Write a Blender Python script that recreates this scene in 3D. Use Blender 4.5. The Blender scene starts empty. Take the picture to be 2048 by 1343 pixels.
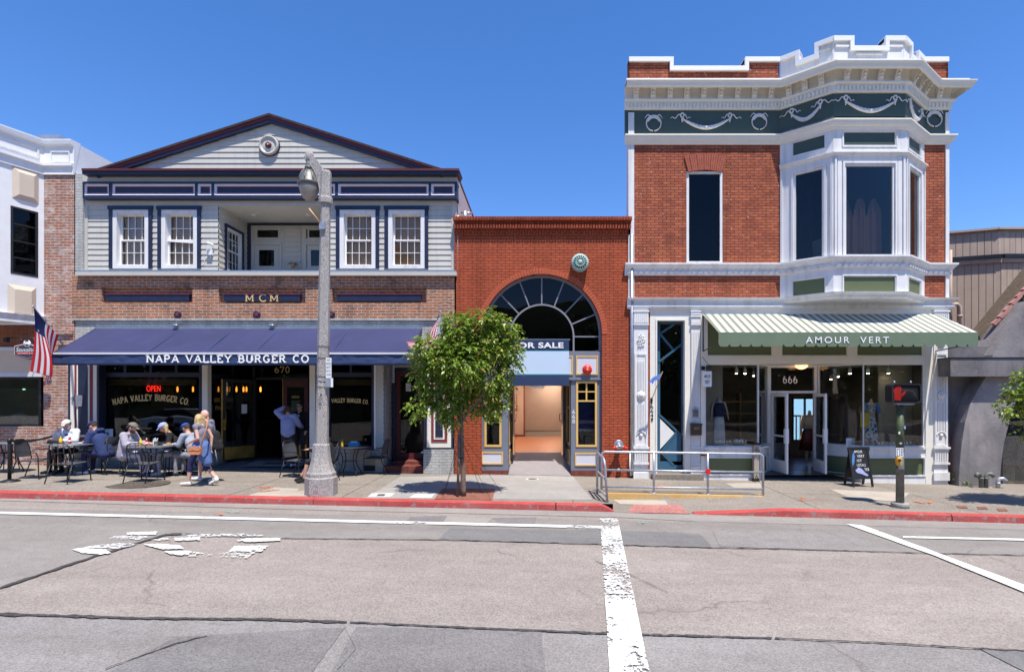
import bpy, math, random
from mathutils import Vector, Matrix, noise
R = math.radians
random.seed(7)
S = bpy.context.scene
COL = S.collection
# ---------------------------------------------------------------- camera, sky, sun, exposure
D, F, CX, CY, H = 14.5, 1073.0, 1083.0, 789.0, 2.15
cam_d = bpy.data.cameras.new('camera')
cam = bpy.data.objects.new('camera', cam_d); COL.objects.link(cam)
cam.location = (0, -D, H); cam.rotation_euler = (R(90), 0, 0)
cam_d.sensor_width = 36; cam_d.lens = F / 2048 * 36
cam_d.shift_x = (1024 - CX) / 2048; cam_d.shift_y = (CY - 671.5) / 2048
cam_d.clip_start = 0.05; cam_d.clip_end = 3000
S.camera = cam
SUNV = Vector((0.18, -0.36, 1.0)).normalized()
W = bpy.data.worlds.new('World'); S.world = W; W.use_nodes = True
wn = W.node_tree; bg = wn.nodes['Background']
sky = wn.nodes.new('ShaderNodeTexSky'); sky.sky_type = 'NISHITA'; sky.sun_disc = False
sky.sun_elevation = math.asin(SUNV.z); sky.sun_rotation = math.atan2(SUNV.x, SUNV.y)
sky.air_density = 1.0; sky.dust_density = 0.0; sky.ozone_density = 6.0; sky.altitude = 0
hs = wn.nodes.new('ShaderNodeHueSaturation'); hs.inputs['Saturation'].default_value = 1.2
wn.links.new(sky.outputs[0], hs.inputs['Color']); tn = wn.nodes.new('ShaderNodeMix'); tn.data_type = 'RGBA'; tn.blend_type = 'MULTIPLY'; tn.inputs[0].default_value = 1; tn.inputs[7].default_value = (1.08, .93, 1.03, 1)
wn.links.new(hs.outputs[0], tn.inputs[6]); wn.links.new(tn.outputs[2], bg.inputs[0]); bg.inputs[1].default_value = 0.145
sl = bpy.data.lights.new('sun', 'SUN'); sl.energy = 5.0; sl.angle = R(0.53); sl.color = (1.0, 0.94, 0.84)
sun = bpy.data.objects.new('sun', sl); COL.objects.link(sun)
sun.rotation_euler = SUNV.to_track_quat('Z', 'Y').to_euler(); sun.location = (3, -6, 20)
S.view_settings.view_transform = 'Standard'; S.view_settings.look = 'None'
S.view_settings.exposure = 0.0; S.view_settings.gamma = 1
S.cycles.max_bounces = 8; S.cycles.transparent_max_bounces = 16

def X(px, Y=0): return (px - CX) * (D + Y) / F
def Z(py, Y=0): return H - (py - CY) * (D + Y) / F
def G(x): return -.042 - .0206 * x
def gd(px, py, dz=0):                       # ground point under a pixel of the photograph (pavement plane, dz above)
    d = (H + .042 - dz) * F / ((py - CY) - .0206 * (px - CX))
    x = (px - CX) * d / F
    return Vector((x, d - D, G(x) + dz))

# ---------------------------------------------------------------- materials
MATS = {}
def newmat(name):
    m = bpy.data.materials.new(name); m.use_nodes = True
    nt = m.node_tree; p = nt.nodes['Principled BSDF']
    MATS[name] = m
    return m, nt, p
def nd(nt, t, **k):
    n = nt.nodes.new(t)
    for a, b in k.items():
        if a in n.bl_rna.properties: setattr(n, a, b)
        else: n.inputs[a].default_value = b
    return n
def lk(nt, a, b): nt.links.new(a, b)
def c4(c): return (c[0], c[1], c[2], 1)
def srgb(r, g, b):
    f = lambda v: (v / 255 / 12.92) if v <= 10 else ((v / 255 + .055) / 1.055) ** 2.4
    return (f(r), f(g), f(b))
def noisefac(nt, co, scale, lo, hi, detail=4, rough=.6, stretch=None):
    n = nd(nt, 'ShaderNodeTexNoise', Scale=scale, Detail=detail, Roughness=rough)
    if stretch:
        mp = nd(nt, 'ShaderNodeMapping'); mp.inputs['Scale'].default_value = stretch
        lk(nt, co, mp.inputs[0]); co = mp.outputs[0]
    lk(nt, co, n.inputs['Vector'])
    r = nd(nt, 'ShaderNodeMapRange'); r.inputs['From Min'].default_value = lo; r.inputs['From Max'].default_value = hi
    lk(nt, n.outputs['Fac'], r.inputs['Value'])
    return r.outputs[0]
def mix(nt, fac, a, b, mode='MIX'):
    m = nd(nt, 'ShaderNodeMix', data_type='RGBA', blend_type=mode)
    for s, v in ((m.inputs[0], fac), (m.inputs[6], a), (m.inputs[7], b)):
        if isinstance(v, bpy.types.NodeSocket): lk(nt, v, s)
        elif isinstance(v, (tuple, list)): s.default_value = c4(v)
        else: s.default_value = v
    return m.outputs[2]
def mat(name, col, rough=.6, metal=0, var=.12, vs=2.5, bump=0, bs=60, stretch=None, dirt=None, fine=0, spec=.5, streak=None):
    if name in MATS: return MATS[name]
    m, nt, p = newmat(name)
    co = nd(nt, 'ShaderNodeTexCoord').outputs['Object']
    out = c4(col)
    if var:
        f = noisefac(nt, co, vs, .3, .7, 6, .65, stretch)
        out = mix(nt, f, tuple(c * (1 - var) for c in col), tuple(min(1, c * (1 + var)) for c in col))
    if fine:
        f = noisefac(nt, co, 90, .35, .65, 2)
        out = mix(nt, f, mix(nt, 1, out, (1 - fine,) * 3, 'MULTIPLY'), out)
    if dirt:
        f = noisefac(nt, co, dirt[1], .52, .75, 8, .7)
        out = mix(nt, f, out, dirt[0])
    if streak:
        f = noisefac(nt, co, 1, .5, .8, 5, .6, (streak[1], streak[1], .35))
        out = mix(nt, f, out, streak[0])
    if isinstance(out, tuple): p.inputs['Base Color'].default_value = out
    else: lk(nt, out, p.inputs['Base Color'])
    p.inputs['Roughness'].default_value = rough; p.inputs['Metallic'].default_value = metal
    p.inputs['Specular IOR Level'].default_value = spec
    if bump:
        n = nd(nt, 'ShaderNodeTexNoise', Scale=bs, Detail=4); lk(nt, co, n.inputs['Vector'])
        b = nd(nt, 'ShaderNodeBump', Strength=bump, Distance=.02); lk(nt, n.outputs['Fac'], b.inputs['Height'])
        lk(nt, b.outputs[0], p.inputs['Normal'])
    return m
def emat(name, col, strength):
    m, nt, p = newmat(name)
    p.inputs['Base Color'].default_value = c4(col); p.inputs['Emission Color'].default_value = c4(col)
    p.inputs['Emission Strength'].default_value = strength
    return m
def brick(name, cA, cB, mort, bw=.21, rh=.072, ms=.008, patch=None, dist=.012, dark=None, bump=.7, soldier=False, rough=.85, pitted=0):
    m, nt, p = newmat(name)
    co = nd(nt, 'ShaderNodeTexCoord').outputs['Object']
    sp = nd(nt, 'ShaderNodeSeparateXYZ'); lk(nt, co, sp.inputs[0])
    ad = nd(nt, 'ShaderNodeMath', operation='ADD'); lk(nt, sp.outputs[0], ad.inputs[0]); lk(nt, sp.outputs[1], ad.inputs[1])
    cb = nd(nt, 'ShaderNodeCombineXYZ')
    if soldier: lk(nt, ad.outputs[0], cb.inputs[1]); lk(nt, sp.outputs[2], cb.inputs[0])
    else: lk(nt, ad.outputs[0], cb.inputs[0]); lk(nt, sp.outputs[2], cb.inputs[1])
    nz = nd(nt, 'ShaderNodeTexNoise', Scale=7, Detail=3); lk(nt, co, nz.inputs['Vector'])
    vs = nd(nt, 'ShaderNodeVectorMath', operation='SUBTRACT'); lk(nt, nz.outputs['Color'], vs.inputs[0]); vs.inputs[1].default_value = (.5,) * 3
    sc = nd(nt, 'ShaderNodeVectorMath', operation='SCALE'); lk(nt, vs.outputs[0], sc.inputs[0]); sc.inputs['Scale'].default_value = dist * 2
    va = nd(nt, 'ShaderNodeVectorMath', operation='ADD'); lk(nt, cb.outputs[0], va.inputs[0]); lk(nt, sc.outputs[0], va.inputs[1])
    b = nd(nt, 'ShaderNodeTexBrick', offset=.5, **{'Scale': 1.0, 'Mortar Size': ms, 'Mortar Smooth': .35, 'Bias': -.1, 'Brick Width': bw, 'Row Height': rh})
    b.inputs['Color1'].default_value = c4(cA); b.inputs['Color2'].default_value = c4(cB); b.inputs['Mortar'].default_value = c4(mort)
    lk(nt, va.outputs[0], b.inputs['Vector'])
    out = b.outputs['Color']
    f = noisefac(nt, co, 3.0, .3, .7, 8, .75)
    out = mix(nt, f, mix(nt, 1, out, (.74, .72, .72), 'MULTIPLY'), out)
    if dark:
        f = noisefac(nt, co, dark[1], .55, .75, 5, .7); out = mix(nt, f, out, dark[0])
    if patch:
        f = noisefac(nt, co, patch[1], patch[2], patch[2] + .12, 10, .8, (1, 1, 2.2)); out = mix(nt, f, out, patch[0])
    f = noisefac(nt, co, 1, .42, .75, 6, .7, (3.2, 3.2, .3)); out = mix(nt, f, out, mix(nt, 1, out, (.66, .64, .63), 'MULTIPLY'))
    if pitted:
        v = nd(nt, 'ShaderNodeTexVoronoi', Scale=pitted); lk(nt, co, v.inputs['Vector'])
        g = noisefac(nt, co, 2.0, .5, .62, 4)
        r = nd(nt, 'ShaderNodeMath', operation='LESS_THAN'); lk(nt, v.outputs['Distance'], r.inputs[0]); r.inputs[1].default_value = .13
        r2 = nd(nt, 'ShaderNodeMath', operation='MULTIPLY'); lk(nt, r.outputs[0], r2.inputs[0]); lk(nt, g, r2.inputs[1])
        out = mix(nt, r2.outputs[0], out, (.6, .55, .5))
    lk(nt, out, p.inputs['Base Color']); p.inputs['Roughness'].default_value = rough
    p.inputs['Specular IOR Level'].default_value = .3
    n2 = nd(nt, 'ShaderNodeTexNoise', Scale=45, Detail=4); lk(nt, co, n2.inputs['Vector'])
    mm = nd(nt, 'ShaderNodeMath', operation='MULTIPLY_ADD'); lk(nt, b.outputs['Fac'], mm.inputs[0]); mm.inputs[1].default_value = -1.4; lk(nt, n2.outputs['Fac'], mm.inputs[2])
    bp = nd(nt, 'ShaderNodeBump', Strength=bump, Distance=.012); lk(nt, mm.outputs[0], bp.inputs['Height'])
    lk(nt, bp.outputs[0], p.inputs['Normal'])
    return m
def glass(name, tint=(.75, .8, .8), refl=1.0):
    m = bpy.data.materials.new(name); m.use_nodes = True; MATS[name] = m
    nt = m.node_tree; nt.nodes.clear()
    o = nd(nt, 'ShaderNodeOutputMaterial'); t = nd(nt, 'ShaderNodeBsdfTransparent'); t.inputs[0].default_value = c4(tint)
    g = nd(nt, 'ShaderNodeBsdfGlossy', Roughness=0.0); fr = nd(nt, 'ShaderNodeFresnel', IOR=1.5)
    co = nd(nt, 'ShaderNodeTexCoord').outputs['Object']
    n = nd(nt, 'ShaderNodeTexNoise', Scale=1.2, Detail=1); lk(nt, co, n.inputs['Vector'])
    b = nd(nt, 'ShaderNodeBump', Strength=.05, Distance=.05); lk(nt, n.outputs['Fac'], b.inputs['Height']); lk(nt, b.outputs[0], g.inputs['Normal'])
    mu = nd(nt, 'ShaderNodeMath', operation='MULTIPLY', use_clamp=True); lk(nt, fr.outputs[0], mu.inputs[0]); mu.inputs[1].default_value = refl
    x = nd(nt, 'ShaderNodeMixShader'); lk(nt, mu.outputs[0], x.inputs[0]); lk(nt, t.outputs[0], x.inputs[1]); lk(nt, g.outputs[0], x.inputs[2])
    lk(nt, x.outputs[0], o.inputs[0]); return m

# ---------------------------------------------------------------- mesh builder
class M:
    def __init__(s, m=None, xf=None):
        s.v = []; s.f = []; s.mi = []; s.ms = []; s.sm = []; s.xf = xf; s.cur = 0; s.smooth = False
        if m: s.use(m)
    def use(s, m):
        if isinstance(m, str): m = MATS[m]
        if m not in s.ms: s.ms.append(m)
        s.cur = s.ms.index(m); return s
    def add(s, vs, fs, smooth=None):
        o = len(s.v)
        if s.xf: s.v += [s.xf @ Vector(p) for p in vs]
        else: s.v += [Vector(p) for p in vs]
        for f in fs:
            s.f.append([i + o for i in f]); s.mi.append(s.cur); s.sm.append(s.smooth if smooth is None else smooth)
        return s
    def box(s, x0, y0, z0, x1, y1, z1):
        if x0 > x1: x0, x1 = x1, x0
        if y0 > y1: y0, y1 = y1, y0
        if z0 > z1: z0, z1 = z1, z0
        return s.add([(x0, y0, z0), (x1, y0, z0), (x1, y1, z0), (x0, y1, z0), (x0, y0, z1), (x1, y0, z1), (x1, y1, z1), (x0, y1, z1)],
                     [(0, 3, 2, 1), (4, 5, 6, 7), (0, 1, 5, 4), (1, 2, 6, 5), (2, 3, 7, 6), (3, 0, 4, 7)])
    def obox(s, c, sx, sy, sz, rot):          # oriented box, rot = euler tuple
        mt = Matrix.Translation(c) @ Matrix.Rotation(rot[2], 4, 'Z') @ Matrix.Rotation(rot[1], 4, 'Y') @ Matrix.Rotation(rot[0], 4, 'X')
        vs = [mt @ Vector((a * sx / 2, b * sy / 2, c_ * sz / 2)) for c_ in (-1, 1) for (a, b) in ((-1, -1), (1, -1), (1, 1), (-1, 1))]
        return s.add(vs, [(0, 3, 2, 1), (4, 5, 6, 7), (0, 1, 5, 4), (1, 2, 6, 5), (2, 3, 7, 6), (3, 0, 4, 7)])
    def poly(s, pts): return s.add(pts, [tuple(range(len(pts)))])
    def prism(s, pts, y0, y1):                # polygon in x,z extruded in y (counter-clockwise seen from -y)
        n = len(pts)
        a = sum(pts[i][0] * pts[(i + 1) % n][1] - pts[(i + 1) % n][0] * pts[i][1] for i in range(n))
        if a < 0: pts = pts[::-1]
        vs = [(p[0], y0, p[1]) for p in pts] + [(p[0], y1, p[1]) for p in pts]
        return s.add(vs, [tuple(range(n)), tuple(range(2 * n - 1, n - 1, -1))] + [(i, i + n, (i + 1) % n + n, (i + 1) % n) for i in range(n)])
    def prismz(s, pts, z0, z1):
        n = len(pts)
        a = sum(pts[i][0] * pts[(i + 1) % n][1] - pts[(i + 1) % n][0] * pts[i][1] for i in range(n))
        if a < 0: pts = pts[::-1]
        vs = [(p[0], p[1], z0) for p in pts] + [(p[0], p[1], z1) for p in pts]
        return s.add(vs, [tuple(range(n - 1, -1, -1)), tuple(range(n, 2 * n))] + [(i, (i + 1) % n, (i + 1) % n + n, i + n) for i in range(n)])
    def frame(s, x0, x1, z0, z1, y0, y1, w, wb=None, wt=None):
        wb = w if wb is None else wb; wt = w if wt is None else wt
        s.box(x0, y0, z0, x0 + w, y1, z1); s.box(x1 - w, y0, z0, x1, y1, z1)
        s.box(x0 + w, y0, z0, x1 - w, y1, z0 + wb); s.box(x0 + w, y0, z1 - wt, x1 - w, y1, z1); return s
    def tube(s, pts, r, n=8, closed=False, cap=True):
        pts = [Vector(p) for p in pts]; k = len(pts)
        rs = r if isinstance(r, (list, tuple)) else [r] * k
        vs = []; up = None
        for i, p in enumerate(pts):
            a = pts[i - 1] if (i > 0 or closed) else p
            b = pts[(i + 1) % k] if (i < k - 1 or closed) else p
            t = (b - a).normalized()
            if up is None: up = Vector((0, 0, 1)) if abs(t.z) < .9 else Vector((1, 0, 0))
            u = t.cross(up)
            if u.length < 1e-5: u = t.orthogonal()
            u.normalize(); w = u.cross(t).normalized(); up = w
            for j in range(n):
                q = 2 * math.pi * j / n
                vs.append(p + (u * math.cos(q) + w * math.sin(q)) * rs[i])
        fs = []
        for i in range(k if closed else k - 1):
            for j in range(n):
                a = i * n + j; b = i * n + (j + 1) % n; i2 = (i + 1) % k
                fs.append((a, b, i2 * n + (j + 1) % n, i2 * n + j))
        if cap and not closed: fs += [tuple(range(n - 1, -1, -1)), tuple((k - 1) * n + j for j in range(n))]
        return s.add(vs, fs, True)
    def lathe(s, prof, c, n=24, axis='z', smooth=True, a0=0):     # prof: (r, h) up the axis
        vs = []; fs = []
        for (r, h) in prof:
            for j in range(n):
                q = 2 * math.pi * j / n + a0
                if axis == 'z': vs.append((c[0] + r * math.cos(q), c[1] + r * math.sin(q), c[2] + h))
                elif axis == 'y': vs.append((c[0] + r * math.cos(q), c[1] - h, c[2] + r * math.sin(q)))
                else: vs.append((c[0] + h, c[1] + r * math.cos(q), c[2] + r * math.sin(q)))
        for i in range(len(prof) - 1):
            for j in range(n):
                fs.append((i * n + j, i * n + (j + 1) % n, (i + 1) * n + (j + 1) % n, (i + 1) * n + j))
        fs += [tuple(range(n - 1, -1, -1)), tuple((len(prof) - 1) * n + j for j in range(n))]
        return s.add(vs, fs, smooth)
    def ell(s, c, r, n=14, m=9, mt=None):
        vs = []; fs = []
        for i in range(m + 1):
            a = math.pi * i / m
            for j in range(n):
                b = 2 * math.pi * j / n
                p = Vector((r[0] * math.sin(a) * math.cos(b), r[1] * math.sin(a) * math.sin(b), r[2] * math.cos(a)))
                vs.append((mt @ p if mt else p) + Vector(c))
        for i in range(m):
            for j in range(n): fs.append((i * n + j, (i + 1) * n + j, (i + 1) * n + (j + 1) % n, i * n + (j + 1) % n))
        return s.add(vs, fs, True)
    def cap(s, a, b, ra, rb, n=12, flat=1.0, fdir=None):  # tapered capsule
        a = Vector(a); b = Vector(b); t = b - a; L = t.length
        if L < 1e-6: return s.ell(a, (ra, ra, ra), n)
        t.normalize(); u = (Vector(fdir) - t * t.dot(Vector(fdir))) if fdir else t.orthogonal()
        u.normalize(); w = t.cross(u)
        vs = []; fs = []; rings = []
        for i in range(0, 5): q = math.pi / 2 * (1 - i / 4); rings.append((a - t * ra * math.sin(q), max(1e-4, ra * math.cos(q))))
        for i in range(0, 5): q = math.pi / 2 * i / 4; rings.append((b + t * rb * math.sin(q), max(1e-4, rb * math.cos(q))))
        for (c, r) in rings:
            for j in range(n):
                q = 2 * math.pi * j / n; vs.append(c + u * math.cos(q) * r * flat + w * math.sin(q) * r)
        for i in range(len(rings) - 1):
            for j in range(n): fs.append((i * n + j, i * n + (j + 1) % n, (i + 1) * n + (j + 1) % n, (i + 1) * n + j))
        fs += [tuple(range(n - 1, -1, -1)), tuple((len(rings) - 1) * n + j for j in range(n))]
        return s.add(vs, fs, True)
    def wall(s, x0, x1, z0, z1, y, holes=(), depth=.15, reveal=True):
        xs = sorted({x0, x1, *[min(max(h[0], x0), x1) for h in holes], *[min(max(h[1], x0), x1) for h in holes]})
        zs = sorted({z0, z1, *[min(max(h[2], z0), z1) for h in holes], *[min(max(h[3], z0), z1) for h in holes]})
        for i in range(len(xs) - 1):
            for j in range(len(zs) - 1):
                cx = (xs[i] + xs[i + 1]) / 2; cz = (zs[j] + zs[j + 1]) / 2
                if any(h[0] < cx < h[1] and h[2] < cz < h[3] for h in holes): continue
                s.poly([(xs[i], y, zs[j]), (xs[i + 1], y, zs[j]), (xs[i + 1], y, zs[j + 1]), (xs[i], y, zs[j + 1])])
        if reveal:
            for (a, b, c, d) in holes:
                s.poly([(a, y, c), (a, y, d), (a, y + depth, d), (a, y + depth, c)])
                s.poly([(b, y, c), (b, y + depth, c), (b, y + depth, d), (b, y, d)])
                if c > z0 + 1e-4: s.poly([(a, y, c), (a, y + depth, c), (b, y + depth, c), (b, y, c)])
                s.poly([(a, y, d), (b, y, d), (b, y + depth, d), (a, y + depth, d)])
        return s
    def siding(s, x0, x1, z0, z1, y, row=.165, lap=.018, zo=0, holes=()):
        xs = sorted({x0, x1, *[h[0] for h in holes if x0 < h[0] < x1], *[h[1] for h in holes if x0 < h[1] < x1]})
        zs = sorted({z0, z1, *[h[2] for h in holes if z0 < h[2] < z1], *[h[3] for h in holes if z0 < h[3] < z1]})
        for i in range(len(xs) - 1):
            for j in range(len(zs) - 1):
                cx = (xs[i] + xs[i + 1]) / 2; cz = (zs[j] + zs[j + 1]) / 2
                if any(h[0] < cx < h[1] and h[2] < cz < h[3] for h in holes): continue
                k = math.floor((zs[j] - zo) / row)
                while zo + k * row < zs[j + 1]:
                    a = zo + k * row; b = a + row; ca = max(a, zs[j]); cb = min(b, zs[j + 1])
                    if cb - ca > .002:
                        ya = y - lap * (b - ca) / row; yb = y - lap * (b - cb) / row
                        s.poly([(xs[i], ya, ca), (xs[i + 1], ya, ca), (xs[i + 1], yb, cb), (xs[i], yb, cb)])
                        if ca == a: s.poly([(xs[i], y, a), (xs[i + 1], y, a), (xs[i + 1], y - lap, a), (xs[i], y - lap, a)])
                    k += 1
        return s
    def sweep(s, path, prof, n_out=None):      # path [(x,y)], prof [(out,z)]
        k = len(path); dirs = [(Vector(path[i + 1]) - Vector(path[i])).normalized() for i in range(k - 1)]
        nor = [Vector((d.y, -d.x)) for d in dirs]; vs = []
        for i in range(k):
            if i == 0: m = nor[0]
            elif i == k - 1: m = nor[-1]
            else:
                m = nor[i - 1] + nor[i]; m = m / max(.2, m.dot(nor[i - 1]))
            for (o, z) in prof: vs.append((path[i][0] + m.x * o, path[i][1] + m.y * o, z))
        q = len(prof); fs = []
        for i in range(k - 1):
            for j in range(q - 1): fs.append((i * q + j, (i + 1) * q + j, (i + 1) * q + j + 1, i * q + j + 1))
        s.add(vs, fs)
        for i in (0, k - 1): s.add([vs[i * q + j] for j in range(q)], [tuple(range(q))])
        return s
    def done(s, name, parent=None, label=None, cat=None, group=None, kind=None, sub=None):
        me = bpy.data.meshes.new(name)
        off = Vector(parent['_o']) if parent is not None and '_o' in parent else Vector((0, 0, 0))
        me.from_pydata([p - off for p in s.v], [], s.f)
        for m in s.ms: me.materials.append(m)
        me.polygons.foreach_set('material_index', s.mi); me.polygons.foreach_set('use_smooth', s.sm)
        me.update()
        o = bpy.data.objects.new(name, me); COL.objects.link(o)
        if parent is not None: o.parent = parent; o['_o'] = tuple(off)
        tag(o, label, cat, group, kind)
        return o
def tag(o, label=None, cat=None, group=None, kind=None):
    for k, v in (('label', label), ('category', cat), ('group', group), ('kind', kind)):
        if v: o[k] = v
    return o
def T(name, label, cat, loc=(0, 0, 0), group=None, local=False):
    o = bpy.data.objects.new(name, None); COL.objects.link(o); o.location = loc
    o['_o'] = (0, 0, 0) if local else tuple(loc)
    o.empty_display_size = .2
    return tag(o, label, cat, group)
def dup(root, loc, rz=0, label=None, cat=None):
    def cp(o, par):
        c = o.copy(); COL.objects.link(c)
        if par: c.parent = par
        for ch in [q for q in ALLCH(o)]: cp(ch, c)
        return c
    r = cp(root, None); r.location = loc; r.rotation_euler = (0, 0, rz)
    if label: r['label'] = label
    return r
def ALLCH(o): return list(o.children)
def facexf(A, B):                              # local frame: u along A->B, y inward
    A = Vector((A[0], A[1], 0)); B = Vector((B[0], B[1], 0)); u = (B - A).normalized(); n = Vector((-u.y, u.x, 0))
    return Matrix(((u.x, n.x, 0, A.x), (u.y, n.y, 0, A.y), (0, 0, 1, 0), (0, 0, 0, 1))), (B - A).length
# lettering ---------------------------------------------------------------
def arc(cx, cy, rx, ry, a0, a1, n=10): return [(cx + rx * math.cos(R(a0 + (a1 - a0) * i / n)), cy + ry * math.sin(R(a0 + (a1 - a0) * i / n))) for i in range(n + 1)]
GL = {
 'N': (.8, [[(.1, 0), (.1, 1)], [(.1, 1), (.7, 0)], [(.7, 0), (.7, 1)]], [(.1, 0), (.04, 1), (.7, 1)]),
 'A': (.8, [[(.08, 0), (.4, 1)], [(.4, 1), (.74, 0)], [(.2, .34), (.62, .34)]], [(.08, 0), (.74, 0)]),
 'P': (.66, [[(.12, 0), (.12, 1)], [(.12, .97)] + arc(.36, .73, .22, .24, 90, -90) + [(.12, .49)]], [(.12, 0), (.06, 1)]),
 'V': (.78, [[(.06, 1), (.4, 0)], [(.4, 0), (.72, 1)]], [(.06, 1), (.72, 1)]),
 'L': (.62, [[(.12, 0), (.12, 1)], [(.12, .03), (.56, .03), (.56, .2)]], [(.12, 1), (.06, 0)]),
 'E': (.64, [[(.12, 0), (.12, 1)], [(.12, .97), (.56, .97), (.56, .8)], [(.12, .52), (.42, .52)], [(.12, .03), (.58, .03), (.58, .2)]], [(.06, 0), (.06, 1)]),
 'Y': (.76, [[(.06, 1), (.38, .46)], [(.7, 1), (.38, .46)], [(.38, .46), (.38, 0)]], [(.06, 1), (.7, 1), (.38, 0)]),
 'B': (.7, [[(.12, 0), (.12, 1)], [(.12, .97)] + arc(.36, .75, .2, .22, 90, -90) + [(.12, .53)], [(.12, .53)] + arc(.38, .28, .24, .25, 90, -90) + [(.12, .03)]], [(.06, 0), (.06, 1)]),
 'U': (.78, [[(.12, 1), (.12, .3)] + arc(.39, .3, .27, .27, 180, 360) + [(.66, .3), (.66, 1)]], [(.12, 1), (.66, 1)]),
 'R': (.76, [[(.12, 0), (.12, 1)], [(.12, .97)] + arc(.36, .74, .21, .23, 90, -90) + [(.12, .51)], [(.36, .51), (.64, 0)]], [(.12, 0), (.06, 1), (.66, 0)]),
 'G': (.8, [arc(.4, .5, .32, .47, 45, 320, 16) + [(.66, .42)], [(.46, .44), (.72, .44)]], []),
 'C': (.76, [arc(.4, .5, .32, .47, 45, 315, 16)], []),
 'O': (.84, [arc(.42, .5, .34, .47, 0, 360, 22)], []),
 'M': (.95, [[(.12, 0), (.12, 1)], [(.12, 1), (.47, .2)], [(.47, .2), (.82, 1)], [(.82, 1), (.82, 0)]], [(.12, 0), (.82, 0), (.06, 1), (.88, 1)]),
 'T': (.66, [[(.33, 0), (.33, 1)], [(.05, .82), (.05, .97), (.61, .97), (.61, .82)]], [(.33, 0)]),
 'F': (.6, [[(.12, 0), (.12, 1)], [(.12, .97), (.54, .97), (.54, .82)], [(.12, .52), (.42, .52)]], [(.12, 0), (.06, 1)]),
 'D': (.78, [[(.12, 0), (.12, 1)], [(.12, .97)] + arc(.34, .5, .34, .47, 90, -90, 14) + [(.12, .03)]], []),
 'I': (.3, [[(.15, 0), (.15, 1)]], [(.15, 0), (.15, 1)]),
 'W': (1.0, [[(.06, 1), (.3, 0)], [(.3, 0), (.5, .9)], [(.5, .9), (.7, 0)], [(.7, 0), (.94, 1)]], [(.06, 1), (.94, 1)]),
 'X': (.7, [[(.08, 0), (.62, 1)], [(.08, 1), (.62, 0)]], []),
 'S': (.62, [arc(.31, .74, .21, .23, 30, 270, 10) + arc(.31, .27, .23, .24, 90, -150, 10)[1:]], []),
 '6': (.62, [arc(.31, .3, .23, .27, 0, 360, 16), arc(.5, .35, .42, .62, 115, 180, 8)], []),
 '7': (.58, [[(.06, .8), (.06, .97), (.54, .97), (.22, 0)]], []),
 '0': (.62, [arc(.31, .5, .23, .47, 0, 360, 18)], []),
 '.': (.25, [[(.1, .0), (.1, .09)]], []), ' ': (.42, [], []),
}
def ribbon(ms, pts, t, fn, y):
    n = len(pts); L = []; Rr = []
    for i in range(n):
        a = Vector(pts[max(0, i - 1)]); b = Vector(pts[min(n - 1, i + 1)]); c = Vector(pts[i])
        if i == 0 or i == n - 1:
            d = (b - a).normalized(); m = Vector((-d.y, d.x))
        else:
            d1 = (c - a).normalized(); d2 = (b - c).normalized(); m = Vector((-d1.y, d1.x)) + Vector((-d2.y, d2.x))
            m = m / max(.5, m.dot(Vector((-d1.y, d1.x))))
        L.append(c + m * t / 2); Rr.append(c - m * t / 2)
    vs = [fn(p.x, p.y, y) for p in L + Rr]
    ms.add(vs, [(i, i + n, i + 1 + n, i + 1) for i in range(n - 1)])
def stroke_text(ms, txt, h, fn, t=.13, gap=.1, serif=True, width=None, taper=True):
    tot = sum(GL[c][0] + gap for c in txt) - gap
    sx = h if width is None else width / tot
    x = 0; k = 0
    for c in txt:
        w, st, sf = GL[c]
        for s_ in st:
            k += 1; tt = t
            if taper and len(s_) == 2 and s_[0][0] != s_[1][0] and s_[0][1] < s_[1][1]: tt = t * .72
            ribbon(ms, [((x + p[0]) * sx, p[1] * h) for p in s_], tt * h, fn, -.0006 * (k % 7))
        if serif:
            for (px_, py_) in sf:
                k += 1; yy = .05 if py_ < .5 else .95
                ribbon(ms, [((x + px_ - .13) * sx, yy * h), ((x + px_ + .13) * sx, yy * h)], .1 * h, fn, -.0006 * (k % 7) - .0003)
        x += w + gap
    return tot * sx
def sans(ms, txt, x0, x1, z0, z1, y, depth=.004, bold=0, space=1.0, fn=None):   # built-in font, fitted to a rectangle
    cu = bpy.data.curves.new('t', 'FONT'); cu.body = txt; cu.size = 1; cu.extrude = 0; cu.offset = bold; cu.space_character = space
    o = bpy.data.objects.new('t', cu); COL.objects.link(o)
    dg = bpy.context.evaluated_depsgraph_get(); dg.update()
    me = bpy.data.meshes.new_from_object(o.evaluated_get(dg))
    xs = [v.co.x for v in me.vertices]; ys = [v.co.y for v in me.vertices]
    if xs:
        a, b, c, d = min(xs), max(xs), min(ys), max(ys)
        vs = []
        for v in me.vertices:
            u = x0 + (v.co.x - a) / (b - a) * (x1 - x0); w = z0 + (v.co.y - c) / (d - c) * (z1 - z0)
            vs.append(fn(u, w, y) if fn else (u, y, w))
        ms.add(vs, [tuple(p.vertices) for p in me.polygons])
    bpy.data.objects.remove(o); bpy.data.meshes.remove(me); bpy.data.curves.remove(cu)
S.view_settings.exposure = 0.52
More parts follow.
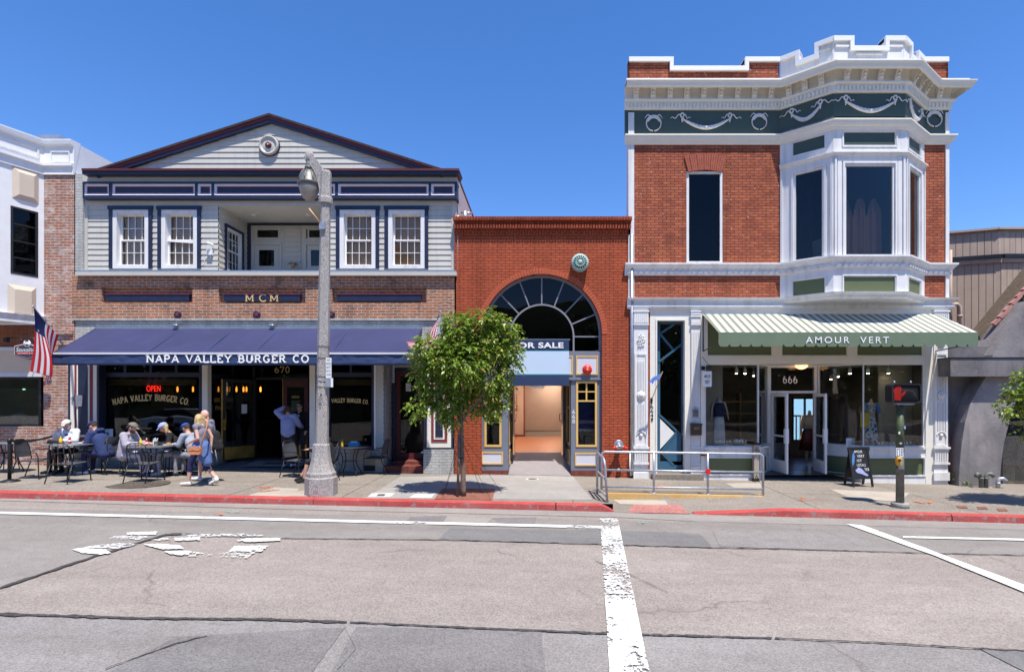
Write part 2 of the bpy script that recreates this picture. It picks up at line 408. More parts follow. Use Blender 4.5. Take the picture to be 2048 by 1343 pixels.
# ---------------------------------------------------------------- palette
mat('white_paint', (.72, .715, .71), .5, var=.04, vs=4, streak=((.50, .48, .45), 5))
mat('cream_paint', (.76, .73, .65), .5, var=.04, vs=4)
mat('stucco_white', (.76, .76, .77), .8, var=.05, vs=3, bump=.15, bs=40)
mat('tan_panel', (.60, .50, .40), .6, var=.04)
mat('grey_clap', (.50, .482, .435), .55, var=.06, vs=1.4, streak=((.42, .40, .36), 9))
mat('grey_trim', (.50, .482, .44), .5, var=.04)
mat('navy', (.013, .019, .05), .45, var=.25, vs=5)
mat('maroon', (.085, .012, .016), .5, var=.2)
mat('red_line', (.23, .03, .04), .5, var=.1)
mat('pale_lilac', (.60, .60, .66), .5, var=.03)
mat('slate_paint', (.17, .185, .235), .5, var=.06, vs=4)
mat('yellow_trim', (.68, .43, .13), .5, var=.06)
mat('roof_shingle', (.045, .02, .018), .9, var=.5, vs=8, bump=.6, bs=30)
mat('roof_brown', (.12, .09, .06), .9, var=.3, vs=8, bump=.4, bs=30)
mat('black_metal', (.02, .021, .024), .42, .3, var=.2, spec=.5)
mat('black', (.012, .012, .013), .5, var=0)
mat('dark_room', (.020, .016, .014), .9, var=.3)  # near-black walls: the darkness of unlit rooms is put into the colour
mat('shop_wall', (.16, .13, .11), .9, var=.15)
mat('green_dark', (.048, .072, .056), .55, var=.1, vs=2)
mat('green_panel', (.115, .14, .06), .5, var=.08, vs=2)
mat('green_fabric', (.13, .18, .118), .85, var=.06, vs=3, bump=.1, bs=8)
mat('blue_door', (.03, .10, .17), .45, var=.1)
mat('gold', (.62, .44, .18), .5, .0, var=.15)
mat('brass', (.42, .26, .06), .35, .8, var=.3, vs=6)
mat('wood_pale', (.50, .28, .14), .5, var=.15, vs=6, stretch=(1, 1, 6))
mat('bamboo', (.30, .17, .07), .7, var=.3, vs=18, stretch=(.3, 1, 6))
mat('blind', (.85, .47, .20), .7, var=.12)
mat('steel', (.42, .44, .47), .38, .75, var=.15, vs=9)
mat('galv', (.40, .43, .48), .45, .6, var=.2, vs=12)
mat('copper_green', (.33, .47, .42), .6, var=.2, vs=9)
mat('fire_red', (.62, .02, .015), .35, var=.05)
mat('signal_green', (.05, .075, .03), .55, var=.35, vs=9, dirt=((.16, .13, .04), 6), bump=.2)
mat('worn_metal', (.14, .15, .14), .6, .3, var=.4, vs=10, dirt=((.20, .13, .05), 8))
mat('brown_siding', (.42, .325, .26), .75, var=.09, vs=2.0, bump=.2, bs=50, streak=((.35, .26, .205), 7))
mat('concrete_dark', (.23, .212, .215), .85, var=.35, vs=1.0, bump=.35, bs=14, dirt=((.33, .30, .31), 1.8), streak=((.12, .11, .12), 2.5))
mat('concrete_grey', (.155, .145, .152), .8, var=.35, vs=1.5, bump=.3, bs=14, dirt=((.22, .20, .21), 2), streak=((.07, .065, .07), 2.5))
mat('pink_tile', (.42, .20, .17), .7, var=.2, vs=7)
mat('terrazzo', (.23, .21, .215), .8, var=.08, vs=5, bump=.35, bs=90, fine=.0)
mat('white_gloss', (.8, .8, .8), .3, var=0)
mat('lavender', (.30, .33, .58), .9, var=.12, vs=6, bump=.3, bs=14)
mat('drain_white', (.55, .55, .53), .7, var=.15)
mat('rubber', (.015, .015, .016), .8, var=0)
mat('room_beige', (.66, .53, .45), .8, var=.05)
mat('room_grey', (.30, .27, .26), .7, var=.1)
mat('room_floor', (.62, .27, .14), .35, var=.14, vs=5, stretch=(.4, 5, 1))
mat('shop_floor', (.10, .065, .045), .3, var=.3, vs=4, stretch=(.3, 5, 1))
mat('tile_red', (.26, .075, .05), .7, var=.2, vs=9)
mat('paper', (.72, .74, .76), .8, var=.03)
mat('trunk_bark', (.16, .115, .085), .9, var=.35, vs=12, bump=.7, bs=30)
# speckled terrazzo for the lamp post
m, nt, p = newmat('granite')
co = nd(nt, 'ShaderNodeTexCoord').outputs['Object']
f = noisefac(nt, co, 75, .42, .56, 2, .6); g = noisefac(nt, co, 2.5, .3, .7, 5)
o_ = mix(nt, f, (.16, .145, .14), (.50, .475, .455)); o_ = mix(nt, g, mix(nt, 1, o_, (.86, .84, .82), 'MULTIPLY'), o_)
lk(nt, o_, p.inputs['Base Color']); p.inputs['Roughness'].default_value = .8
glass('glass', (.70, .73, .74), .75)
glass('glass_dark', (.35, .37, .40), .55)
glass('glass_clear', (.86, .88, .87), .8)
glass('glass_black', (.10, .11, .12), 1.0)
mat('globe', (.30, .27, .23), .25, var=.15, vs=5)
brick('brick_napa', (.54, .20, .09), (.29, .14, .09), (.60, .52, .43), .215, .076, .012, patch=((.52, .45, .39), 3.2, .57), dist=.022, dark=((.10, .06, .05), 1.7), bump=1.0)
brick('brick_old', (.46, .15, .07), (.36, .20, .15), (.58, .52, .48), .22, .075, .013, patch=((.62, .54, .50), 2.6, .50), dist=.02, bump=1.0)
brick('brick_arch', (.50, .105, .042), (.42, .085, .035), (.06, .018, .012), .225, .0735, .0065, dist=.003, bump=.8, dark=((.30, .062, .03), 1.6), patch=((.56, .16, .08), 2.4, .62))
brick('brick_arch_s', (.46, .095, .04), (.38, .075, .032), (.06, .018, .012), .16, .075, .007, dist=.002, bump=.8, soldier=True)
brick('brick_amour', (.52, .15, .07), (.35, .09, .05), (.11, .04, .03), .215, .0735, .0075, dist=.012, dark=((.12, .035, .03), 1.3), patch=((.36, .14, .09), 1.4, .60), bump=1.0, pitted=9)
brick('brick_white', (.56, .57, .55), (.52, .53, .51), (.38, .38, .36), .215, .076, .007, dist=.015, bump=.9)
brick('brick_step', (.25, .07, .05), (.20, .055, .045), (.12, .07, .06), .1, .3, .006, dist=.002)
brick('brick_dark', (.34, .12, .06), (.26, .09, .06), (.25, .16, .12), .075, .22, .008, dist=.01)  # darker brick set upright, for the lintel under the left bay

# ---------------------------------------------------------------- ground
def groundmat(name, a, b, grain=.5, gs=120, big=.35, rough=.9, cracks=0, spots=None, bump=.35):
    m, nt, p = newmat(name)
    co = nd(nt, 'ShaderNodeTexCoord').outputs['Object']
    f = noisefac(nt, co, big, .3, .7, 8, .65); out = mix(nt, f, a, b)
    f = noisefac(nt, co, 3.5, .35, .7, 6, .7); out = mix(nt, f, mix(nt, 1, out, (.88, .87, .86), 'MULTIPLY'), out)
    f = noisefac(nt, co, 1.1, .36, .66, 7, .7, (.22, 1.3, 1)); out = mix(nt, f, mix(nt, 1, out, (.84, .83, .82), 'MULTIPLY'), out)
    v = nd(nt, 'ShaderNodeTexVoronoi', Scale=gs, Randomness=1.0); lk(nt, co, v.inputs['Vector'])
    sp = nd(nt, 'ShaderNodeSeparateColor'); lk(nt, v.outputs['Color'], sp.inputs[0])
    lo = mix(nt, 1, out, (1 - grain,) * 3, 'MULTIPLY'); hi = mix(nt, 1, out, (1 + grain * .9, 1 + grain * .85, 1 + grain * .8), 'MULTIPLY')
    out = mix(nt, sp.outputs[0], lo, hi)
    if cracks:
        v2 = nd(nt, 'ShaderNodeTexVoronoi', feature='DISTANCE_TO_EDGE', Scale=cracks)
        nz = nd(nt, 'ShaderNodeTexNoise', Scale=2.0, Detail=6); lk(nt, co, nz.inputs['Vector'])
        mx = nd(nt, 'ShaderNodeMix', data_type='RGBA', blend_type='LINEAR_LIGHT'); mx.inputs[0].default_value = .35
        lk(nt, co, mx.inputs[6]); lk(nt, nz.outputs['Color'], mx.inputs[7]); lk(nt, mx.outputs[2], v2.inputs['Vector'])
        r = nd(nt, 'ShaderNodeMapRange'); r.inputs['From Min'].default_value = .001; r.inputs['From Max'].default_value = .008
        lk(nt, v2.outputs['Distance'], r.inputs['Value'])
        g = noisefac(nt, co, .5, .5, .6, 3)
        s = nd(nt, 'ShaderNodeMath', operation='MAXIMUM'); lk(nt, r.outputs[0], s.inputs[0]); 
        inv = nd(nt, 'ShaderNodeMath', operation='SUBTRACT'); inv.inputs[0].default_value = 1; lk(nt, g, inv.inputs[1]); lk(nt, inv.outputs[0], s.inputs[1])
        out = mix(nt, s.outputs[0], mix(nt, 1, out, (.72, .70, .70), 'MULTIPLY'), out)
    if spots:
        f = noisefac(nt, co, spots[1], spots[2], spots[2] + .06, 4, .6); out = mix(nt, f, out, spots[0])
    lk(nt, out, p.inputs['Base Color']); p.inputs['Roughness'].default_value = rough; p.inputs['Specular IOR Level'].default_value = .25
    b_ = nd(nt, 'ShaderNodeBump', Strength=bump, Distance=.008); lk(nt, sp.outputs[1], b_.inputs['Height']); lk(nt, b_.outputs[0], p.inputs['Normal'])
    return m
groundmat('asphalt_tan', (.285, .252, .228), (.335, .298, .270), .27, 70, .3, cracks=.22)
groundmat('asphalt_grey', (.235, .217, .203), (.285, .264, .246), .18, 90, .4, cracks=.5)
groundmat('asphalt_cool', (.24, .226, .218), (.285, .27, .26), .25, 80, .4, cracks=.3)
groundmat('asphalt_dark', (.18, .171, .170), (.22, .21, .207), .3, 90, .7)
groundmat('asphalt_blue', (.178, .175, .175), (.215, .211, .208), .2, 90, .8, cracks=.6)
groundmat('pave', (.25, .222, .192), (.31, .278, .242), .38, 75, .5, spots=((.19, .165, .145), 2.2, .66))
groundmat('pave_pale', (.32, .31, .295), (.38, .365, .35), .22, 110, .8)
groundmat('pave_cream', (.42, .37, .31), (.48, .43, .37), .12, 120, 1.5)
groundmat('gutter', (.27, .25, .235), (.34, .315, .295), .2, 100, .7)
groundmat('tar', (.06, .056, .058), (.10, .094, .094), .5, 60, 2)
groundmat('tactile', (.42, .17, .15), (.50, .24, .21), .2, 26, 1.2, bump=1.0)
groundmat('grate_red', (.24, .10, .07), (.30, .13, .09), .35, 45, 2)
groundmat('lid', (.10, .085, .07), (.14, .12, .10), .6, 55, 3, bump=1)
groundmat('kerb_red', (.44, .06, .055), (.55, .10, .09), .08, 60, 2, spots=((.38, .25, .23), 9, .66))
groundmat('kerb_face', (.38, .06, .06), (.44, .13, .12), .15, 60, 2, spots=((.24, .19, .18), 9, .57))
groundmat('kerb_yellow', (.62, .36, .10), (.66, .45, .20), .12, 60, 1.5, spots=((.38, .32, .25), 2.6, .56))
groundmat('far_ground', (.025, .03, .016), (.04, .04, .025), .3, 20, .05)
def paintmat(name, col, lo, scale=14):
    m = bpy.data.materials.new(name); m.use_nodes = True; MATS[name] = m; nt = m.node_tree; p = nt.nodes['Principled BSDF']
    co = nd(nt, 'ShaderNodeTexCoord').outputs['Object']
    n1 = nd(nt, 'ShaderNodeTexNoise', Scale=scale, Detail=10, Roughness=.75); lk(nt, co, n1.inputs['Vector'])
    n2 = nd(nt, 'ShaderNodeTexNoise', Scale=1.3, Detail=3); lk(nt, co, n2.inputs['Vector'])
    a = nd(nt, 'ShaderNodeMath', operation='MULTIPLY_ADD'); lk(nt, n2.outputs['Fac'], a.inputs[0]); a.inputs[1].default_value = .6; lk(nt, n1.outputs['Fac'], a.inputs[2])
    r = nd(nt, 'ShaderNodeMapRange'); r.inputs['From Min'].default_value = lo; r.inputs['From Max'].default_value = lo + .03; lk(nt, a.outputs[0], r.inputs['Value'])
    p.inputs['Base Color'].default_value = c4(col); p.inputs['Roughness'].default_value = .7
    lk(nt, r.outputs[0], p.inputs['Alpha']); return m
paintmat('road_white', (.70, .70, .68), .68, 11)
paintmat('road_white_worn', (.72, .72, .70), .77, 17)
paintmat('spray_orange', (.55, .17, .08), .86, 5)
paintmat('spray_green', (.12, .42, .33), .84, 5)
paintmat('spray_yellow', (.6, .45, .15), .84, 5)

KH = .13
RX0, RX3 = 1.46, 5.05                          # ramp: kerb stops, kerb full again
def yc(x):
    if x < 1.5: return -3.64 - .006 * (x + 11)
    return -3.72 - (x - 1.5) * .034
YB = -2.3
def kdrop(x):
    if x < RX0: return 0
    if x < 2.95: return .125
    return max(0, .125 * (1 - (x - 2.95) / 1.9))
def zf(x, y):                                  # pavement height
    if x < RX0 or y > YB: return G(x)
    back = max(0, .13 * (1 - (x - RX0) / (RX3 - RX0))); t = (YB - y) / (YB - yc(x)); t = min(1, max(0, t))
    return G(x) - (back * (1 - t) + kdrop(x) * t)
def grid(ms, x0, x1, ny, yf0, yf1, zfun, step=.12):
    n = max(1, int((x1 - x0) / step)); vs = []
    for i in range(n + 1):
        x = x0 + (x1 - x0) * i / n
        for j in range(ny + 1):
            y = yf0(x) + (yf1(x) - yf0(x)) * j / ny; vs.append((x, y, zfun(x, y)))
    ms.add(vs, [(i * (ny + 1) + j, (i + 1) * (ny + 1) + j, (i + 1) * (ny + 1) + j + 1, i * (ny + 1) + j + 1) for i in range(n) for j in range(ny)])
ms = M('pave')
grid(ms, -60, 60, 1, lambda x: YB, lambda x: .45, lambda x, y: G(x), 2)
grid(ms, -60, RX0, 1, lambda x: yc(x) + .16, lambda x: YB, lambda x, y: G(x), 1)
grid(ms, RX0, 60, 8, lambda x: yc(x) + (.16 if kdrop(x) < .12 else 0), lambda x: YB, zf, .15)
ms.poly([(RX0, yc(RX0) + .16, G(RX0)), (RX0, YB, G(RX0)), (RX0, YB, G(RX0) - .14), (RX0, yc(RX0) + .16, G(RX0) - .14)])
ms.done('pavement', kind='structure')
# kerb
ms = M('kerb_red')
def kerb(x0, x1):
    n = max(1, int((x1 - x0) / .2))
    for i in range(n):
        a = x0 + (x1 - x0) * i / n; b = x0 + (x1 - x0) * (i + 1) / n
        q = []
        for x in (a, b):
            y = yc(x); zt = G(x) - kdrop(x) + .006; zb = G(x) - KH - .01
            wob = .006 * noise.noise(Vector((x * 1.3, 0, 0)))
            q.append([(x, y + .17, zt - .01), (x, y + .17, zt), (x, y + .02, zt + wob), (x, y - .005, zt - .02 * min(1, (KH - kdrop(x)) / .05)), (x, y - .02, zb)])
        for j in range(4):
            ms.use('kerb_face' if j == 3 else 'kerb_red')
            ms.poly([q[0][j + 1], q[1][j + 1], q[1][j], q[0][j]])
    for x, s_ in ((x0, 0), (x1, 1)):
        y = yc(x); zt = G(x) - kdrop(x); ms.poly([(x, y, G(x) - KH - .01), (x, y, zt), (x, y + .16, zt), (x, y + .16, G(x) - KH - .01)])
for a, b in ((-60, -7.6), (-7.59, -4.6), (-4.59, .28), (.30, RX0), (3.05, 8.06), (8.08, 60)): kerb(a, b)
ms.done('kerb', kind='structure')
ms = M('kerb_yellow')
for i in range(18):
    a = RX0 - .08 + (RX3 - RX0 + .05) * i / 18; b = RX0 - .08 + (RX3 - RX0 + .05) * (i + 1) / 18
    vs = []
    for x in (a, b):
        zt = G(x) + .012; zb = zf(max(x, RX0 + .01), YB - .14) - .03; vs += [(x, YB - .13, zb), (x, YB - .12, zt), (x, YB + .03, zt), (x, YB + .03, zb)]
    ms.add(vs, [(0, 4, 5, 1), (1, 5, 6, 2), (2, 6, 7, 3)])
x = RX0 - .08; ms.poly([(x, YB - .13, G(x) - .15), (x, YB - .12, G(x) + .012), (x, YB + .03, G(x) + .012), (x, YB + .03, G(x) - .15)])
ms.done('ramp_kerb', kind='structure')
# road: base sheet then thin overlays
def RZ(x): return G(x) - KH
ms = M('asphalt_tan')
vs = [(x, y, RZ(x)) for x in (-60, 60) for y in (-24, -3.5)]
ms.add(vs, [(0, 2, 3, 1)]); ms.done('road', kind='structure')
def sheet(name, m, pts, lift, walk=False, kind='structure'):   # pts in photograph pixels, laid on the road or the pavement
    ms = M(m); vs = []
    for p in pts:
        g = gd(p[0], p[1], -KH)
        if walk:
            g = gd(p[0], p[1])
            for _ in range(4): g = gd(p[0], p[1], zf(g.x, g.y) - G(g.x))
            vs.append((g.x, g.y, zf(g.x, g.y) + lift))
        else: vs.append((g.x, g.y, RZ(g.x) + lift))
    a = sum(vs[i][0] * vs[(i + 1) % len(vs)][1] - vs[(i + 1) % len(vs)][0] * vs[i][1] for i in range(len(vs)))
    if a < 0: vs = vs[::-1]
    ms.poly(vs); return ms.done(name, kind=kind)
def wob(pts, amp=1.0, n=10, seed=0):          # roughen a pixel outline
    out = []; q = .16 if n == 14 else .05
    for i in range(len(pts)):
        a = pts[i]; b = pts[(i + 1) % len(pts)]
        for k in range(n):
            t = k / n; x = a[0] + (b[0] - a[0]) * t; y = a[1] + (b[1] - a[1]) * t
            out.append((x + amp * 1.5 * noise.noise(Vector((x * q, y * q * 2, seed))), y + amp * noise.noise(Vector((x * q, y * q * 2, seed + 9)))))
    return out
far = [(-300, 1010), (2400, 1062), (2400, 1125), (2048, 1112), (1860, 1105), (1550, 1098), (1424, 1096), (1024, 1084), (875, 1080), (540, 1077), (370, 1069), (330, 1070), (200, 1110), (125, 1134), (0, 1179), (-300, 1290)]
sheet('asphalt_lane', 'asphalt_grey', far, .004)
low = [(-900, 1225), (0, 1230), (90, 1233), (280, 1238), (525, 1240), (700, 1246), (1024, 1260), (1074, 1262), (1224, 1269), (1550, 1278), (1774, 1288), (1974, 1300), (2900, 1350), (4200, 2600), (-3000, 2600)]
sheet('asphalt_near_lane', 'asphalt_cool', low, .004)
sheet('gutter', 'gutter', [(-300, 982), (600, 1009), (1228, 1024), (1228, 1034), (600, 1019), (-300, 992)], .008)
sheet('gutter', 'gutter', [(1228, 1024), (1400, 1032), (1800, 1043), (2400, 1058), (2400, 1068), (1800, 1053), (1400, 1043), (1228, 1034)], .008)
for i, (m, pts) in enumerate([
    ('asphalt_dark', [(810, 1044), (822, 1033), (896, 1032), (882, 1047)]), ('asphalt_dark', [(985, 1036), (1072, 1035), (1070, 1048), (1000, 1047)]),
    ('asphalt_blue', [(875, 1079), (900, 1057), (1200, 1060), (1399, 1067), (1425, 1095), (1024, 1083)]),
    ('asphalt_cool', [(1426, 1062), (1680, 1062), (1800, 1104), (1560, 1097), (1440, 1093)]),
    ('asphalt_dark', [(205, 1350), (350, 1275), (640, 1258), (690, 1256), (620, 1350)]),
    ('asphalt_dark', [(712, 1254), (1083, 1264), (1092, 1350), (660, 1350)]),
    ('asphalt_blue', [(1960, 1299), (2060, 1302), (2060, 1350)]),
    ('gutter', [(895, 1033), (985, 1036), (975, 1047), (884, 1046)])]):
    o = sheet('asphalt_patch', m, wob(pts, 1.2, 8, i), .008 + .0007 * i)
def tar(pts, w, i):
    ms = M('tar'); L = []; 
    for k in range(len(pts) - 1):
        a, b = pts[k], pts[k + 1]; n = max(2, int(abs(b[0] - a[0]) / 6))
        for j in range(n): t = j / n; L.append((a[0] + (b[0] - a[0]) * t, a[1] + (b[1] - a[1]) * t))
    up = []; dn = []
    for (x, y) in L:
        q = w * (.45 + .9 * abs(noise.noise(Vector((x * .03, 3.1 * i, 0)))) + .7 * abs(noise.noise(Vector((x * .15, i, 5))))); c = 1.3 * noise.noise(Vector((x * .05, i, 2)))
        g = gd(x, y + c - q / 2, -KH); h = gd(x, y + c + q / 2, -KH); up.append((g.x, g.y, RZ(g.x) + .016 + .0005 * i)); dn.append((h.x, h.y, RZ(h.x) + .016 + .0005 * i))
    ms.add(up + dn, [(k, k + len(up), k + 1 + len(up), k + 1) for k in range(len(up) - 1)])
    ms.done('tar_seam', kind='structure')
tar([(-60, 1200), (0, 1177), (130, 1133), (200, 1110), (330, 1070), (370, 1068)], 5, 0)
tar([(370, 1068), (540, 1077), (875, 1080), (1024, 1084), (1424, 1096), (1550, 1098), (1860, 1107), (2100, 1112)], 1.2, 1)
tar([(-60, 1229), (90, 1232), (280, 1238), (525, 1240), (700, 1246)], 6, 2)
tar([(700, 1246), (1024, 1261), (1224, 1269), (1550, 1278)], 4.5, 3)
tar([(1550, 1278), (1774, 1288), (1974, 1300), (2100, 1306)], 3, 4)
tar([(210, 1340), (350, 1290), (420, 1272)], 2.0, 5)
tar([(1190, 1122), (1260, 1150), (1345, 1190)], 1.0, 6)
tar([(690, 1258), (712, 1300), (668, 1350)], 1.5, 7)
def mark(pts, i, m='road_white', amp=.8): sheet('road_marking', m, wob(pts, amp, 14 if amp > 1 else 6, i + 20), .020 + .0004 * i)
mark([(-200, 1020), (0, 1024.5), (1205, 1053), (1205, 1058), (0, 1029), (-200, 1025)], 0, amp=.3)
mark([(1200, 1037), (1235, 1037), (1299, 1345), (1306, 1400), (1222, 1400), (1219, 1343)], 1, 'road_white_worn')
mark([(1692, 1049), (1728, 1052), (1875, 1107), (2160, 1213), (2160, 1232), (1870, 1113)], 2)
mark([(1806, 1073.5), (2300, 1084), (2300, 1088), (1806, 1077)], 3, amp=.3)
for i, g in enumerate([
    [(505, 213), (630, 209), (622, 222), (510, 223)], [(428, 238), (470, 226), (600, 228), (560, 242)], [(320, 276), (400, 262), (520, 256), (558, 262), (480, 277)],
    [(285, 281), (320, 276), (420, 282), (445, 295), (410, 302), (330, 296)], [(605, 241), (670, 234), (675, 242), (620, 246)], [(697, 235), (800, 232), (800, 244), (700, 247)],
    [(570, 261), (640, 259), (720, 266), (735, 278), (650, 282)], [(655, 289), (740, 287), (850, 302), (845, 313), (790, 313), (680, 301)],
    [(745, 223), (960, 218), (1060, 226), (960, 229), (760, 229)], [(945, 246), (1000, 237), (1125, 236), (1120, 246), (1000, 253)],
    [(935, 269), (1075, 267), (1045, 291), (915, 291)], [(885, 296), (1020, 293), (985, 317), (858, 313)]]):
    mark([(x / 2, 960 + y / 2) for x, y in g], 5 + i, 'road_white_worn' if i % 3 else 'road_white', amp=1.5)
# pavement patches
def walk(name, m, pts, i, amp=.4): return sheet(name, m, wob(pts, amp, 5, i), .004 + .0006 * i, True)
walk('pavement_slab', 'pave_pale', [(800, 953), (1142, 948), (1185, 999), (730, 996)], 0)
walk('pavement_slab', 'pave_cream', [(548, 974), (600, 977), (575, 993), (494, 991)], 1)
walk('pavement_slab', 'pave_cream', [(585, 982), (612, 980), (622, 992), (560, 992)], 2)
walk('pavement_slab', 'pave_cream', [(1660, 978), (1820, 985), (1800, 1003), (1700, 996)], 3)
walk('pavement_slab', 'pave_cream', [(1450, 966), (1520, 966), (1526, 978), (1470, 976)], 4)
walk('pavement_slab', 'pave_cream', [(1225, 999), (1330, 1000), (1336, 1010), (1240, 1008)], 5)
walk('tactile_pad', 'tactile', [(1266, 1009), (1358, 1009), (1380, 1027), (1256, 1025)], 6, .2)
walk('pavement_slab', 'drain_white', [(744, 986), (790, 986), (780, 994), (735, 994)], 7)
walk('drain_cover', 'lid', [(757, 988), (772, 988), (768, 992), (752, 992)], 9)
walk('pavement_slab', 'drain_white', [(830, 988), (870, 988), (862, 996), (818, 995)], 8)
walk('tree_grate', 'grate_red', [(885, 977), (990, 977), (985, 1000), (868, 998)], 10)
for i, (x, y) in enumerate([(1925, 1013), (1965, 1015), (2005, 1019)]): walk('drain_cover', 'grate_red', [(x - 12, y - 2), (x + 6, y - 2), (x + 12, y + 3), (x - 8, y + 3)], 11 + i)
ms = M('lid'); c = gd(277, 968)
ms.prismz([(c.x + .62 * math.cos(a * .2), c.y + .56 * math.sin(a * .2)) for a in range(31)], G(c.x) - .02, G(c.x) + .010); ms.done('manhole_cover', kind='structure')
ms = M('drain_white'); c = gd(1065, 958); ms.prismz([(c.x + .17 * math.cos(a * .3), c.y + .15 * math.sin(a * .3)) for a in range(21)], G(c.x) - .02, G(c.x) + .012)
ms.use('lid'); ms.prismz([(c.x + .12 * math.cos(a * .3), c.y + .1 * math.sin(a * .3)) for a in range(21)], G(c.x) - .02, G(c.x) + .016); ms.done('drain_cover', kind='structure')
for i, (m, pts) in enumerate([('spray_orange', [(505, 975), (545, 972), (560, 980), (520, 984)]), ('spray_orange', [(1600, 995), (1650, 998), (1640, 1006), (1595, 1002)]),
                              ('spray_orange', [(1820, 1000), (1870, 1001), (1860, 1008), (1818, 1006)]), ('spray_orange', [(1310, 970), (1370, 975), (1360, 980), (1300, 976)])]):
    sheet('paint_mark', m, pts, .016 + .001 * i, True)
sheet('paint_mark', 'spray_green', [(1245, 1044), (1290, 1046), (1280, 1052), (1250, 1050)], .03)
sheet('paint_mark', 'spray_yellow', [(1320, 1042), (1370, 1044), (1370, 1049), (1325, 1048)], .03)
sheet('paint_mark', 'spray_green', [(440, 1022), (500, 1018), (510, 1024), (460, 1027)], .03)
sheet('paint_mark', 'spray_orange', [(400, 1025), (450, 1022), (445, 1032), (405, 1033)], .03)
# expansion joints in the pavement
ms = M('lid')
for px in (-40, 250, 470, 700, 1010, 1140, 1560, 1810, 1990):
    x = gd(px, 985).x
    if RX0 < x < RX3: continue
    ms.add([(x, yc(x) + .17, G(x) + .0035), (x + .012, yc(x) + .17, G(x) + .0035), (x + .012, -.05, G(x) + .0035), (x, -.05, G(x) + .0035)], [(0, 1, 2, 3)])
for x in [i * 2.4 for i in range(-14, 14)]:
    ms.add([(x, -1.9, G(x) + .0035), (x + 2.4, -1.9, G(x + 2.4) + .0035), (x + 2.4, -1.888, G(x + 2.4) + .0035), (x, -1.888, G(x) + .0035)], [(0, 1, 2, 3)])
ms.done('pavement_joint', kind='structure')
# ground beyond and behind, water behind the shops
ms = M('far_ground'); ms.add([(-900, -900, -1.6), (900, -900, -1.6), (900, 900, -1.6), (-900, 900, -1.6)], [(0, 1, 2, 3)]); ms.done('ground', kind='structure')
mat('leaves_hill', (.03, .045, .02), .95, var=.5, vs=.6, bump=1, bs=1.5)
mat('water', (.10, .25, .26), .25, var=.2, vs=.3, bump=.3, bs=1.2)
ms = M('water'); ms.add([(-300, 16, -1.4), (300, 16, -1.4), (300, 600, -1.4), (-300, 600, -1.4)], [(0, 1, 2, 3)]); ms.done('water', kind='structure')
ms = M('leaves_hill'); n = 60; vs = []  # unseen hill, added to darken what the window glass mirrors
for i in range(n + 1):
    x = -150 + 300 * i / n; h = 15 + 4 * noise.noise(Vector((x * .03, 0, 3))) + 1.5 * noise.noise(Vector((x * .2, 1, 3)))
    vs += [(x, -46, -1.6), (x, -52, h * .6), (x, -62, h), (x, -90, h * .8)]
ms.add(vs, [(4 * i + j, 4 * i + 4 + j, 4 * i + 5 + j, 4 * i + 1 + j) for i in range(n) for j in range(3)], True); ms.done('unseen_hill', kind='structure')
ms = M('pave'); ms.box(-60, -30, -1.5, 60, -24, .0); ms.done('far_pavement', kind='structure')
def pb(ms, a, b, c, d, y0, y1): return ms.box(X(a, y0), y0, Z(d, y0), X(b, y0), y1, Z(c, y0))
def pf(ms, a, b, c, d, y0, y1, w, wb=None): return ms.frame(X(a, y0), X(b, y0), Z(d, y0), Z(c, y0), y0, y1, w, wb)
def hole(a, b, c, d, y): return (X(a, y), X(b, y), Z(d, y), Z(c, y))
def pp(pts, y): return [(X(a, y), Z(b, y)) for a, b in pts]

# ================================================================ restaurant building
nb = T('restaurant_building', 'grey clapboard and old brick building with navy trim, gabled roof and ground floor restaurant', 'building', (X(540), 0, G(X(540))))
yS = .10
xL, xR = X(165), X(912)
holes_up = [hole(227, 299, 420, 537, yS), hole(324, 396, 420, 537, yS), hole(680, 752, 420, 537, yS), hole(777, 850, 420, 537, yS), hole(437, 656, 412, 541, yS)]
ms = M('grey_clap')
ms.siding(X(174, yS), X(904, yS), Z(540, yS), Z(410, yS), yS, .152, .02, .03, holes_up)
ms.done('cladding', nb)
ms = M('grey_trim')
pb(ms, 165, 175, 397, 541, yS - .03, yS + .25); pb(ms, 903, 912, 397, 541, yS - .03, yS + .25)
pb(ms, 175, 903, 395, 411, yS - .025, yS + .05)
pb(ms, 165, 914, 348, 363, -.02, .3)
pb(ms, 175, 437, 540.2, 543, yS - .02, .2)
ms.done('trim_board', nb)
# panelled frieze
ms = M('navy'); pb(ms, 165, 914, 363.2, 367, -.10, .25); pb(ms, 165, 914, 391, 396.8, -.10, .25); pb(ms, 165, 914, 367.1, 390.9, -.03, .2)
cols = [(168, 219), (224, 391), (395, 424), (428, 640), (643, 671), (676, 858), (862, 910)]
edges = [165] + [c for ab in cols for c in ab] + [914]
for i in range(0, len(edges), 2):
    if edges[i + 1] - edges[i] > .5: pb(ms, edges[i], edges[i + 1], 367.1, 390.9, -.085, -.03)
ms.done('frieze', nb)
for a, b in cols:
    ms = M('pale_lilac'); x0, x1, z0, z1 = X(a + .6, -.06), X(b - .6, -.06), Z(390.5, -.06), Z(367.6, -.06)
    w = .065
    ms.add([(x0, -.075, z0), (x1, -.075, z0), (x1, -.075, z1), (x0, -.075, z1), (x0 + w, -.035, z0 + w), (x1 - w, -.035, z0 + w), (x1 - w, -.035, z1 - w), (x0 + w, -.035, z1 - w)],
           [(0, 1, 5, 4), (1, 2, 6, 5), (2, 3, 7, 6), (3, 0, 4, 7)])
    ms.use('red_line'); ms.frame(x0 + w, x1 - w, z0 + w, z1 - w, -.045, -.03, .018)
    ms.done('frieze_panel', nb)
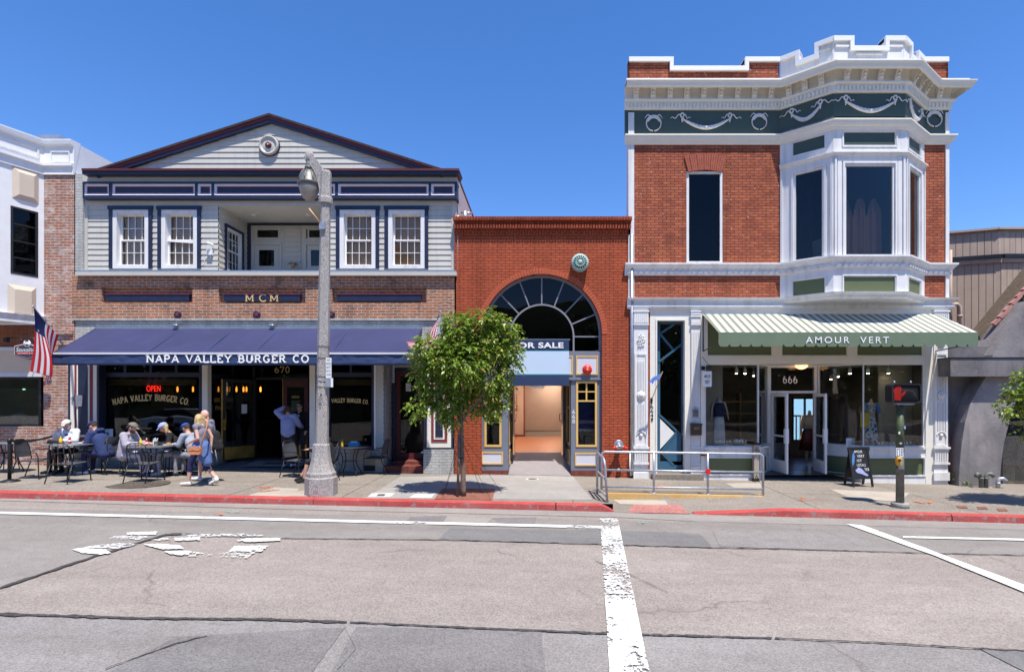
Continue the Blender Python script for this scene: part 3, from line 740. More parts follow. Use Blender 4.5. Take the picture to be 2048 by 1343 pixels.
# eaves and gable
ms = M('maroon'); pb(ms, 163, 918, 336.5, 341, -.26, .35)
ms.use('navy'); pb(ms, 164, 917, 341.2, 348, -.22, .3)
ms.done('eave', nb)
ax, az = X(540, -.05), Z(229, -.05); lx, lz = X(196, -.05), Z(340, -.05); rx, rz = X(884, -.05), Z(339, -.05)
def rake(t0, t1, y0, y1, m, ms=None):   # band along the two slopes, t0..t1 below the top edge
    ms.use(m)
    for (ex, ez) in ((lx, lz), (rx, rz)):
        ms.prism([(ax, az - t0), (ex, ez - t0), (ex, ez - t1), (ax, az - t1)], y0, y1)
ms = M()
rake(.0, .06, -.13, 10, 'roof_shingle', ms)
ms.done('roof', nb)
ms = M(); rake(.061, .115, -.11, .4, 'maroon', ms); rake(.116, .130, -.10, .4, 'red_line', ms); rake(.131, .215, -.08, .4, 'navy', ms)
ms.done('rake_board', nb)
yG = .03
ms = M('grey_clap')
gx, gz = X(540, yG), Z(243, yG); glx, grx, gbz = X(205, yG), X(876, yG), Z(338, yG)
row = .152; k = 0
while gbz + k * row < gz:
    a = gbz + k * row; b = min(gz, a + row)
    xa0 = gx + (glx - gx) * (1 - (a - gbz) / (gz - gbz)); xa1 = gx + (grx - gx) * (1 - (a - gbz) / (gz - gbz))
    xb0 = gx + (glx - gx) * (1 - (b - gbz) / (gz - gbz)); xb1 = gx + (grx - gx) * (1 - (b - gbz) / (gz - gbz))
    ms.poly([(xa0, yG - .02, a), (xa1, yG - .02, a), (xb1, yG, b), (xb0, yG, b)]); ms.poly([(xa0, yG, a), (xa1, yG, a), (xa1, yG - .02, a), (xa0, yG - .02, a)]); k += 1
ms.prism([(glx, gbz), (grx, gbz), (gx, gz)], yG + .01, yG + .2)
ms.done('gable_wall', nb)
md = M('navy'); c = (X(540, yG), yG, Z(293, yG))
md.lathe([(.285, 0), (.285, .035), (.26, .04)], c, 32, 'y')
md.use('grey_trim'); md.lathe([(.262, .02), (.262, .09), (.235, .115), (.20, .09), (.19, .06), (.16, .075), (.02, .08)], c, 32, 'y')
for i in range(28):
    q = i * math.pi * 2 / 28; md.ell((c[0] + .232 * math.cos(q), yG - .105, c[2] + .232 * math.sin(q)), (.022, .018, .022), 6, 4)
md.use('maroon'); md.lathe([(.085, .07), (.085, .10), (.06, .125), (.02, .13)], c, 20, 'y'); md.use('pale_lilac'); md.ell((c[0], yG - .13, c[2]), (.022, .02, .022), 8, 5)
md.done('gable_medallion', nb)
# body behind
ms = M('grey_clap'); ms.box(xL + .01, .40, 3.3, X(655, .4) , .41, 3.4)
x0, x1 = X(165), X(912)
ms.siding(0, 0, 0, 0, 0) if False else None
ms.poly([(x1, .3, 0), (x1, 11, 0), (x1, 11, Z(348)), (x1, .3, Z(348))]); ms.poly([(x0, 11, 0), (x0, .3, 0), (x0, .3, Z(348)), (x0, 11, Z(348))])
ms.poly([(x1, 11, 0), (x0, 11, 0), (x0, 11, Z(348)), (x1, 11, Z(348))])
ms.done('side_wall', nb)
ms = M('roof_brown'); ms.box(x0, .3, Z(342), x1, 11, Z(338)); ms.done('flat_roof', nb)
ms = M('steel'); ms.tube([(x1 + .12, .9, Z(400)), (x1 + .12, .9, Z(425))], .07, 10); ms.tube([(x1, .9, Z(402)), (x1 + .35, .9, Z(404))], .03, 8); ms.done('vent_pipe', nb)
ms = M('drain_white'); ms.tube([(x1 + .05, .02, Z(430)), (x1 + .05, .02, Z(540))], .022, 8); ms.done('downpipe', nb)
# ledge
ms = M('grey_trim'); pb(ms, 150, 913, 543, 550.5, -.13, .12)
ms.use('steel'); pb(ms, 152, 911, 540.2, 542.8, -.10, .10); ms.done('ledge', nb)
# white-painted brick sliver between buildings
ms = M('brick_white'); ms.box(X(149), .02, Z(541), X(165) - .003, .5, Z(347)); ms.done('party_wall', nb)
# brick band with recessed panels
br = [hole(203, 385, 574, 604, 0), hole(437, 611, 574, 606, 0), hole(664, 853, 574, 605, 0)]
ms = M('brick_napa'); ms.wall(X(143), X(912), Z(637), Z(550), 0, br, .12)
for h in br: ms.poly([(h[0], .12, h[2]), (h[1], .12, h[2]), (h[1], .12, h[3]), (h[0], .12, h[3])])
ms.done('brick_band', nb)
for i, (a, b) in enumerate([(212, 378), (448, 600), (674, 842)]):
    ms = M('navy'); pb(ms, a, b, 588.5, 602, .02, .119); ms.use('red_line'); pb(ms, a - .6, b + .6, 587, 588.4, .0, .119)
    o = ms.done('name_board', nb)
    if i == 1:
        tag(o, 'navy board with gilt letters')
        t = M('gold')
        for ch, xa in (('M', 490), ('C', 517), ('M', 539)):
            stroke_text(t, ch, .19, lambda u, v, w, xa=xa: (X(xa) + u, .012 + w, Z(602.5) + v), .17, width=.235)
        t.done('lettering', o)
for px in (356, 514, 663):
    ms = M('navy'); c = (X(px), 0, Z(628.5)); ms.lathe([(.10, 0), (.10, .02), (.08, .03)], c, 20, 'y'); ms.use('red_line')
    pts = [((.075 if j % 2 == 0 else .03) * math.sin(j * math.pi / 5), (.075 if j % 2 == 0 else .03) * math.cos(j * math.pi / 5)) for j in range(10)]
    ms.prism([(c[0] + a, c[2] + b) for a, b in pts], -.045, -.028); ms.done('anchor_plate', nb)
ms = M('brick_white')
ms.wall(X(143), X(912), Z(728), Z(637.2), .03, [(X(200, .03), X(783, .03), Z(728, .03) - .5, Z(700, .03)), (X(785, .03), X(846, .03), Z(728, .03) - .5, Z(708, .03))], .2)
pb(ms, 143, 912, 637.2, 640, -.03, .03)
ms.done('painted_brick', nb)
# upstairs windows
def dh_window(b, a0, a1, c0, c1, y, ncol=4, open_=False, blind=1.0, name='window'):
    w = M('navy'); e = 7
    x0, x1, z0, z1 = X(a0 - e, y), X(a1 + e, y), Z(c1, y), Z(c0 - e, y)
    w.box(x0, y - .05, z0, X(a0, y), y + .05, z1 - .09); w.box(X(a1, y), y - .05, z0, x1, y + .05, z1 - .09); w.box(x0 - .02, y - .07, z1 - .09, x1 + .02, y + .05, z1)
    wo = w.done(name, b)
    x0, x1, z0, z1 = X(a0, y), X(a1, y), Z(c1, y), Z(c0, y)
    f = M('white_paint'); f.frame(x0 + .002, x1 - .002, z0 + .002, z1 - .002, y - .035, y + .2, .11, .09, .10)
    f.done('frame', wo)
    ix0, ix1, iz0, iz1 = x0 + .112, x1 - .112, z0 + .092, z1 - .102; zm = (iz0 + iz1) / 2
    for (s0, s1, yy, tilt) in ((iz0, zm + .02, y + .10, open_), (zm - .02, iz1, y + .14, False)):
        s = M('white_gloss'); mt = .012
        s.frame(ix0, ix1, s0, s1, yy - .02, yy + .018, .035, .04, .035)
        for k in range(1, ncol):
            u = ix0 + (ix1 - ix0) * k / ncol; s.box(u - mt / 2, yy - .012, s0 + .04, u + mt / 2, yy + .012, s1 - .035)
        v = (s0 + s1) / 2; s.box(ix0 + .035, yy - .014, v - mt / 2, ix1 - .035, yy + .014, v + mt / 2)
        if tilt: s.obox(((ix0 + ix1) / 2, yy - .04, s1 - .06), (ix1 - ix0), .03, .05, (0, .07, 0))
        s.done('sash', wo)
    g = M('glass_clear'); g.box(ix0 + .03, y + .158, iz0 + .02, ix1 - .03, y + .163, iz1 - .02); g.done('pane', wo)
    bl = M('blind'); zz = iz1
    while zz > iz0 + (iz1 - iz0) * (1 - blind):
        bl.obox(((ix0 + ix1) / 2, y + .23, zz), ix1 - ix0 - .02, .003, .037, (R(20), 0, 0)); zz -= .043
    bl.done('blind', wo)
    r = M('dark_room'); r.box(ix0 - .02, y + .6, iz0 - .1, ix1 + .02, y + .62, iz1 + .1)  # dark box behind the pane stands in for the unlit room
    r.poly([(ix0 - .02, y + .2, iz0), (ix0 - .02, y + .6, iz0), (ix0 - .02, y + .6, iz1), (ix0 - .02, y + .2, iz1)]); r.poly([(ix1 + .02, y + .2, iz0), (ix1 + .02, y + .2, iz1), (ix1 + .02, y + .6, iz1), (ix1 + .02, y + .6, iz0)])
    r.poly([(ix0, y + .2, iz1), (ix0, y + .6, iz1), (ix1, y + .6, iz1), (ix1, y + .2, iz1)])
    r.done('room_stand_in', wo)
    return wo
dh_window(nb, 227, 299, 420, 537, yS, blind=1)
dh_window(nb, 324, 396, 420, 537, yS, open_=True, blind=1)
dh_window(nb, 680, 752, 420, 537, yS, blind=1)
dh_window(nb, 777, 850, 420, 537, yS, blind=1)
# balcony recess
yB = 1.55; bx0, bx1 = X(437, yS), X(656, yS); bz0, bz1 = Z(541, yS), Z(412, yS)
ms = M('grey_clap')
xfL, _ = facexf((bx0, yB), (bx0, yS))     # left side wall faces +x
ms.poly([(bx0, yB, bz1), (bx1, yB, bz1), (bx1, yS, bz1), (bx0, yS, bz1)])
ms.poly([(bx0, yS, bz0), (bx1, yS, bz0), (bx1, yB, bz0), (bx0, yB, bz0)])
ms2 = M('grey_clap', Matrix(((0, -1, 0, bx0), (1, 0, 0, yS), (0, 0, 1, 0), (0, 0, 0, 1))))
Lb = yB - yS
ms2.siding(0, Lb, bz0, bz1, 0, .152, .02, .03, [(.30, 1.14, bz0, bz1 - .42)])
ms2.xf = Matrix(((0, 1, 0, bx1), (-1, 0, 0, yB), (0, 0, 1, 0), (0, 0, 0, 1))); ms2.siding(0, Lb, bz0, bz1, 0, .152, .02, .03)
ms2.done('balcony_side_wall', nb)
bh = [hole(508, 558, 490, 541, yB), hole(512, 557, 457, 477, yB), hole(612, 662, 490, 541, yB), hole(612, 660, 457, 477, yB)]
ms.wall(bx0, bx1, bz0, bz1, yB, bh, .08)
ms.siding(X(570, yB), X(602, yB), bz0, Z(456, yB), yB - .015, .152, .02, .03)
ms.done('balcony_recess', nb)
ms = M('navy'); pb(ms, 494, 690, 446, 450, yB - .05, yB - .001); pb(ms, 494, 500, 450, 541, yB - .05, yB - .001); ms.done('balcony_trim', nb)
w = M('navy', Matrix(((0, -1, 0, bx0), (1, 0, 0, yS), (0, 0, 1, 0), (0, 0, 0, 1)))); w.frame(.26, 1.18, bz0, bz1 - .38, -.05, .03, .07)
wo = w.done('side_window', nb); w.ms = []; f = M('white_paint', w.xf); f.frame(.33, 1.11, bz0 + .07, bz1 - .45, -.02, .08, .07)
f.box(.40, .03, (bz0 + bz1) / 2 - .2, 1.04, .06, (bz0 + bz1) / 2 - .16)
for k in range(1, 4): f.box(.40 + .16 * k - .006, .035, bz0 + .14, .40 + .16 * k + .006, .05, bz1 - .52)
for k in (.28, .75): z_ = bz0 + (bz1 - bz0 - .4) * k; f.box(.40, .036, z_, 1.04, .052, z_ + .012)
f.done('frame', wo); g = M('glass', w.xf); g.box(.40, .06, bz0 + .14, 1.04, .065, bz1 - .52); g.done('pane', wo)
g = M('dark_room', w.xf); g.box(.3, .3, bz0, 1.14, .32, bz1 - .4); g.done('room_stand_in', wo)
for k, (a, b) in enumerate([(508, 558), (612, 662)]):
    d = M('grey_trim'); pf(d, a - 5, b + 5, 484, 541, yB - .03, yB - .001, .07); pf(d, a + .2, b - .2, 490.3, 541, yB + .02, yB + .06, .14)
    do = d.done('balcony_door', nb); g = M('glass'); pb(g, a + 9, b - 9, 500, 540, yB + .035, yB + .04); g.done('pane', do)
    w_ = M('grey_trim'); pf(w_, a + 3, b + 1, 456.5, 477.5, yB - .02, yB + .05, .04); wo = w_.done('transom_window', nb)
    g = M('glass'); pb(g, a + 4, b, 458, 476, yB + .03, yB + .034); g.done('pane', wo)
ms = M('dark_room'); ms.box(bx0, yB + .5, bz0, bx1, yB + .52, bz1); ms.done('upstairs_room', nb)
mat('lamp_off', (.7, .68, .62), .4, var=0)
for px, py in ((508, 430), (617, 430)):
    z = bz1; d = (z - H) * F / (CY - py); ms = M('lamp_off'); ms.lathe([(.09, -.012), (.09, 0), (.07, -.001)], ((px - CX) * d / F, d - D, z - .002), 20); ms.done('ceiling_light', nb)
pt = T('hanging_planter', 'small orange pot with wispy plant hanging in the balcony recess', 'planter', (X(586, 1.3), 1.3, Z(535, 1.3)))
ms = M('wood_pale'); ms.lathe([(.05, 0), (.075, .09), (.07, .1), (.01, .1)], (X(586, 1.3), 1.3, Z(535, 1.3)), 12); ms.done('pot', pt)
mat('leafg', (.05, .12, .03), .6, var=.3)
ms = M('leafg')
for k in range(14): q = k * 2.4; ms.tube([(X(586, 1.3), 1.3, Z(530, 1.3)), (X(586, 1.3) + .1 * math.cos(q), 1.3 + .1 * math.sin(q), Z(526, 1.3)), (X(586, 1.3) + .16 * math.cos(q), 1.3 + .16 * math.sin(q), Z(531, 1.3))], [.006, .008, .002], 5)
ms.done('leaves', pt)
cc = T('security_camera', 'white security camera with looped cable on the grey clapboard beside the balcony', 'camera', (X(421, .05), .05, Z(505)))
ms = M('white_gloss'); c = Vector((X(421, .05), .05, Z(503, .05))); ms.box(c.x - .08, .0, c.z - .09, c.x + .06, .08, c.z + .06); ms.done('junction_box', cc)
ms = M('white_gloss'); ms.cap(c + Vector((0, -.12, .2)), c + Vector((.07, -.02, .17)), .035, .035); ms.tube([c + Vector((.05, -.03, .16)), c + Vector((.09, 0, .08)), c + Vector((.02, .02, .0))], .009, 6); ms.done('camera_body', cc)
ms = M('white_gloss'); ms.tube([c + Vector((0, .02, -.08)), c + Vector((-.03, .03, -.2)), c + Vector((-.16, .03, -.17)), c + Vector((-.2, .03, -.35)), c + Vector((-.42, .04, -.4))], .008, 6); ms.done('cable', cc)

# storefront ------------------------------------------------------
def striped_pilaster(a, b, ztop, zbot, zpl, zbase, nm):
    ms = M('navy'); y = -.04
    x0, x1 = X(a, y), X(b, y); zt, zb = Z(ztop, y), Z(zbot, y); w = x1 - x0
    ms.box(x0, y, zb, x1, .2, zt)
    ms.use('white_gloss'); MATS['cream_paint']; ms.use('cream_paint'); ms.box(x0 + .08, y - .02, zb + .05, x1 - .05, y, zt)
    ms.use('maroon'); ms.use('red_line'); ms.box(x0 + .20, y - .032, zb + .19, x1 - .15, y - .021, zt)
    ms.use('cream_paint'); ms.box(x0 + .27, y - .044, zb + .27, x1 - .22, y - .033, zt)
    ms.use('navy'); ms.box(x0 + .315, y - .055, zb + .33, x1 - .265, y - .045, zt)
    ms.use('brick_white'); ms.box(x0 - .01, y - .03, Z(zbase) - .15, x1 + .01, .2, zb - .002)
    return ms.done('pilaster', nb)
striped_pilaster(136, 198, 716, 893, 0, 940, '')
striped_pilaster(848, 906, 700, 898, 0, 955, '')
yW = .18
def wz(py): return Z(py, yW)
zfl = G(X(500)) + .02
# front wall under windows and posts
for q in ((198, 416, 897), (640, 752, 898)): ms = M('brick_white'); ms.box(X(q[0], yW), yW - .06, -.2, X(q[1], yW), yW + .14, wz(q[2])); ms.done('window_base_wall', nb)
for q in ((404, 415, 897), (619, 630, 945), (636, 655, 897)): ms = M('cream_paint'); pb(ms, q[0], q[1], 700, q[2], yW - .05, yW + .12); ms.done('post', nb)
ms = M('black'); pb(ms, 630.5, 635.5, 700, 945, yW, yW + .1); ms.done('dark_post', nb)
def shopwin(a, b, c, d, y, transom=None, nm='shop_window', fr='navy', gl='glass', w=.07, ntr=0, parent=nb):
    f = M(fr); pf(f, a, b, c, d, y, y + .09, w)
    if transom:
        f.box(X(a, y) + w, y, Z(transom, y) - .06, X(b, y) - w, y + .09, Z(transom, y) + .06)
        for k in range(1, ntr):
            u = X(a, y) + (X(b, y) - X(a, y)) * k / ntr; f.box(u - .03, y, Z(transom, y) + .06, u + .03, y + .09, Z(c, y) - w)
    o = f.done(nm, parent); g = M(gl); g.box(X(a, y) + w * .5, y + .04, Z(d, y) + w * .5, X(b, y) - w * .5, y + .046, Z(c, y) - w * .5); g.done('pane', o); return o
w1 = shopwin(199, 403, 700, 897, yW, 749, ntr=4)
w2 = shopwin(655, 748, 700, 898, yW, 749, ntr=2)
for a, b in ((206, 398), (660, 744)):
    ms = M('bamboo')
    for k in range(5): ms.lathe([(.001, 0), (.018, 0), (.018, X(b) - X(a)), (.001, X(b) - X(a))], (X(a, yW + .2), yW + .2, Z(759, .3) - .033 * k), 8, 'x')
    ms.done('bamboo_blind', nb)
# gold lettering on the glass
def arctext(parent, txt, pxa, pxb, pyend, rise, h, y, m='gold', t=.17, serif=True):
    ms = M(m); x0, x1 = X(pxa, y), X(pxb, y); zb = Z(pyend, y); Wd = x1 - x0; rr = (Wd * Wd / 4 + rise * rise) / (2 * rise)
    cx_ = (x0 + x1) / 2; cz = zb + rise - rr
    def fn(u, v, w):
        a = (u - Wd / 2) / rr; r_ = rr + v; return (cx_ + r_ * math.sin(a), y + w, cz + r_ * math.cos(a))
    stroke_text(ms, txt, h, fn, t, .14, serif, width=Wd); return ms.done('lettering', parent)
arctext(w1, 'NAPA VALLEY BURGER CO.', 226, 378, 810, .13, .165, yW + .036, t=.2)
arctext(w2, 'NAPA VALLEY BURGER CO.', 641, 737, 808, .055, .11, yW + .036)
# neon sign
emat('neon_red', (1.0, .02, .01), 2.2); emat('neon_white', (1, .35, .3), 2.0)
nt_ = T('neon_sign', 'red glowing OPEN sign hanging inside the big restaurant window', 'sign', (X(306, .35), .35, Z(777, .35)))
ms = M('neon_red'); sans(ms, 'OPEN', X(293, .35), X(321, .35), Z(782.5, .35), Z(770.5, .35), .35, bold=.012, space=1.05); ms.done('letters', nt_)
ms = M('black'); ms.box(X(289, .4), .40, Z(786, .4), X(325, .4), .42, Z(767, .4)); ms.tube([(X(306, .4), .4, Z(767, .4)), (X(306, .4), .4, Z(750, .4))], .006, 6); ms.done('backing', nt_)
# entrance alcove
fz = .10                                        # alcove floor
A0, A1 = (X(416, yW), yW + .1), (X(470, 1.55), 1.55)
xf, LL = facexf(A0, A1)
ms = M('brick_white', xf); ms.box(0, 0, -.1, LL, .12, .78); ms.done('alcove_base_wall', nb)
f = M('navy', xf); f.frame(0, LL, .78, 3.1, 0, .1, .07); f.box(.07, 0, 2.62, LL - .07, .1, 2.72); o = f.done('alcove_window', nb); g = M('glass', xf); g.box(.05, .04, .82, LL - .05, .046, 3.05); g.done('pane', o)
t = M('gold', xf); stroke_text(t, 'GREAT FOOD', .105, lambda u, v, w: (.25 + u, .03 + w, 1.95 + v), .15, .14, True, width=.95); stroke_text(t, 'FINE WINE', .105, lambda u, v, w: (.3 + u, .03 + w, 1.72 + v), .15, .14, True, width=.85); t.done('lettering', o)
ms = M('bamboo', xf); ms.box(.1, .15, 2.45, LL - .1, .2, 2.6); ms.done('bamboo_blind', nb)
A2, A3 = (X(622, 1.55), 1.55), (X(628, yW), yW + .13)
xf2, L2 = facexf(A2, A3); ms = M('cream_paint', xf2); ms.box(0, 0, -.1, L2, .12, 3.1); ms.done('alcove_side_wall', nb)
yD = 1.55
ms = M('black'); pf(ms, 505, 622, 722, 918, yD, yD + .12, .06, .03); ms.box(X(511, yD), yD, Z(757, yD) - .03, X(617, yD), yD + .12, Z(757, yD) + .03)
o = ms.done('door_frame', nb); g = M('glass'); pb(g, 509, 617, 727, 756, yD + .05, yD + .055); g.done('pane', o)
t = M('gold'); stroke_text(t, '670', .185, lambda u, v, w: (X(548, yD) + u, yD + .03 + w, Z(745, yD) + v), .14, .12, False, width=.46); t.done('lettering', o)
# left leaf, open outwards, brass edged
def leaf(parent, hx, hy, w, z0, z1, ang, fr, fw=.1, kick=.35, nm='door', swing=1):
    xf = Matrix.Translation((hx, hy, 0)) @ Matrix.Rotation(ang, 4, 'Z')
    f = M(fr, xf); f.frame(0, w, z0, z1, -.025, .025, fw, kick); d = f.done(nm, parent)
    g = M('glass', xf); g.box(fw * .8, -.003, z0 + kick * .95, w - fw * .8, .003, z1 - fw * .8); g.done('pane', d)
    return d, xf
dz0, dz1 = Z(916, yD), Z(757, yD)
d1, xfd = leaf(nb, X(512, yD), yD - .02, .92, dz0 + .02, dz1 - .03, R(180 + 52), 'black', .09, .42)
b_ = M('brass', xfd); b_.box(.92, -.03, dz0 + .02, .955, .03, dz1 - .03); b_.box(.05, .026, dz0 + .05, .87, .032, dz0 + .40); b_.box(.05, -.032, dz0 + .05, .87, -.026, dz0 + .40); b_.done('kick_plate', d1)
b_ = M('brass', xfd)
for s in (-1, 1): b_.tube([(.86, s * .03, dz0 + 1.0), (.86, s * .09, dz0 + 1.02), (.86, s * .09, dz0 + 1.4), (.86, s * .03, dz0 + 1.42)], .012, 8)
b_.box(.84, -.04, dz0 + .9, .9, .04, dz0 + 1.2); b_.done('handle', d1)
ms = M('paper', xfd); ms.box(.25, .008, dz0 + 1.35, .4, .012, dz0 + 1.62); ms.box(.25, -.012, dz0 + 1.35, .4, -.008, dz0 + 1.62); ms.done('notice', d1)
# right leaf burgundy
ms = M('maroon'); x0, x1 = X(567, yD), X(617, yD); ms.frame(x0, x1, dz0 + .02, dz1 - .03, yD - .03, yD + .03, .12, .55, .22)
d2 = ms.done('door', nb); g = M('glass'); g.box(x0 + .1, yD, dz0 + .5, x1 - .1, yD + .006, dz1 - .2); g.done('pane', d2)
b_ = M('brass'); b_.box(x0 + .04, yD - .037, dz0 + .04, x1 - .04, yD - .031, dz0 + .42); b_.box(x0 - .012, yD - .04, dz0, x0 + .006, yD + .02, dz1); b_.done('kick_plate', d2)
t = M('gold'); stroke_text(t, 'MENU', .075, lambda u, v, w: (X(584, yD) + u, yD - .008 + w, Z(796, yD) + v), .16, .14, True, width=.22); t.done('lettering', d2)
mat('menu_paper', (.45, .50, .34), .8); ms = M('menu_paper'); ms.box(X(582, yD), yD + .02, Z(845, yD), X(600, yD), yD + .024, Z(800, yD)); ms.done('menu_card', d2)
# alcove floor, ceiling
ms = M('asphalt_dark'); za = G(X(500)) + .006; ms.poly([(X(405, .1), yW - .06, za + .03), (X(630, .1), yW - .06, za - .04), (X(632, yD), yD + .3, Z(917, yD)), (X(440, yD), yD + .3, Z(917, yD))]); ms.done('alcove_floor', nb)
ms = M('cream_paint'); ms.poly([(X(400), yW, wz(705)), (X(400), 1.7, wz(705)), (X(640), 1.7, wz(705)), (X(640), yW, wz(705))]); ms.done('alcove_ceiling', nb)
mt_ = T('door_mat', 'pale rectangular mat with dark border lying before the restaurant doors', 'mat', (X(540, .8), .8, .15))
def slope(x, y): return za + (Z(917, yD) - za) * max(0, (y - .12)) / (yD + .18) + .0
for m, x0, x1, y0, y1, l in (('black', X(468, .6), X(612, .6), .30, 1.35, .012), ('pave_pale', X(486, .6), X(606, .6), .42, 1.25, .018), ('green_dark', X(520, .6), X(562, .6), .7, .98, .022)):
    ms = M(m); ms.add([(x0, y0, slope(0, y0) + l), (x1, y0, slope(0, y0) + l), (x1, y1, slope(0, y1) + l), (x0, y1, slope(0, y1) + l)], [(0, 1, 2, 3)]); ms.done({'black': 'border', 'pave_pale': 'centre', 'green_dark': 'emblem'}[m], mt_)
# siding return and side door
ms = M('grey_clap')
ms.siding(X(748, .12), X(767, .12), -.2, wz(700), .14, .15, .016); 
x_, L3 = facexf((X(767, .12), .14), (X(783, 1.0), 1.0)); s2 = M('grey_clap', x_); s2.siding(0, L3, -.2, wz(705), 0, .15, .016); s2.done('alcove_siding', nb)
ms.siding(X(783, 1.0), X(860, 1.0), Z(735, 1), Z(700, 1), 1.0, .15, .016)
ms.done('cladding', nb)
ms = M('cream_paint'); pb(ms, 748, 751, 700, 897, .10, .13); ms.poly([(X(765), .12, wz(705)), (X(765), 1.2, wz(705)), (X(850), 1.2, wz(705)), (X(850), .12, wz(705))]); ms.done('corner_board', nb)
x0, x1 = X(785, 1.0), X(862, 1.0); f = M('navy'); f.frame(x0, x1, Z(919, 1) , Z(736, 1), .96, 1.08, .10, .02); o = f.done('side_door', nb)
f = M('maroon'); f.frame(x0 + .1, x1 - .1, Z(919, 1) + .02, Z(736, 1) - .1, .99, 1.05, .13, .18); f.done('door_frame', o)
g = M('glass'); g.box(x0 + .2, 1.02, Z(919, 1) + .15, x1 - .2, 1.026, Z(736, 1) - .2); g.done('pane', o)
ms = M('paper'); ms.box(X(812, 1), .985, Z(782, 1), X(822, 1), .99, Z(766, 1)); ms.done('notice', o)
ms = M('brick_step'); ms.box(X(766), .02, -.25, X(852), 1.6, Z(932, .02)); ms.box(X(785, .5), .45, -.2, X(862, .5), 1.6, Z(922, .5)); ms.done('step', nb)
ms = M('black'); pb(ms, 727, 750, 930, 941, yW - .075, yW - .06); ms.done('floor_vent', nb)
ms = M('steel'); ms.lathe([(.05, 0), (.06, .03), (.06, .03)], (X(152), -.07, Z(797)), 16, 'y'); ms.box(X(158), -.11, Z(812), X(171), -.096, Z(790)); ms.done('plaque', nb)
ms = M('paper'); ms.box(X(212, yW), yW - .004, wz(882), X(226, yW), yW - .001, wz(857)); ms.done('notice', w1)
# restaurant room
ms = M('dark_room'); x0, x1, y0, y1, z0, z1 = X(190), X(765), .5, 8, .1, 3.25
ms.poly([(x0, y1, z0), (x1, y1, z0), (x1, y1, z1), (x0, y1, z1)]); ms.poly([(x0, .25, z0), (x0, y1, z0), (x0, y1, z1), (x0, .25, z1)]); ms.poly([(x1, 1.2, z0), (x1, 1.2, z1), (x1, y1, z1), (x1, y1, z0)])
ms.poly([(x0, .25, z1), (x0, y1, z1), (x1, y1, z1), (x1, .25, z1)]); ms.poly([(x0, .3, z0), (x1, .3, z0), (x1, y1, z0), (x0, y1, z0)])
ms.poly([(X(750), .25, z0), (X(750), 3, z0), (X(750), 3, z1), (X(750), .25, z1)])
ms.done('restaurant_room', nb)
ms = M('dark_room'); ms.box(X(230), 5.2, .1, X(520), 5.8, 1.15); ms.use('black'); ms.box(X(228), 5.1, 1.15, X(523), 5.9, 1.2); ms.done('bar_counter', nb)
emat('bulb', (1.0, .30, .03), 2.6)
proto = None
for k, (px, y) in enumerate([(355, 3.0), (386, 3.1), (421, 3.0), (437, 3.6), (455, 3.9), (461, 3.0), (473, 3.4), (487, 3.1), (493, 3.9), (521, 4.4)]):
    zc = Z(778, y)
    if proto is None:
        pend = T('pendant_lamp', '', 'lamp', (0, 0, 0), 'amber pendant lamps in the dark restaurant', True)
        b1 = M('bulb'); b1.lathe([(.01, -.09), (.024, -.07), (.028, 0), (.022, .06), (.01, .09)], (0, 0, 0), 10); b1.done('bulb', pend)
        b1 = M('black'); b1.tube([(0, 0, .09), (0, 0, 1.0)], .006, 6); b1.lathe([(.03, .09), (.03, .14)], (0, 0, 0), 8); b1.done('cord', pend); proto = pend
        pend.location = (X(px, y), y, zc); q = pend
    else: q = dup(proto, (X(px, y), y, zc))
    q['label'] = 'small amber pendant lamp glowing in the dark restaurant'

# awning
aw = T('awning', 'long navy blue canvas awning lettered NAPA VALLEY BURGER CO over the restaurant front', 'awning', (X(510), 0, 3.5))
yA = -1.33; wx0, wx1 = X(192), X(845)
mat('navy_canvas', (.021, .026, .092), .75, var=.16, vs=.8, streak=((.030, .035, .115), 2), fine=.06); mat('navy_valance', (.022, .045, .125), .75, var=.12, vs=2)
zt, zf_ = Z(655.5), Z(706, yA)
ms = M('navy_canvas'); n = 60
top = []; bot = []
vs = []
for i in range(n + 1):
    x = wx0 + (wx1 - wx0) * i / n
    for j in range(7):
        t = j / 6; sag = .022 * math.sin(t * math.pi) * (1 + .6 * noise.noise(Vector((x, t, 0)))) + .010 * noise.noise(Vector((x * 2.5, t * 1.5, 8))) + .006 * noise.noise(Vector((x * 6, t * 3, 2))); vs.append((x, -.02 + (yA + .02) * t, zt + (zf_ - zt) * t - sag))
nn = len(vs); vs += [(p[0], p[1], p[2] - .012) for p in vs]
fs = []
for i in range(n):
    for j in range(6): a = i * 7 + j; fs += [(a, a + 1, a + 8, a + 7), (nn + a, nn + a + 7, nn + a + 8, nn + a + 1)]
fs += [(j, j + nn, j + 1 + nn, j + 1) for j in range(6)] + [(n * 7 + j, n * 7 + j + 1, nn + n * 7 + j + 1, nn + n * 7 + j) for j in range(6)]
ms.add(vs, fs, True); ms.done('canopy', aw)
ms = M('navy_valance'); n = 260; vs = []
for i in range(n + 1):
    x = wx0 + (wx1 - wx0) * i / n
    u = min((i / n) / .26, 1); amp = .028 if i / n < .28 else (.035 if i / n > .76 else .004)
    for j in range(6):
        t = j / 5; r_ = amp * (noise.noise(Vector((x * 4 + t * 2, t * 3, 1))) + .5 * noise.noise(Vector((x * 9, t * 7 + x * 3, 4)))) * math.sin(t * math.pi * .9 + .2)
        vs.append((x, yA - .012 + r_, zf_ - .03 - t * (.262 + .004 * noise.noise(Vector((x * 2, 0, 0))))))
ms.add(vs, [(i * 6 + j, i * 6 + j + 1, i * 6 + j + 7, i * 6 + j + 6) for i in range(n) for j in range(5)], True)
o = ms.done('valance', aw); md_ = o.modifiers.new('s', 'SOLIDIFY'); md_.thickness = .006
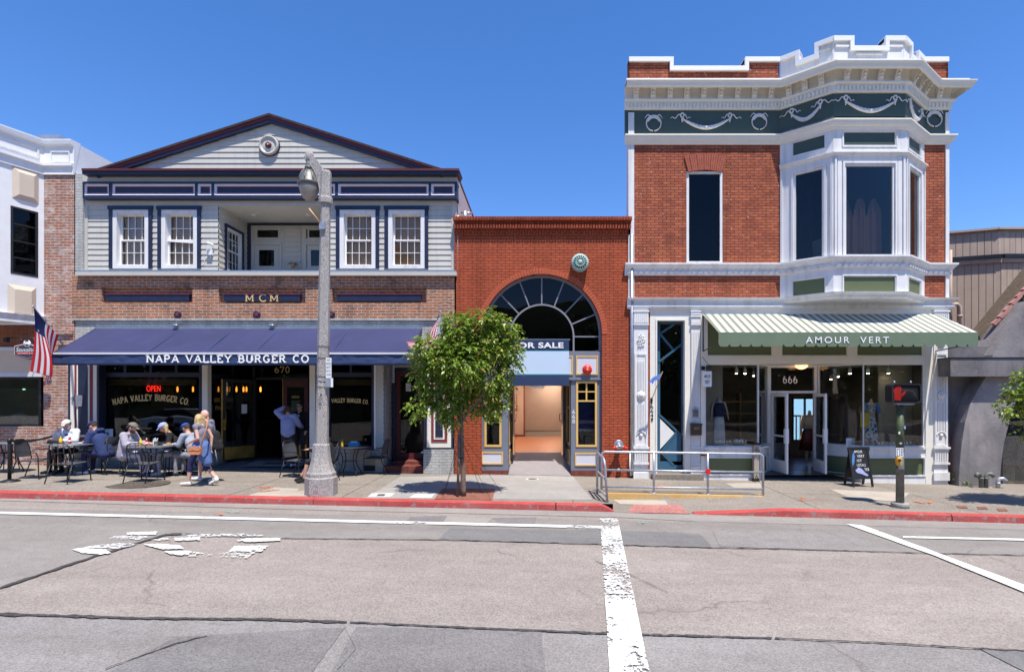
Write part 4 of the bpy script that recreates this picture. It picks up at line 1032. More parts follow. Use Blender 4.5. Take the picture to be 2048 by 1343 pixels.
ms = M('steel'); ms.use('pale_lilac'); ms.box(wx0 - .02, yA - .035, zf_ - .03, wx1 + .02, yA + .03, zf_ + .018); ms.done('front_bar', aw)
ms = M('white_gloss'); stroke_text(ms, 'NAPA VALLEY BURGER CO', .178, lambda u, v, w: (X(295, yA) + u, yA - .034 + w, Z(724.5, yA) + v), .205, .15, True, width=X(619, yA) - X(295, yA)); ms.done('lettering', aw)
for px in (240, 440, 630, 780): ms = M('steel'); ms.tube([(X(px), -.02, Z(672)), (X(px) + .3, -.7, Z(690, -.7)), (X(px), yA + .03, zf_ - .02)], .022, 8); ms.done('folding_arm', aw)
ms = M('steel'); ms.box(wx0, -.06, zt - .06, wx1, .02, zt + .03); ms.done('rear_bar', aw)
for px in (365, 470, 560, 700):
    ms = M('navy_valance')
    x = X(px); ms.obox((x, yA / 2, (zt + zf_) / 2 + .0), .02, math.hypot(yA, zt - zf_) * .98, .012, (math.atan2(zf_ - zt, yA) + math.pi, 0, 0)); ms.done('seam', aw)
for px in (352, 543): ms = M('steel'); ms.box(X(px), -.12, Z(654), X(px) + .12, .03, Z(647)); ms.cap((X(px) + .02, -.14, Z(652)), (X(px) + .1, -.14, Z(652)), .03, .03); ms.done('bracket', aw)
# ================================================================ brick arch building
ab = T('brick_arch_building', 'terracotta painted brick building with one large fanlight arch over an open entrance', 'building', (X(1086), 0, G(X(1086))))
axc, ar, azc = X(1088), 117 / 74., Z(668)
x0, x1 = X(909), X(1261)
ox0, ox1 = X(963), X(1204); zsp = azc
# front wall: left strip, right strip, then the arch spandrel as a fan
ms = M('brick_arch')
zc_ = Z(470)
def quad(a, b, c, d): ms.poly([a, b, c, d])
ra = (ox1 - ox0) / 2; axc = (ox0 + ox1) / 2
def archwall(y, zt, zb):
    ms.poly([(x0, y, zb), (ox0, y, zb), (ox0, y, zsp), (x0, y, zsp)]); ms.poly([(ox1, y, zb), (x1, y, zb), (x1, y, zsp), (ox1, y, zsp)])
    N = 40; prev = None
    for i in range(N + 1):
        q = math.pi * (1 - i / N); p = (axc + ra * math.cos(q), zsp + ra * math.sin(q))
        if prev: ms.poly([(prev[0], y, prev[1]), (p[0], y, p[1]), (p[0], y, zt), (prev[0], y, zt)])
        prev = p
    ms.poly([(x0, y, zsp), (ox0, y, zsp), (ox0, y, zt), (x0, y, zt)]); ms.poly([(ox1, y, zsp), (x1, y, zsp), (x1, y, zt), (ox1, y, zt)])
archwall(0, zc_, -.35)
N = 40                                           # reveal
for i in range(N):
    q0, q1 = math.pi * (1 - i / N), math.pi * (1 - (i + 1) / N)
    a = (axc + ra * math.cos(q0), zsp + ra * math.sin(q0)); b = (axc + ra * math.cos(q1), zsp + ra * math.sin(q1))
    ms.poly([(a[0], 0, a[1]), (a[0], .22, a[1]), (b[0], .22, b[1]), (b[0], 0, b[1])])
ms.poly([(ox0, 0, -.3), (ox0, .22, -.3), (ox0, .22, zsp), (ox0, 0, zsp)]); ms.poly([(ox1, 0, -.3), (ox1, 0, zsp), (ox1, .22, zsp), (ox1, .22, -.3)])
ms.poly([(x0, 0, -.4), (x0, 0, Z(436)), (x0, 13, Z(436)), (x0, 13, -.4)]); ms.poly([(x1, 0, -.4), (x1, 13, -.4), (x1, 13, Z(436)), (x1, 0, Z(436))])
ms.box(x0, .3, Z(438), x1, 13, Z(437)); ms.box(x0, 12.8, -.4, x1, 13, Z(437))
ms.done('wall', ab)
# corbelled cornice
ms = M('brick_arch_s')
for (a, b, pr) in ((470, 459, .03), (458.8, 452, .10), (451.8, 444, .06), (443.8, 436, .14)):
    ms.box(x0 - (.02 if pr > .1 else 0), -pr, Z(a), x1 + (.02 if pr > .1 else 0), .3, Z(b))
n = 64
for i in range(n):
    xa = x0 + (x1 - x0) * (i + .2) / n; ms.box(xa, -.135, Z(458.8), xa + .045, -.10, Z(452.2)); ms.box(xa, -.175, Z(443.6), xa + .045, -.14, Z(437))
ms.done('cornice', ab)
# soldier course round the arch
ms = M('brick_arch'); n = 66
mat('brick_plain', (.44, .09, .038), .85, var=.15, vs=9)
ms = M('brick_plain')
for i in range(n):
    q = math.pi * (i + .5) / n; dq = math.pi / n * .43
    pts = [(axc + r_ * math.cos(q + s_ * dq), zsp + r_ * math.sin(q + s_ * dq)) for r_, s_ in ((ra, -1), (ra + .145, -1), (ra + .145, 1), (ra, 1))]
    ms.prism(pts, -.012, .08)
ms.done('arch_ring', ab)
# fanlight
mat('fan_frame', (.22, .22, .25), .5, var=.05)
yF = .20; fl = M('fan_frame')
def ring(ms, r0, r1, cx_, cz, q0, q1, y0, y1, n=30):
    for i in range(n):
        a = q0 + (q1 - q0) * i / n; b = q0 + (q1 - q0) * (i + 1) / n
        c0 = [(cx_ + r0 * math.cos(a), cz + r0 * math.sin(a)), (cx_ + r1 * math.cos(a), cz + r1 * math.sin(a)), (cx_ + r1 * math.cos(b), cz + r1 * math.sin(b)), (cx_ + r0 * math.cos(b), cz + r0 * math.sin(b))]
        vs = [(p[0], y, p[1]) for y in (y0, y1) for p in c0]
        ms.add(vs, [(0, 1, 2, 3)[::-1] if False else (3, 2, 1, 0)[::1], (0, 3, 7, 4), (1, 5, 6, 2)])
zb_ = Z(702, yF); zc2 = Z(673, yF); ri = 62 * (D + yF) / F; ri2 = ri + .045
ring(fl, ra - .07, ra + .0, axc, zsp, 0, math.pi, yF - .04, yF + .04, 40)
ring(fl, ri, ri2, axc, zc2, 0, math.pi, yF - .03, yF + .03, 36)
fl.box(ox0 + .0, yF - .04, zb_, ox0 + .07, yF + .04, zsp); fl.box(ox1 - .07, yF - .04, zb_, ox1, yF + .04, zsp); fl.box(ox0, yF - .045, zb_ - .06, ox1, yF + .04, zb_)
fl.box(axc - ri2, yF - .03, zb_, axc - ri, yF + .03, zc2); fl.box(axc + ri, yF - .03, zb_, axc + ri2, yF + .03, zc2)
for d_ in (0, 22.5, 45, 67.5, 90, 112.5, 135, 157.5, 180):
    q = R(d_); a = Vector((axc + (ri2 - .005) * math.cos(q), 0, zc2 + (ri2 - .005) * math.sin(q))); L = ra - ri2 - .03 + (-.05 * math.sin(q) if True else 0)
    b = Vector((axc + (ra - .05) * math.cos(q), 0, zc2 + (ra - .06 + .06 * math.sin(q)) * math.sin(q))); dv = (b - a).normalized(); nn_ = Vector((-dv.z, 0, dv.x)) * .017
    fl.prism([((a + nn_).x, (a + nn_).z), ((a - nn_).x, (a - nn_).z), ((b - nn_).x, (b - nn_).z), ((b + nn_).x, (b + nn_).z)], yF - .025, yF + .025)
fo = fl.done('fanlight', ab)
g = M('glass_dark'); pts = [(ox0 + .03, zb_)] + [(ox1 - .03, zb_)] + [(axc + (ra - .02) * math.cos(math.pi * i / 40), zsp + (ra - .02) * math.sin(math.pi * i / 40)) for i in range(41)]
g.prism(pts, yF + .0, yF + .006); g.done('pane', fo)
ms = M('dark_room'); ms.box(ox0 - .2, 1.4, zb_ - .1, ox1 + .2, 1.42, zsp + ra); ms.poly([(ox0 - .1, .25, zb_), (ox0 - .1, 1.4, zb_), (ox0 - .1, 1.4, zsp + ra), (ox0 - .1, .25, zsp + ra)]); ms.poly([(ox1 + .1, .25, zb_), (ox1 + .1, .25, zsp + ra), (ox1 + .1, 1.4, zsp + ra), (ox1 + .1, 1.4, zb_)])
ms.poly([(ox0, .25, zb_ - .08), (ox1, .25, zb_ - .08), (ox1, 1.4, zb_ - .08), (ox0, 1.4, zb_ - .08)]); ms.done('fanlight_dark_box', ab)  # dark box standing in for the unlit space behind the fanlight
# shopfront under the arch
yP = .12; ex0, ex1 = X(1017, yP), X(1142, yP); zr = Z(758, yP); zbase = Z(940, yP)
ms = M('slate_paint')
sw = [(X(969, yP), X(1003, yP), Z(893, yP), Z(766, yP)), (X(1152, yP), X(1194, yP), Z(893, yP), Z(762, yP))]
ms.wall(ox0 + .001, ex0, zbase, zr, yP, [sw[0]], .08); ms.wall(ex1, ox1 - .001, zbase, zr, yP, [sw[1]], .08)
ms.box(ox0 + .001, yP - .015, zr, ox1 - .001, yP + .25, Z(703, yP))
ms.box(ox0 + .001, yP - .05, zr - .02, ox1 - .001, yP - .0151, zr + .03)
ms.done('shopfront', ab)
ms = M('brick_step'); ms.box(ox0 + .001, yP - .02, -.35, ex0, yP + .2, zbase); ms.box(ex1, yP - .02, -.35, ox1 - .001, yP + .2, zbase); ms.done('brick_base', ab)
def trimpanel(a, b, c, d):
    y = yP - .015 if c < 750 else yP
    ms = M('yellow_trim'); pf(ms, a, b, c, d, y - .025, y, .035); ms.use('pale_lilac'); ms.box(X(a, y) + .035, y - .008, Z(d, y) + .035, X(b, y) - .035, y, Z(c, y) - .035); ms.done('trim_panel', ab)
for q in ((1152, 1196, 711, 749), (1125, 1146, 711, 749), (970, 1008, 711, 749), (1014, 1030, 711, 749), (1150, 1194, 905, 931), (963, 1006, 903, 928)): trimpanel(*q)
for (a, b, c, d) in sw:
    f = M('yellow_trim'); f.frame(a, b, c, d, yP - .02, yP + .05, .055); zq = d - (d - c) * .30
    f.box(a + .055, yP - .01, zq - .02, b - .055, yP + .04, zq + .02); f.box((a + b) / 2 - .02, yP - .01, zq + .02, (a + b) / 2 + .02, yP + .04, d - .055)
    f.box(a + .055, yP - .008, (zq + d) / 2 - .03, b - .055, yP + .038, (zq + d) / 2); o = f.done('side_window', ab)
    g = M('glass'); g.box(a + .03, yP + .02, c + .03, b - .03, yP + .026, d - .03); g.done('pane', o)
ms = M('black'); ms.box(sw[0][0] - .05, .5, sw[0][2] - .1, sw[0][1] + .02, .52, sw[0][3]); ms.done('room_stand_in', ab)  # black sheet in place of the unlit interior behind this pane
mat('poster_blue', (.012, .018, .16), .5, var=.2, vs=2)
ms = M('poster_blue'); a, b, c, d = sw[1]; ms.box(a, .3, c + .45, b, .305, d - .55); o = ms.done('poster', ab)
ms = M('black'); ms.box(a - .02, .5, c - .1, b + .05, .52, d); ms.done('room_stand_in', ab)  # black sheet, interior darkness given as colour
ms = M('white_gloss'); sans(ms, '668bridgeway.com', a + .05, b - .05, Z(863, .29), Z(857, .29), .29); ms.done('lettering', o)
# entry recess with splayed sides
yI = 1.15; ix0, ix1 = X(1024, yI), X(1131, yI); zfl = Z(905, yI)
for (A, B) in (((ex0, yP + .1), (ix0, yI)), ((ix1, yI), (ex1, yP + .1))):
    xf, L = facexf(A, B); ms = M('slate_paint', xf); ms.wall(0, L, -.1, zr, 0, [(.15, L - .15, .75, zr - .12)], .06)
    ms.done('entry_side', ab); f = M('yellow_trim', xf); f.frame(.15, L - .15, .75, zr - .12, -.01, .05, .06); f.box(.21, 0, zr - .8, L - .21, .04, zr - .76); f.frame(.15, L - .15, .22, .62, -.02, -.001, .05); o = f.done('entry_window', ab)
    g = M('glass', xf); g.box(.2, .02, .8, L - .2, .026, zr - .17); g.done('pane', o); g = M('room_beige', xf); g.box(.1, .2, .7, L - .1, .21, zr - .1); g.done('room_stand_in', o)
ms = M('pave_pale'); ms.use('terrazzo'); ms.poly([(ex0, yP - .05, G(ex0) + .012), (ex1, yP - .05, G(ex1) + .012), (ix1, yI + .1, zfl), (ix0, yI + .1, zfl)]); ms.done('entry_floor', ab)
ms = M('room_beige'); ms.poly([(ox0, yP, zr), (ox0, yI + .1, zr), (ox1, yI + .1, zr), (ox1, yP, zr)])
ms.done('entry_ceiling', ab)
# gallery room
gy1 = 10.0; gx0, gx1 = X(1018, 1.2), X(1160, 1.2) + 1.6; gz1 = zr + .4
ms = M('room_beige')
ms.poly([(gx0 - .3, gy1, zfl), (gx1, gy1, zfl), (gx1, gy1, gz1), (gx0 - .3, gy1, gz1)])
ms.poly([(gx0 - .25, yI + .12, zfl), (gx0 - .25, gy1, zfl), (gx0 - .25, gy1, gz1), (gx0 - .25, yI + .12, gz1)]); ms.poly([(gx1, yI + .12, zfl), (gx1, yI + .12, gz1), (gx1, gy1, gz1), (gx1, gy1, zfl)])
ms.poly([(gx0 - .3, yI + .1, gz1), (gx0 - .3, gy1, gz1), (gx1, gy1, gz1), (gx1, yI + .1, gz1)])
ms.box(gx0 - .24, 7.1, zfl, X(1047, 7.1), 7.2, gz1)
ms.use('tile_red'); ms.box(X(1047, 7.1), 7.08, zfl, X(1050, 7.1), 7.2, gz1); ms.box(gx0 - .24, 7.07, zfl, X(1047, 7.1), 7.095, zfl + .09)
ms.done('gallery_room', ab)
ms = M('wood_pale'); ms.box(X(1033, 7), 7.0, Z(818, 7), X(1034.6, 7), 7.06, Z(786, 7)); ms.box(X(1031, 7), 7.0, Z(819, 7), X(1036, 7), 7.06, Z(817.5, 7)); ms.done('wall_rail', ab)
ms = M('room_floor'); ms.poly([(gx0 - .3, yI + .1, zfl + .004), (gx1, yI + .1, zfl + .004), (gx1, 7.0, zfl + .02), (gx0 - .3, 7.0, zfl + .02)]); ms.done('wood_floor', ab)
ms = M('room_grey'); ms.poly([(gx0 - .3, 7.0, zfl + .02), (gx1, 7.0, zfl + .02), (gx1, gy1, zfl + .04), (gx0 - .3, gy1, zfl + .04)]); ms.use('black'); ms.box(gx0, gy1 - .02, zfl, gx1, gy1 - .001, zfl + .06); ms.done('grey_floor', ab)
emat('spot_glow', (1.0, .80, .62), 95)
for (x, y) in ((X(1104, 9), 9.2), (X(1060, 2.2), 2.1), (X(1095, 2.0), 3.6), (X(1050, 5.5), 5.6)):
    ms = M('spot_glow'); ms.lathe([(.14, -.02), (.14, 0), (.01, .001)], (x, y, gz1 - .012), 16); ms.done('ceiling_light', ab)
# open wooden doors folded back
for hx, sgn, nm in ((X(1028, yI), 1, 0), (X(1124, yI), -1, 1)):
    xf = Matrix.Translation((hx, yI - .02, 0)) @ Matrix.Rotation(R(-88 if sgn > 0 else -92), 4, 'Z')
    f = M('wood_pale', xf); f.frame(0, .62, zfl + .02, zr - .02, -.022, .022, .12, .25); o = f.done('door', ab); g = M('glass', xf); g.box(.1, -.003, zfl + .25, .53, .003, zr - .13); g.done('pane', o)
    h = M('black_metal', xf)
    for s_ in (-1, 1): h.tube([(.56, s_ * .02, zfl + .95), (.56, s_ * .07, zfl + .97), (.56, s_ * .07, zfl + 1.15), (.56, s_ * .02, zfl + 1.17)], .012, 6)
    h.done('handle', o)
ms = M('slate_paint'); ms.box(ix0 - .02, yI - .01, zfl, X(1028, yI), yI + .1, zr); ms.box(X(1124, yI), yI - .01, zfl, ix1 + .02, yI + .1, zr); ms.box(ix0 - .4, yI + .01, zfl - .1, ix0 - .021, yI + .1, zr); ms.box(ix1 + .021, yI + .01, zfl - .1, ix1 + 2.2, yI + .1, zr); ms.done('door_jamb', ab)
# hanging street number behind the banner and vertical number
ms = M('white_gloss'); stroke_text(ms, '666', .19, lambda u, v, w: (X(1063, .1) + u, .09 + w, Z(776, .1) + v), .22, .12, False, width=.34); ms.done('street_number', ab)
ms = M('white_gloss')
for k, ch in enumerate('668'): sans(ms, ch, X(1144.5, yP), X(1150, yP), Z(827 + 9.5 * k, yP), Z(819 + 9.5 * k, yP), yP - .01)
ms.done('street_number', ab)
ms = M('steel'); ms.tube([(X(1263), -.05, Z(470)), (X(1263), -.05, Z(948))], .05, 10); ms.use('white_paint'); ms.tube([(X(1259.5), -.07, Z(905)), (X(1258.5), -.08, Z(930)), (X(1261), -.08, Z(950))], .02, 6); ms.done('downpipe', ab)
# banner
bn = T('sale_banner', 'navy and pale blue FOR SALE banner hung over the arch entrance', 'banner', (X(1077), -.1, 3))
yb = .02
bx0, bx1 = X(1016, yb), X(1138, yb)
mat('banner_blue', (.50, .62, .75), .55, var=.02); mat('banner_navy', (.022, .04, .10), .5, var=.05); mat('banner_teal', (.05, .35, .4), .5, var=0)
def sheetbox(m, c, d, nm):
    ms = M(m); n = 24; vs = []
    for i in range(n + 1):
        x = bx0 + (bx1 - bx0) * i / n
        for z in (Z(d, yb), Z(c, yb)): vs.append((x, yb - .012 + .008 * noise.noise(Vector((x * 2, z, 0))), z))
    k = len(vs); vs += [(p[0], p[1] + .01, p[2]) for p in vs]
    fs = [(2 * i, 2 * i + 2, 2 * i + 3, 2 * i + 1) for i in range(n)] + [(k + 2 * i, k + 2 * i + 1, k + 2 * i + 3, k + 2 * i + 2) for i in range(n)]
    ms.add(vs, fs, True); return ms.done(nm, bn)
sheetbox('banner_navy', 679, 701, 'top_band'); sheetbox('banner_teal', 701, 702.2, 'stripe'); sheetbox('banner_blue', 702.2, 747.5, 'middle_panel'); sheetbox('banner_teal', 747.5, 749, 'stripe'); sheetbox('banner_navy', 749, 771, 'bottom_band')
ms = M('white_gloss'); sans(ms, 'FOR SALE', X(1025, yb), X(1127, yb), Z(696, yb), Z(684.5, yb), yb - .03, bold=.035, space=1.08); ms.done('lettering', bn)
ms = M('steel'); ms.box(bx0 - .03, yb + .005, Z(679.5, yb), bx1 + .03, yb + .04, Z(677.5, yb)); ms.done('top_rail', bn)
# vent, bell, fire connection
v = T('wall_vent', 'round green copper fan vent high on the terracotta brick wall', 'vent', (X(1160), -.2, Z(527)))
ms = M('copper_green'); c = (X(1159), 0, Z(528))
ms.lathe([(.20, 0), (.23, .03), (.235, .20), (.22, .24), (.18, .245)], c, 28, 'y'); ms.lathe([(.05, .2), (.06, .27), (.02, .28)], c, 16, 'y')
for i in range(16):
    q = i * math.pi / 8; a = Vector((c[0] + .05 * math.cos(q), -.258, c[2] + .05 * math.sin(q))); b = Vector((c[0] + .18 * math.cos(q), -.25, c[2] + .18 * math.sin(q))); ms.tube([a, b], [.006, .016], 6)
ring(ms, .10, .115, c[0], c[2], 0, 2 * math.pi, -.262, -.245, 24)
ms.done('grille', v); ms = M('black'); ms.lathe([(.178, .246), (.17, .2465)], c, 24, 'y'); ms.done('opening', v)
v = T('fire_bell', 'round red fire alarm bell on the pale panel beside the banner', 'bell', (X(1174), -.1, Z(738)))
c = (X(1174.5, 0), .09, Z(739, .0)); ms = M('fire_red'); ms.lathe([(.07, 0), (.08, .05), (.135, .06), (.13, .09), (.10, .13), (.05, .15), (.01, .155)], c, 28, 'y'); ms.done('gong', v)
ms = M('gold'); ms.lathe([(.028, .15), (.028, .165), (.01, .17)], c, 12, 'y'); ms.done('bolt', v)
v = T('fire_connection', 'chrome fire hose connection with two red capped outlets low on the brick wall', 'fire connection', (X(1237), -.1, Z(890)))
c = (X(1237), 0, Z(889)); ms = M('steel'); ms.lathe([(.13, 0), (.135, .02), (.12, .03)], c, 24, 'y'); ms.cap((c[0], -.02, c[2]), (c[0], -.16, c[2] - .03), .07, .06)
for s_ in (-1, 1): ms.cap((c[0], -.14, c[2] - .03), (c[0] + s_ * .1, -.22, c[2] - .05), .05, .05)
ms.done('body', v)
for s_ in (-1, 1): ms = M('fire_red'); p_ = Vector((c[0] + s_ * .12, -.235, c[2] - .055)); dv = Vector((s_ * .5, -.5, -.1)).normalized(); ms.cap(p_, p_ + dv * .05, .052, .045); ms.done('outlet_cap', v)
v = T('drain_stub', 'small white capped pipe stub at the foot of the brick wall', 'pipe', (X(1236), -.1, Z(938)))
ms = M('drain_white'); ms.lathe([(.035, 0), (.035, .12), (.045, .13), (.02, .16)], (X(1236), 0, Z(938)), 12, 'y'); ms.done('stub', v)

# ================================================================ corner bay building
cb = T('bay_window_building', 'ornate two storey red brick building with white cornice and polygonal bay window', 'building', (X(1580), 0, G(X(1580))))
wl, wr = X(1258), X(1897); B = (X(1560), 0); C_ = (X(1667, -.82), -.82); D_ = (X(1811, -.82), -.82); E = (X(1849), 0)
path = [(wl - .12, 0), (wl - .11, 0), B, C_, D_, E, (wr, 0), (wr, 1.2)]
bayp = [B, C_, D_, E]
BX, BL = facexf(B, C_); FX, FL = facexf(C_, D_); RX_, RL = facexf(D_, E)
# side and back
ms = M('brick_amour'); wq_ = wl + .9; yq_ = 4.75
ms.poly([(wl + .01, 0, -.6), (wl + .01, 0, Z(122)), (wq_, yq_, Z(122)), (wq_, yq_, -.6)]); ms.poly([(wr - .01, 0, -.6), (wr - .01, yq_, -.6), (wr - .01, yq_, Z(122)), (wr - .01, 0, Z(122))])
ms.poly([(wl, .35, Z(160)), (wr, .35, Z(160)), (wr, yq_, Z(160)), (wq_, yq_, Z(160))]); ms.poly([(wq_, yq_, 3), (wq_, yq_, Z(122)), (wr, yq_, Z(122)), (wr, yq_, 3)])
hw = hole(1373, 1446, 342, 528, 0)
ms.wall(X(1268), X(1560), Z(598), Z(272), 0, [hw], .12); ms.wall(X(1849), X(1890), Z(598), Z(272), 0)
ms.done('brick_wall', cb)
for q in ((wl - .02, X(1268)), (X(1890), wr)): ms = M('white_paint'); ms.box(q[0], -.03, Z(617), q[1], .3, Z(226)); ms.done('corner_trim', cb)
# brick arch over window
ms = M('brick_plain'); cx_ = X(1409.5); rr = 2.2; cz = Z(308) - rr
mat('brick_arch_red', (.32, .08, .045), .85, var=.25, vs=11); ms = M('brick_arch_red')
n = 17
for i in range(n):
    q = math.pi / 2 + (i + .5 - n / 2) * .0305 ; dq = .0132; r0, r1 = rr - .44, rr
    pts = [(cx_ + r_ * math.cos(q + s_ * dq), cz + r_ * math.sin(q + s_ * dq)) for r_, s_ in ((r0, -1), (r1, -1), (r1, 1), (r0, 1))]; ms.prism(pts, -.03 - .006 * (i % 3), .0)
ms.done('window_arch', cb)
w = M('white_paint'); w.frame(hw[0] + .002, hw[1] - .002, hw[2] + .002, hw[3] - .002, .02, .10, .07, .08, .06); w.box(hw[0] - .02, -.03, hw[2] - .04, hw[1] + .02, .02, hw[2] + .0); wo = w.done('window', cb)
g = M('glass_dark'); g.box(hw[0] + .06, .07, hw[2] + .07, hw[1] - .06, .076, hw[3] - .05); g.done('pane', wo)
g = M('dark_room'); g.box(hw[0] - .1, .8, hw[2] - .1, hw[1] + .1, .82, hw[3] + .1); g.poly([(hw[0], .1, hw[2]), (hw[0], .8, hw[2]), (hw[0], .8, hw[3]), (hw[0], .1, hw[3])]); g.poly([(hw[1], .1, hw[2]), (hw[1], .1, hw[3]), (hw[1], .8, hw[3]), (hw[1], .8, hw[2])]); g.poly([(hw[0], .1, hw[3]), (hw[0], .8, hw[3]), (hw[1], .8, hw[3]), (hw[1], .1, hw[3])]); g.done('room_stand_in', wo)
# frieze, mouldings, cornice swept along the plan
def zz(py): return Z(py)
ms = M('green_dark'); ms.sweep(path, [(.0, zz(272)), (.0, zz(220))]); ms.done('frieze', cb)
def mould(name, prof, m='cream_paint', p=path, par=cb): ms = M(m); ms.sweep(p, prof); return ms.done(name, par)
z1 = zz(290)
mould('frieze_moulding', [(0, z1), (.03, z1), (.05, z1 + .04), (.05, z1 + .06), (.10, z1 + .10), (.12, z1 + .15), (.12, z1 + .18), (.15, z1 + .20), (.15, z1 + .235), (0, z1 + .245)])
z2 = zz(221)
mould('dentil_moulding', [(0, z2), (.05, z2), (.06, z2 + .04), (.06, z2 + .17), (.10, z2 + .20), (.13, z2 + .22), (.13, z2 + .25), (0, z2 + .26)])
z3 = zz(203) - .0
ctop = 2.15 + (789 - 159) * (14.5 - .42) / F
P_ = .44
mould('cornice', [(.0, z3), (.03, z3), (.03, z3 + .14), (.06, z3 + .36), (.12, z3 + .42), (P_ - .12, z3 + .44), (P_ - .10, ctop - .17), (P_ - .07, ctop - .145), (P_ - .05, ctop - .135), (P_ - .04, ctop - .07), (P_ - .01, ctop - .04), (P_, ctop - .02), (P_, ctop), (.0, ctop + .02)])
def along(path, sp, margin=.1):
    out = []
    for i in range(len(path) - 1):
        xf, L = facexf(path[i], path[i + 1])
        if i in (0, len(path) - 2): continue
        n = max(1, round((L - 2 * margin) / sp)); 
        for k in range(n): out.append((xf, margin + (L - 2 * margin) * (k + .5) / n))
    return out
ms = M('cream_paint')
for xf, u in along(path, .098, .02):
    ms.xf = xf; ms.box(u - .027, -.10, z2 + .05, u + .027, -.06, z2 + .165)
ms.done('dentil_trim', cb)
# modillion brackets
for xf, u in along(path, .43, .06):
    ms = M('cream_paint', xf); a = z3 + .0
    prof = [(-.03, a), (-.11, a + .02), (-.13, a + .10), (-.16, a + .18), (-.21, a + .26), (-.28, a + .33), (-.31, a + .37), (-.31, a + .425), (-.03, a + .425)]
    vs = [(u - .07, y, z) for y, z in prof] + [(u + .07, y, z) for y, z in prof]; q = len(prof)
    ms.add(vs, [tuple(range(q)), tuple(range(2 * q - 1, q - 1, -1))] + [(i, i + q, (i + 1) % q + q, (i + 1) % q) for i in range(q)])
    for k in range(4): ms.ell((u, -.14 - .045 * k, a + .10 + .065 * k), (.045, .03, .035), 8, 5)
    ms.box(u - .08, -.32, a + .40, u + .08, -.05, a + .435); ms.done('bracket', cb)
z4 = zz(551)
mould('sill_moulding', [(0, z4), (.04, z4), (.05, z4 + .04), (.05, z4 + .13), (.08, z4 + .16), (.10, z4 + .20), (.14, z4 + .24), (.16, z4 + .27), (.16, z4 + .31), (0, z4 + .33)], 'white_paint')
ms = M('white_paint')
for xf, u in along(path, .16, .03): ms.xf = xf; ms.box(u - .05, -.085, z4 + .055, u + .05, -.05, z4 + .125)
ms.done('dentil_trim', cb)
# lower entablature
z5 = Z(618)
mould('entablature', [(0, z5), (.06, z5), (.07, z5 + .03), (.10, z5 + .06), (.10, z5 + .09), (.06, z5 + .10), (.06, z5 + .20), (.12, z5 + .23), (.16, z5 + .25), (.17, z5 + .285), (0, z5 + .29)], 'white_paint', [(wl - .06, 0), (wr, 0), (wr, 1.2)])
# bay underside
ms = M('white_paint')
zu = Z(597)
ms.sweep(bayp, [(-.04, zu - .14), (.02, zu - .10), (.03, zu - .05), (.09, zu - .02), (.10, zu + .02), (.0, zu + .03)])
pts = [(p[0], p[1]) for p in bayp]; ms.prismz([(p[0] + (.06 if i in (0,) else (-.06 if i == 3 else 0)), p[1] + .04 if p[1] < 0 else 0) for i, p in enumerate(pts)], zu - .135, zu - .13)
ms.done('bay_underside', cb)
# bay faces
zA, zB_ = Z(598), Z(289)
def bayface(xf, L, wx0, wx1, colw):
    ms = M('white_paint', xf)
    zw0, zw1 = 2.15 + (789 - 514) * .01276 + .02, 2.15 + (789 - 328) * .01276
    zp0, zp1 = Z(290) - .02 + .28 - .30, 0
    tz0, tz1 = 8.95 - .0, 9.23
    tz0 = 2.15 + (789 - 292) * .01276; tz1 = 2.15 + (789 - 263) * .01276
    lz0 = 2.15 + (789 - 582) * .01276 - .03; lz1 = 2.15 + (789 - 549) * .01276 - .03
    hs = [(wx0, wx1, zw0, zw1), (wx0 - .03, wx1 + .03, tz0, tz1), (wx0 - .03, wx1 + .03, lz0, lz1)]
    ms.wall(0, L, zA, Z(272) + .1, 0, hs, .05); ms.done('bay_wall', cb)
    for h in hs[1:]:
        g = M('green_panel' if h[2] < 6 else 'green_dark', xf); g.box(h[0], .03, h[2], h[1], .05, h[3]); g.use('white_paint'); g.frame(h[0] - .03, h[1] + .03, h[2] - .03, h[3] + .03, -.018, 0, .03); g.frame(h[0] - .001, h[1] + .001, h[2], h[3], .0, .03, .02); g.done('green_panel', cb)
    f = M('white_paint', xf); f.frame(wx0, wx1, zw0, zw1, .01, .10, .05); f.frame(wx0 - .05, wx1 + .05, zw0 - .06, zw1 + .06, -.03, -.001, .05); f.box(wx0 - .09, -.07, zw0 - .10, wx1 + .09, -.001, zw0 - .06)
    fo = f.done('bay_window', cb); g = M('glass', xf); g.box(wx0 + .04, .05, zw0 + .04, wx1 - .04, .056, zw1 - .04); g.done('pane', fo)
    # corner pilaster strips and belt
    for s_ in (0, 1):
        p_ = M('white_paint', xf); a, b = ((.02, .07), (L - .07, L - .02))[s_]; p_.box(a, -.035, zw0 - .1, b, -.0, zw1 + .18)
        if L > 1.5: a, b = ((.10, .20), (L - .20, L - .10))[s_]; p_.box(a, -.02, zw0 - .1, b, -.0, zw1 + .18)
        p_.done('bay_pilaster', cb)
    return (zw0, zw1)
zw = bayface(FX, FL, .28, FL - .27, .1)
bayface(BX, BL, .34, BL - .22, .1); bayface(RX_, RL, .22, RL - .30, .1)
zb2 = zw[1] + .18
ms = M('white_paint'); ms.sweep(bayp, [(0, zb2), (.03, zb2 + .02), (.06, zb2 + .07), (.09, zb2 + .08), (.09, zb2 + .11), (0, zb2 + .13)]); ms.done('bay_belt', cb)
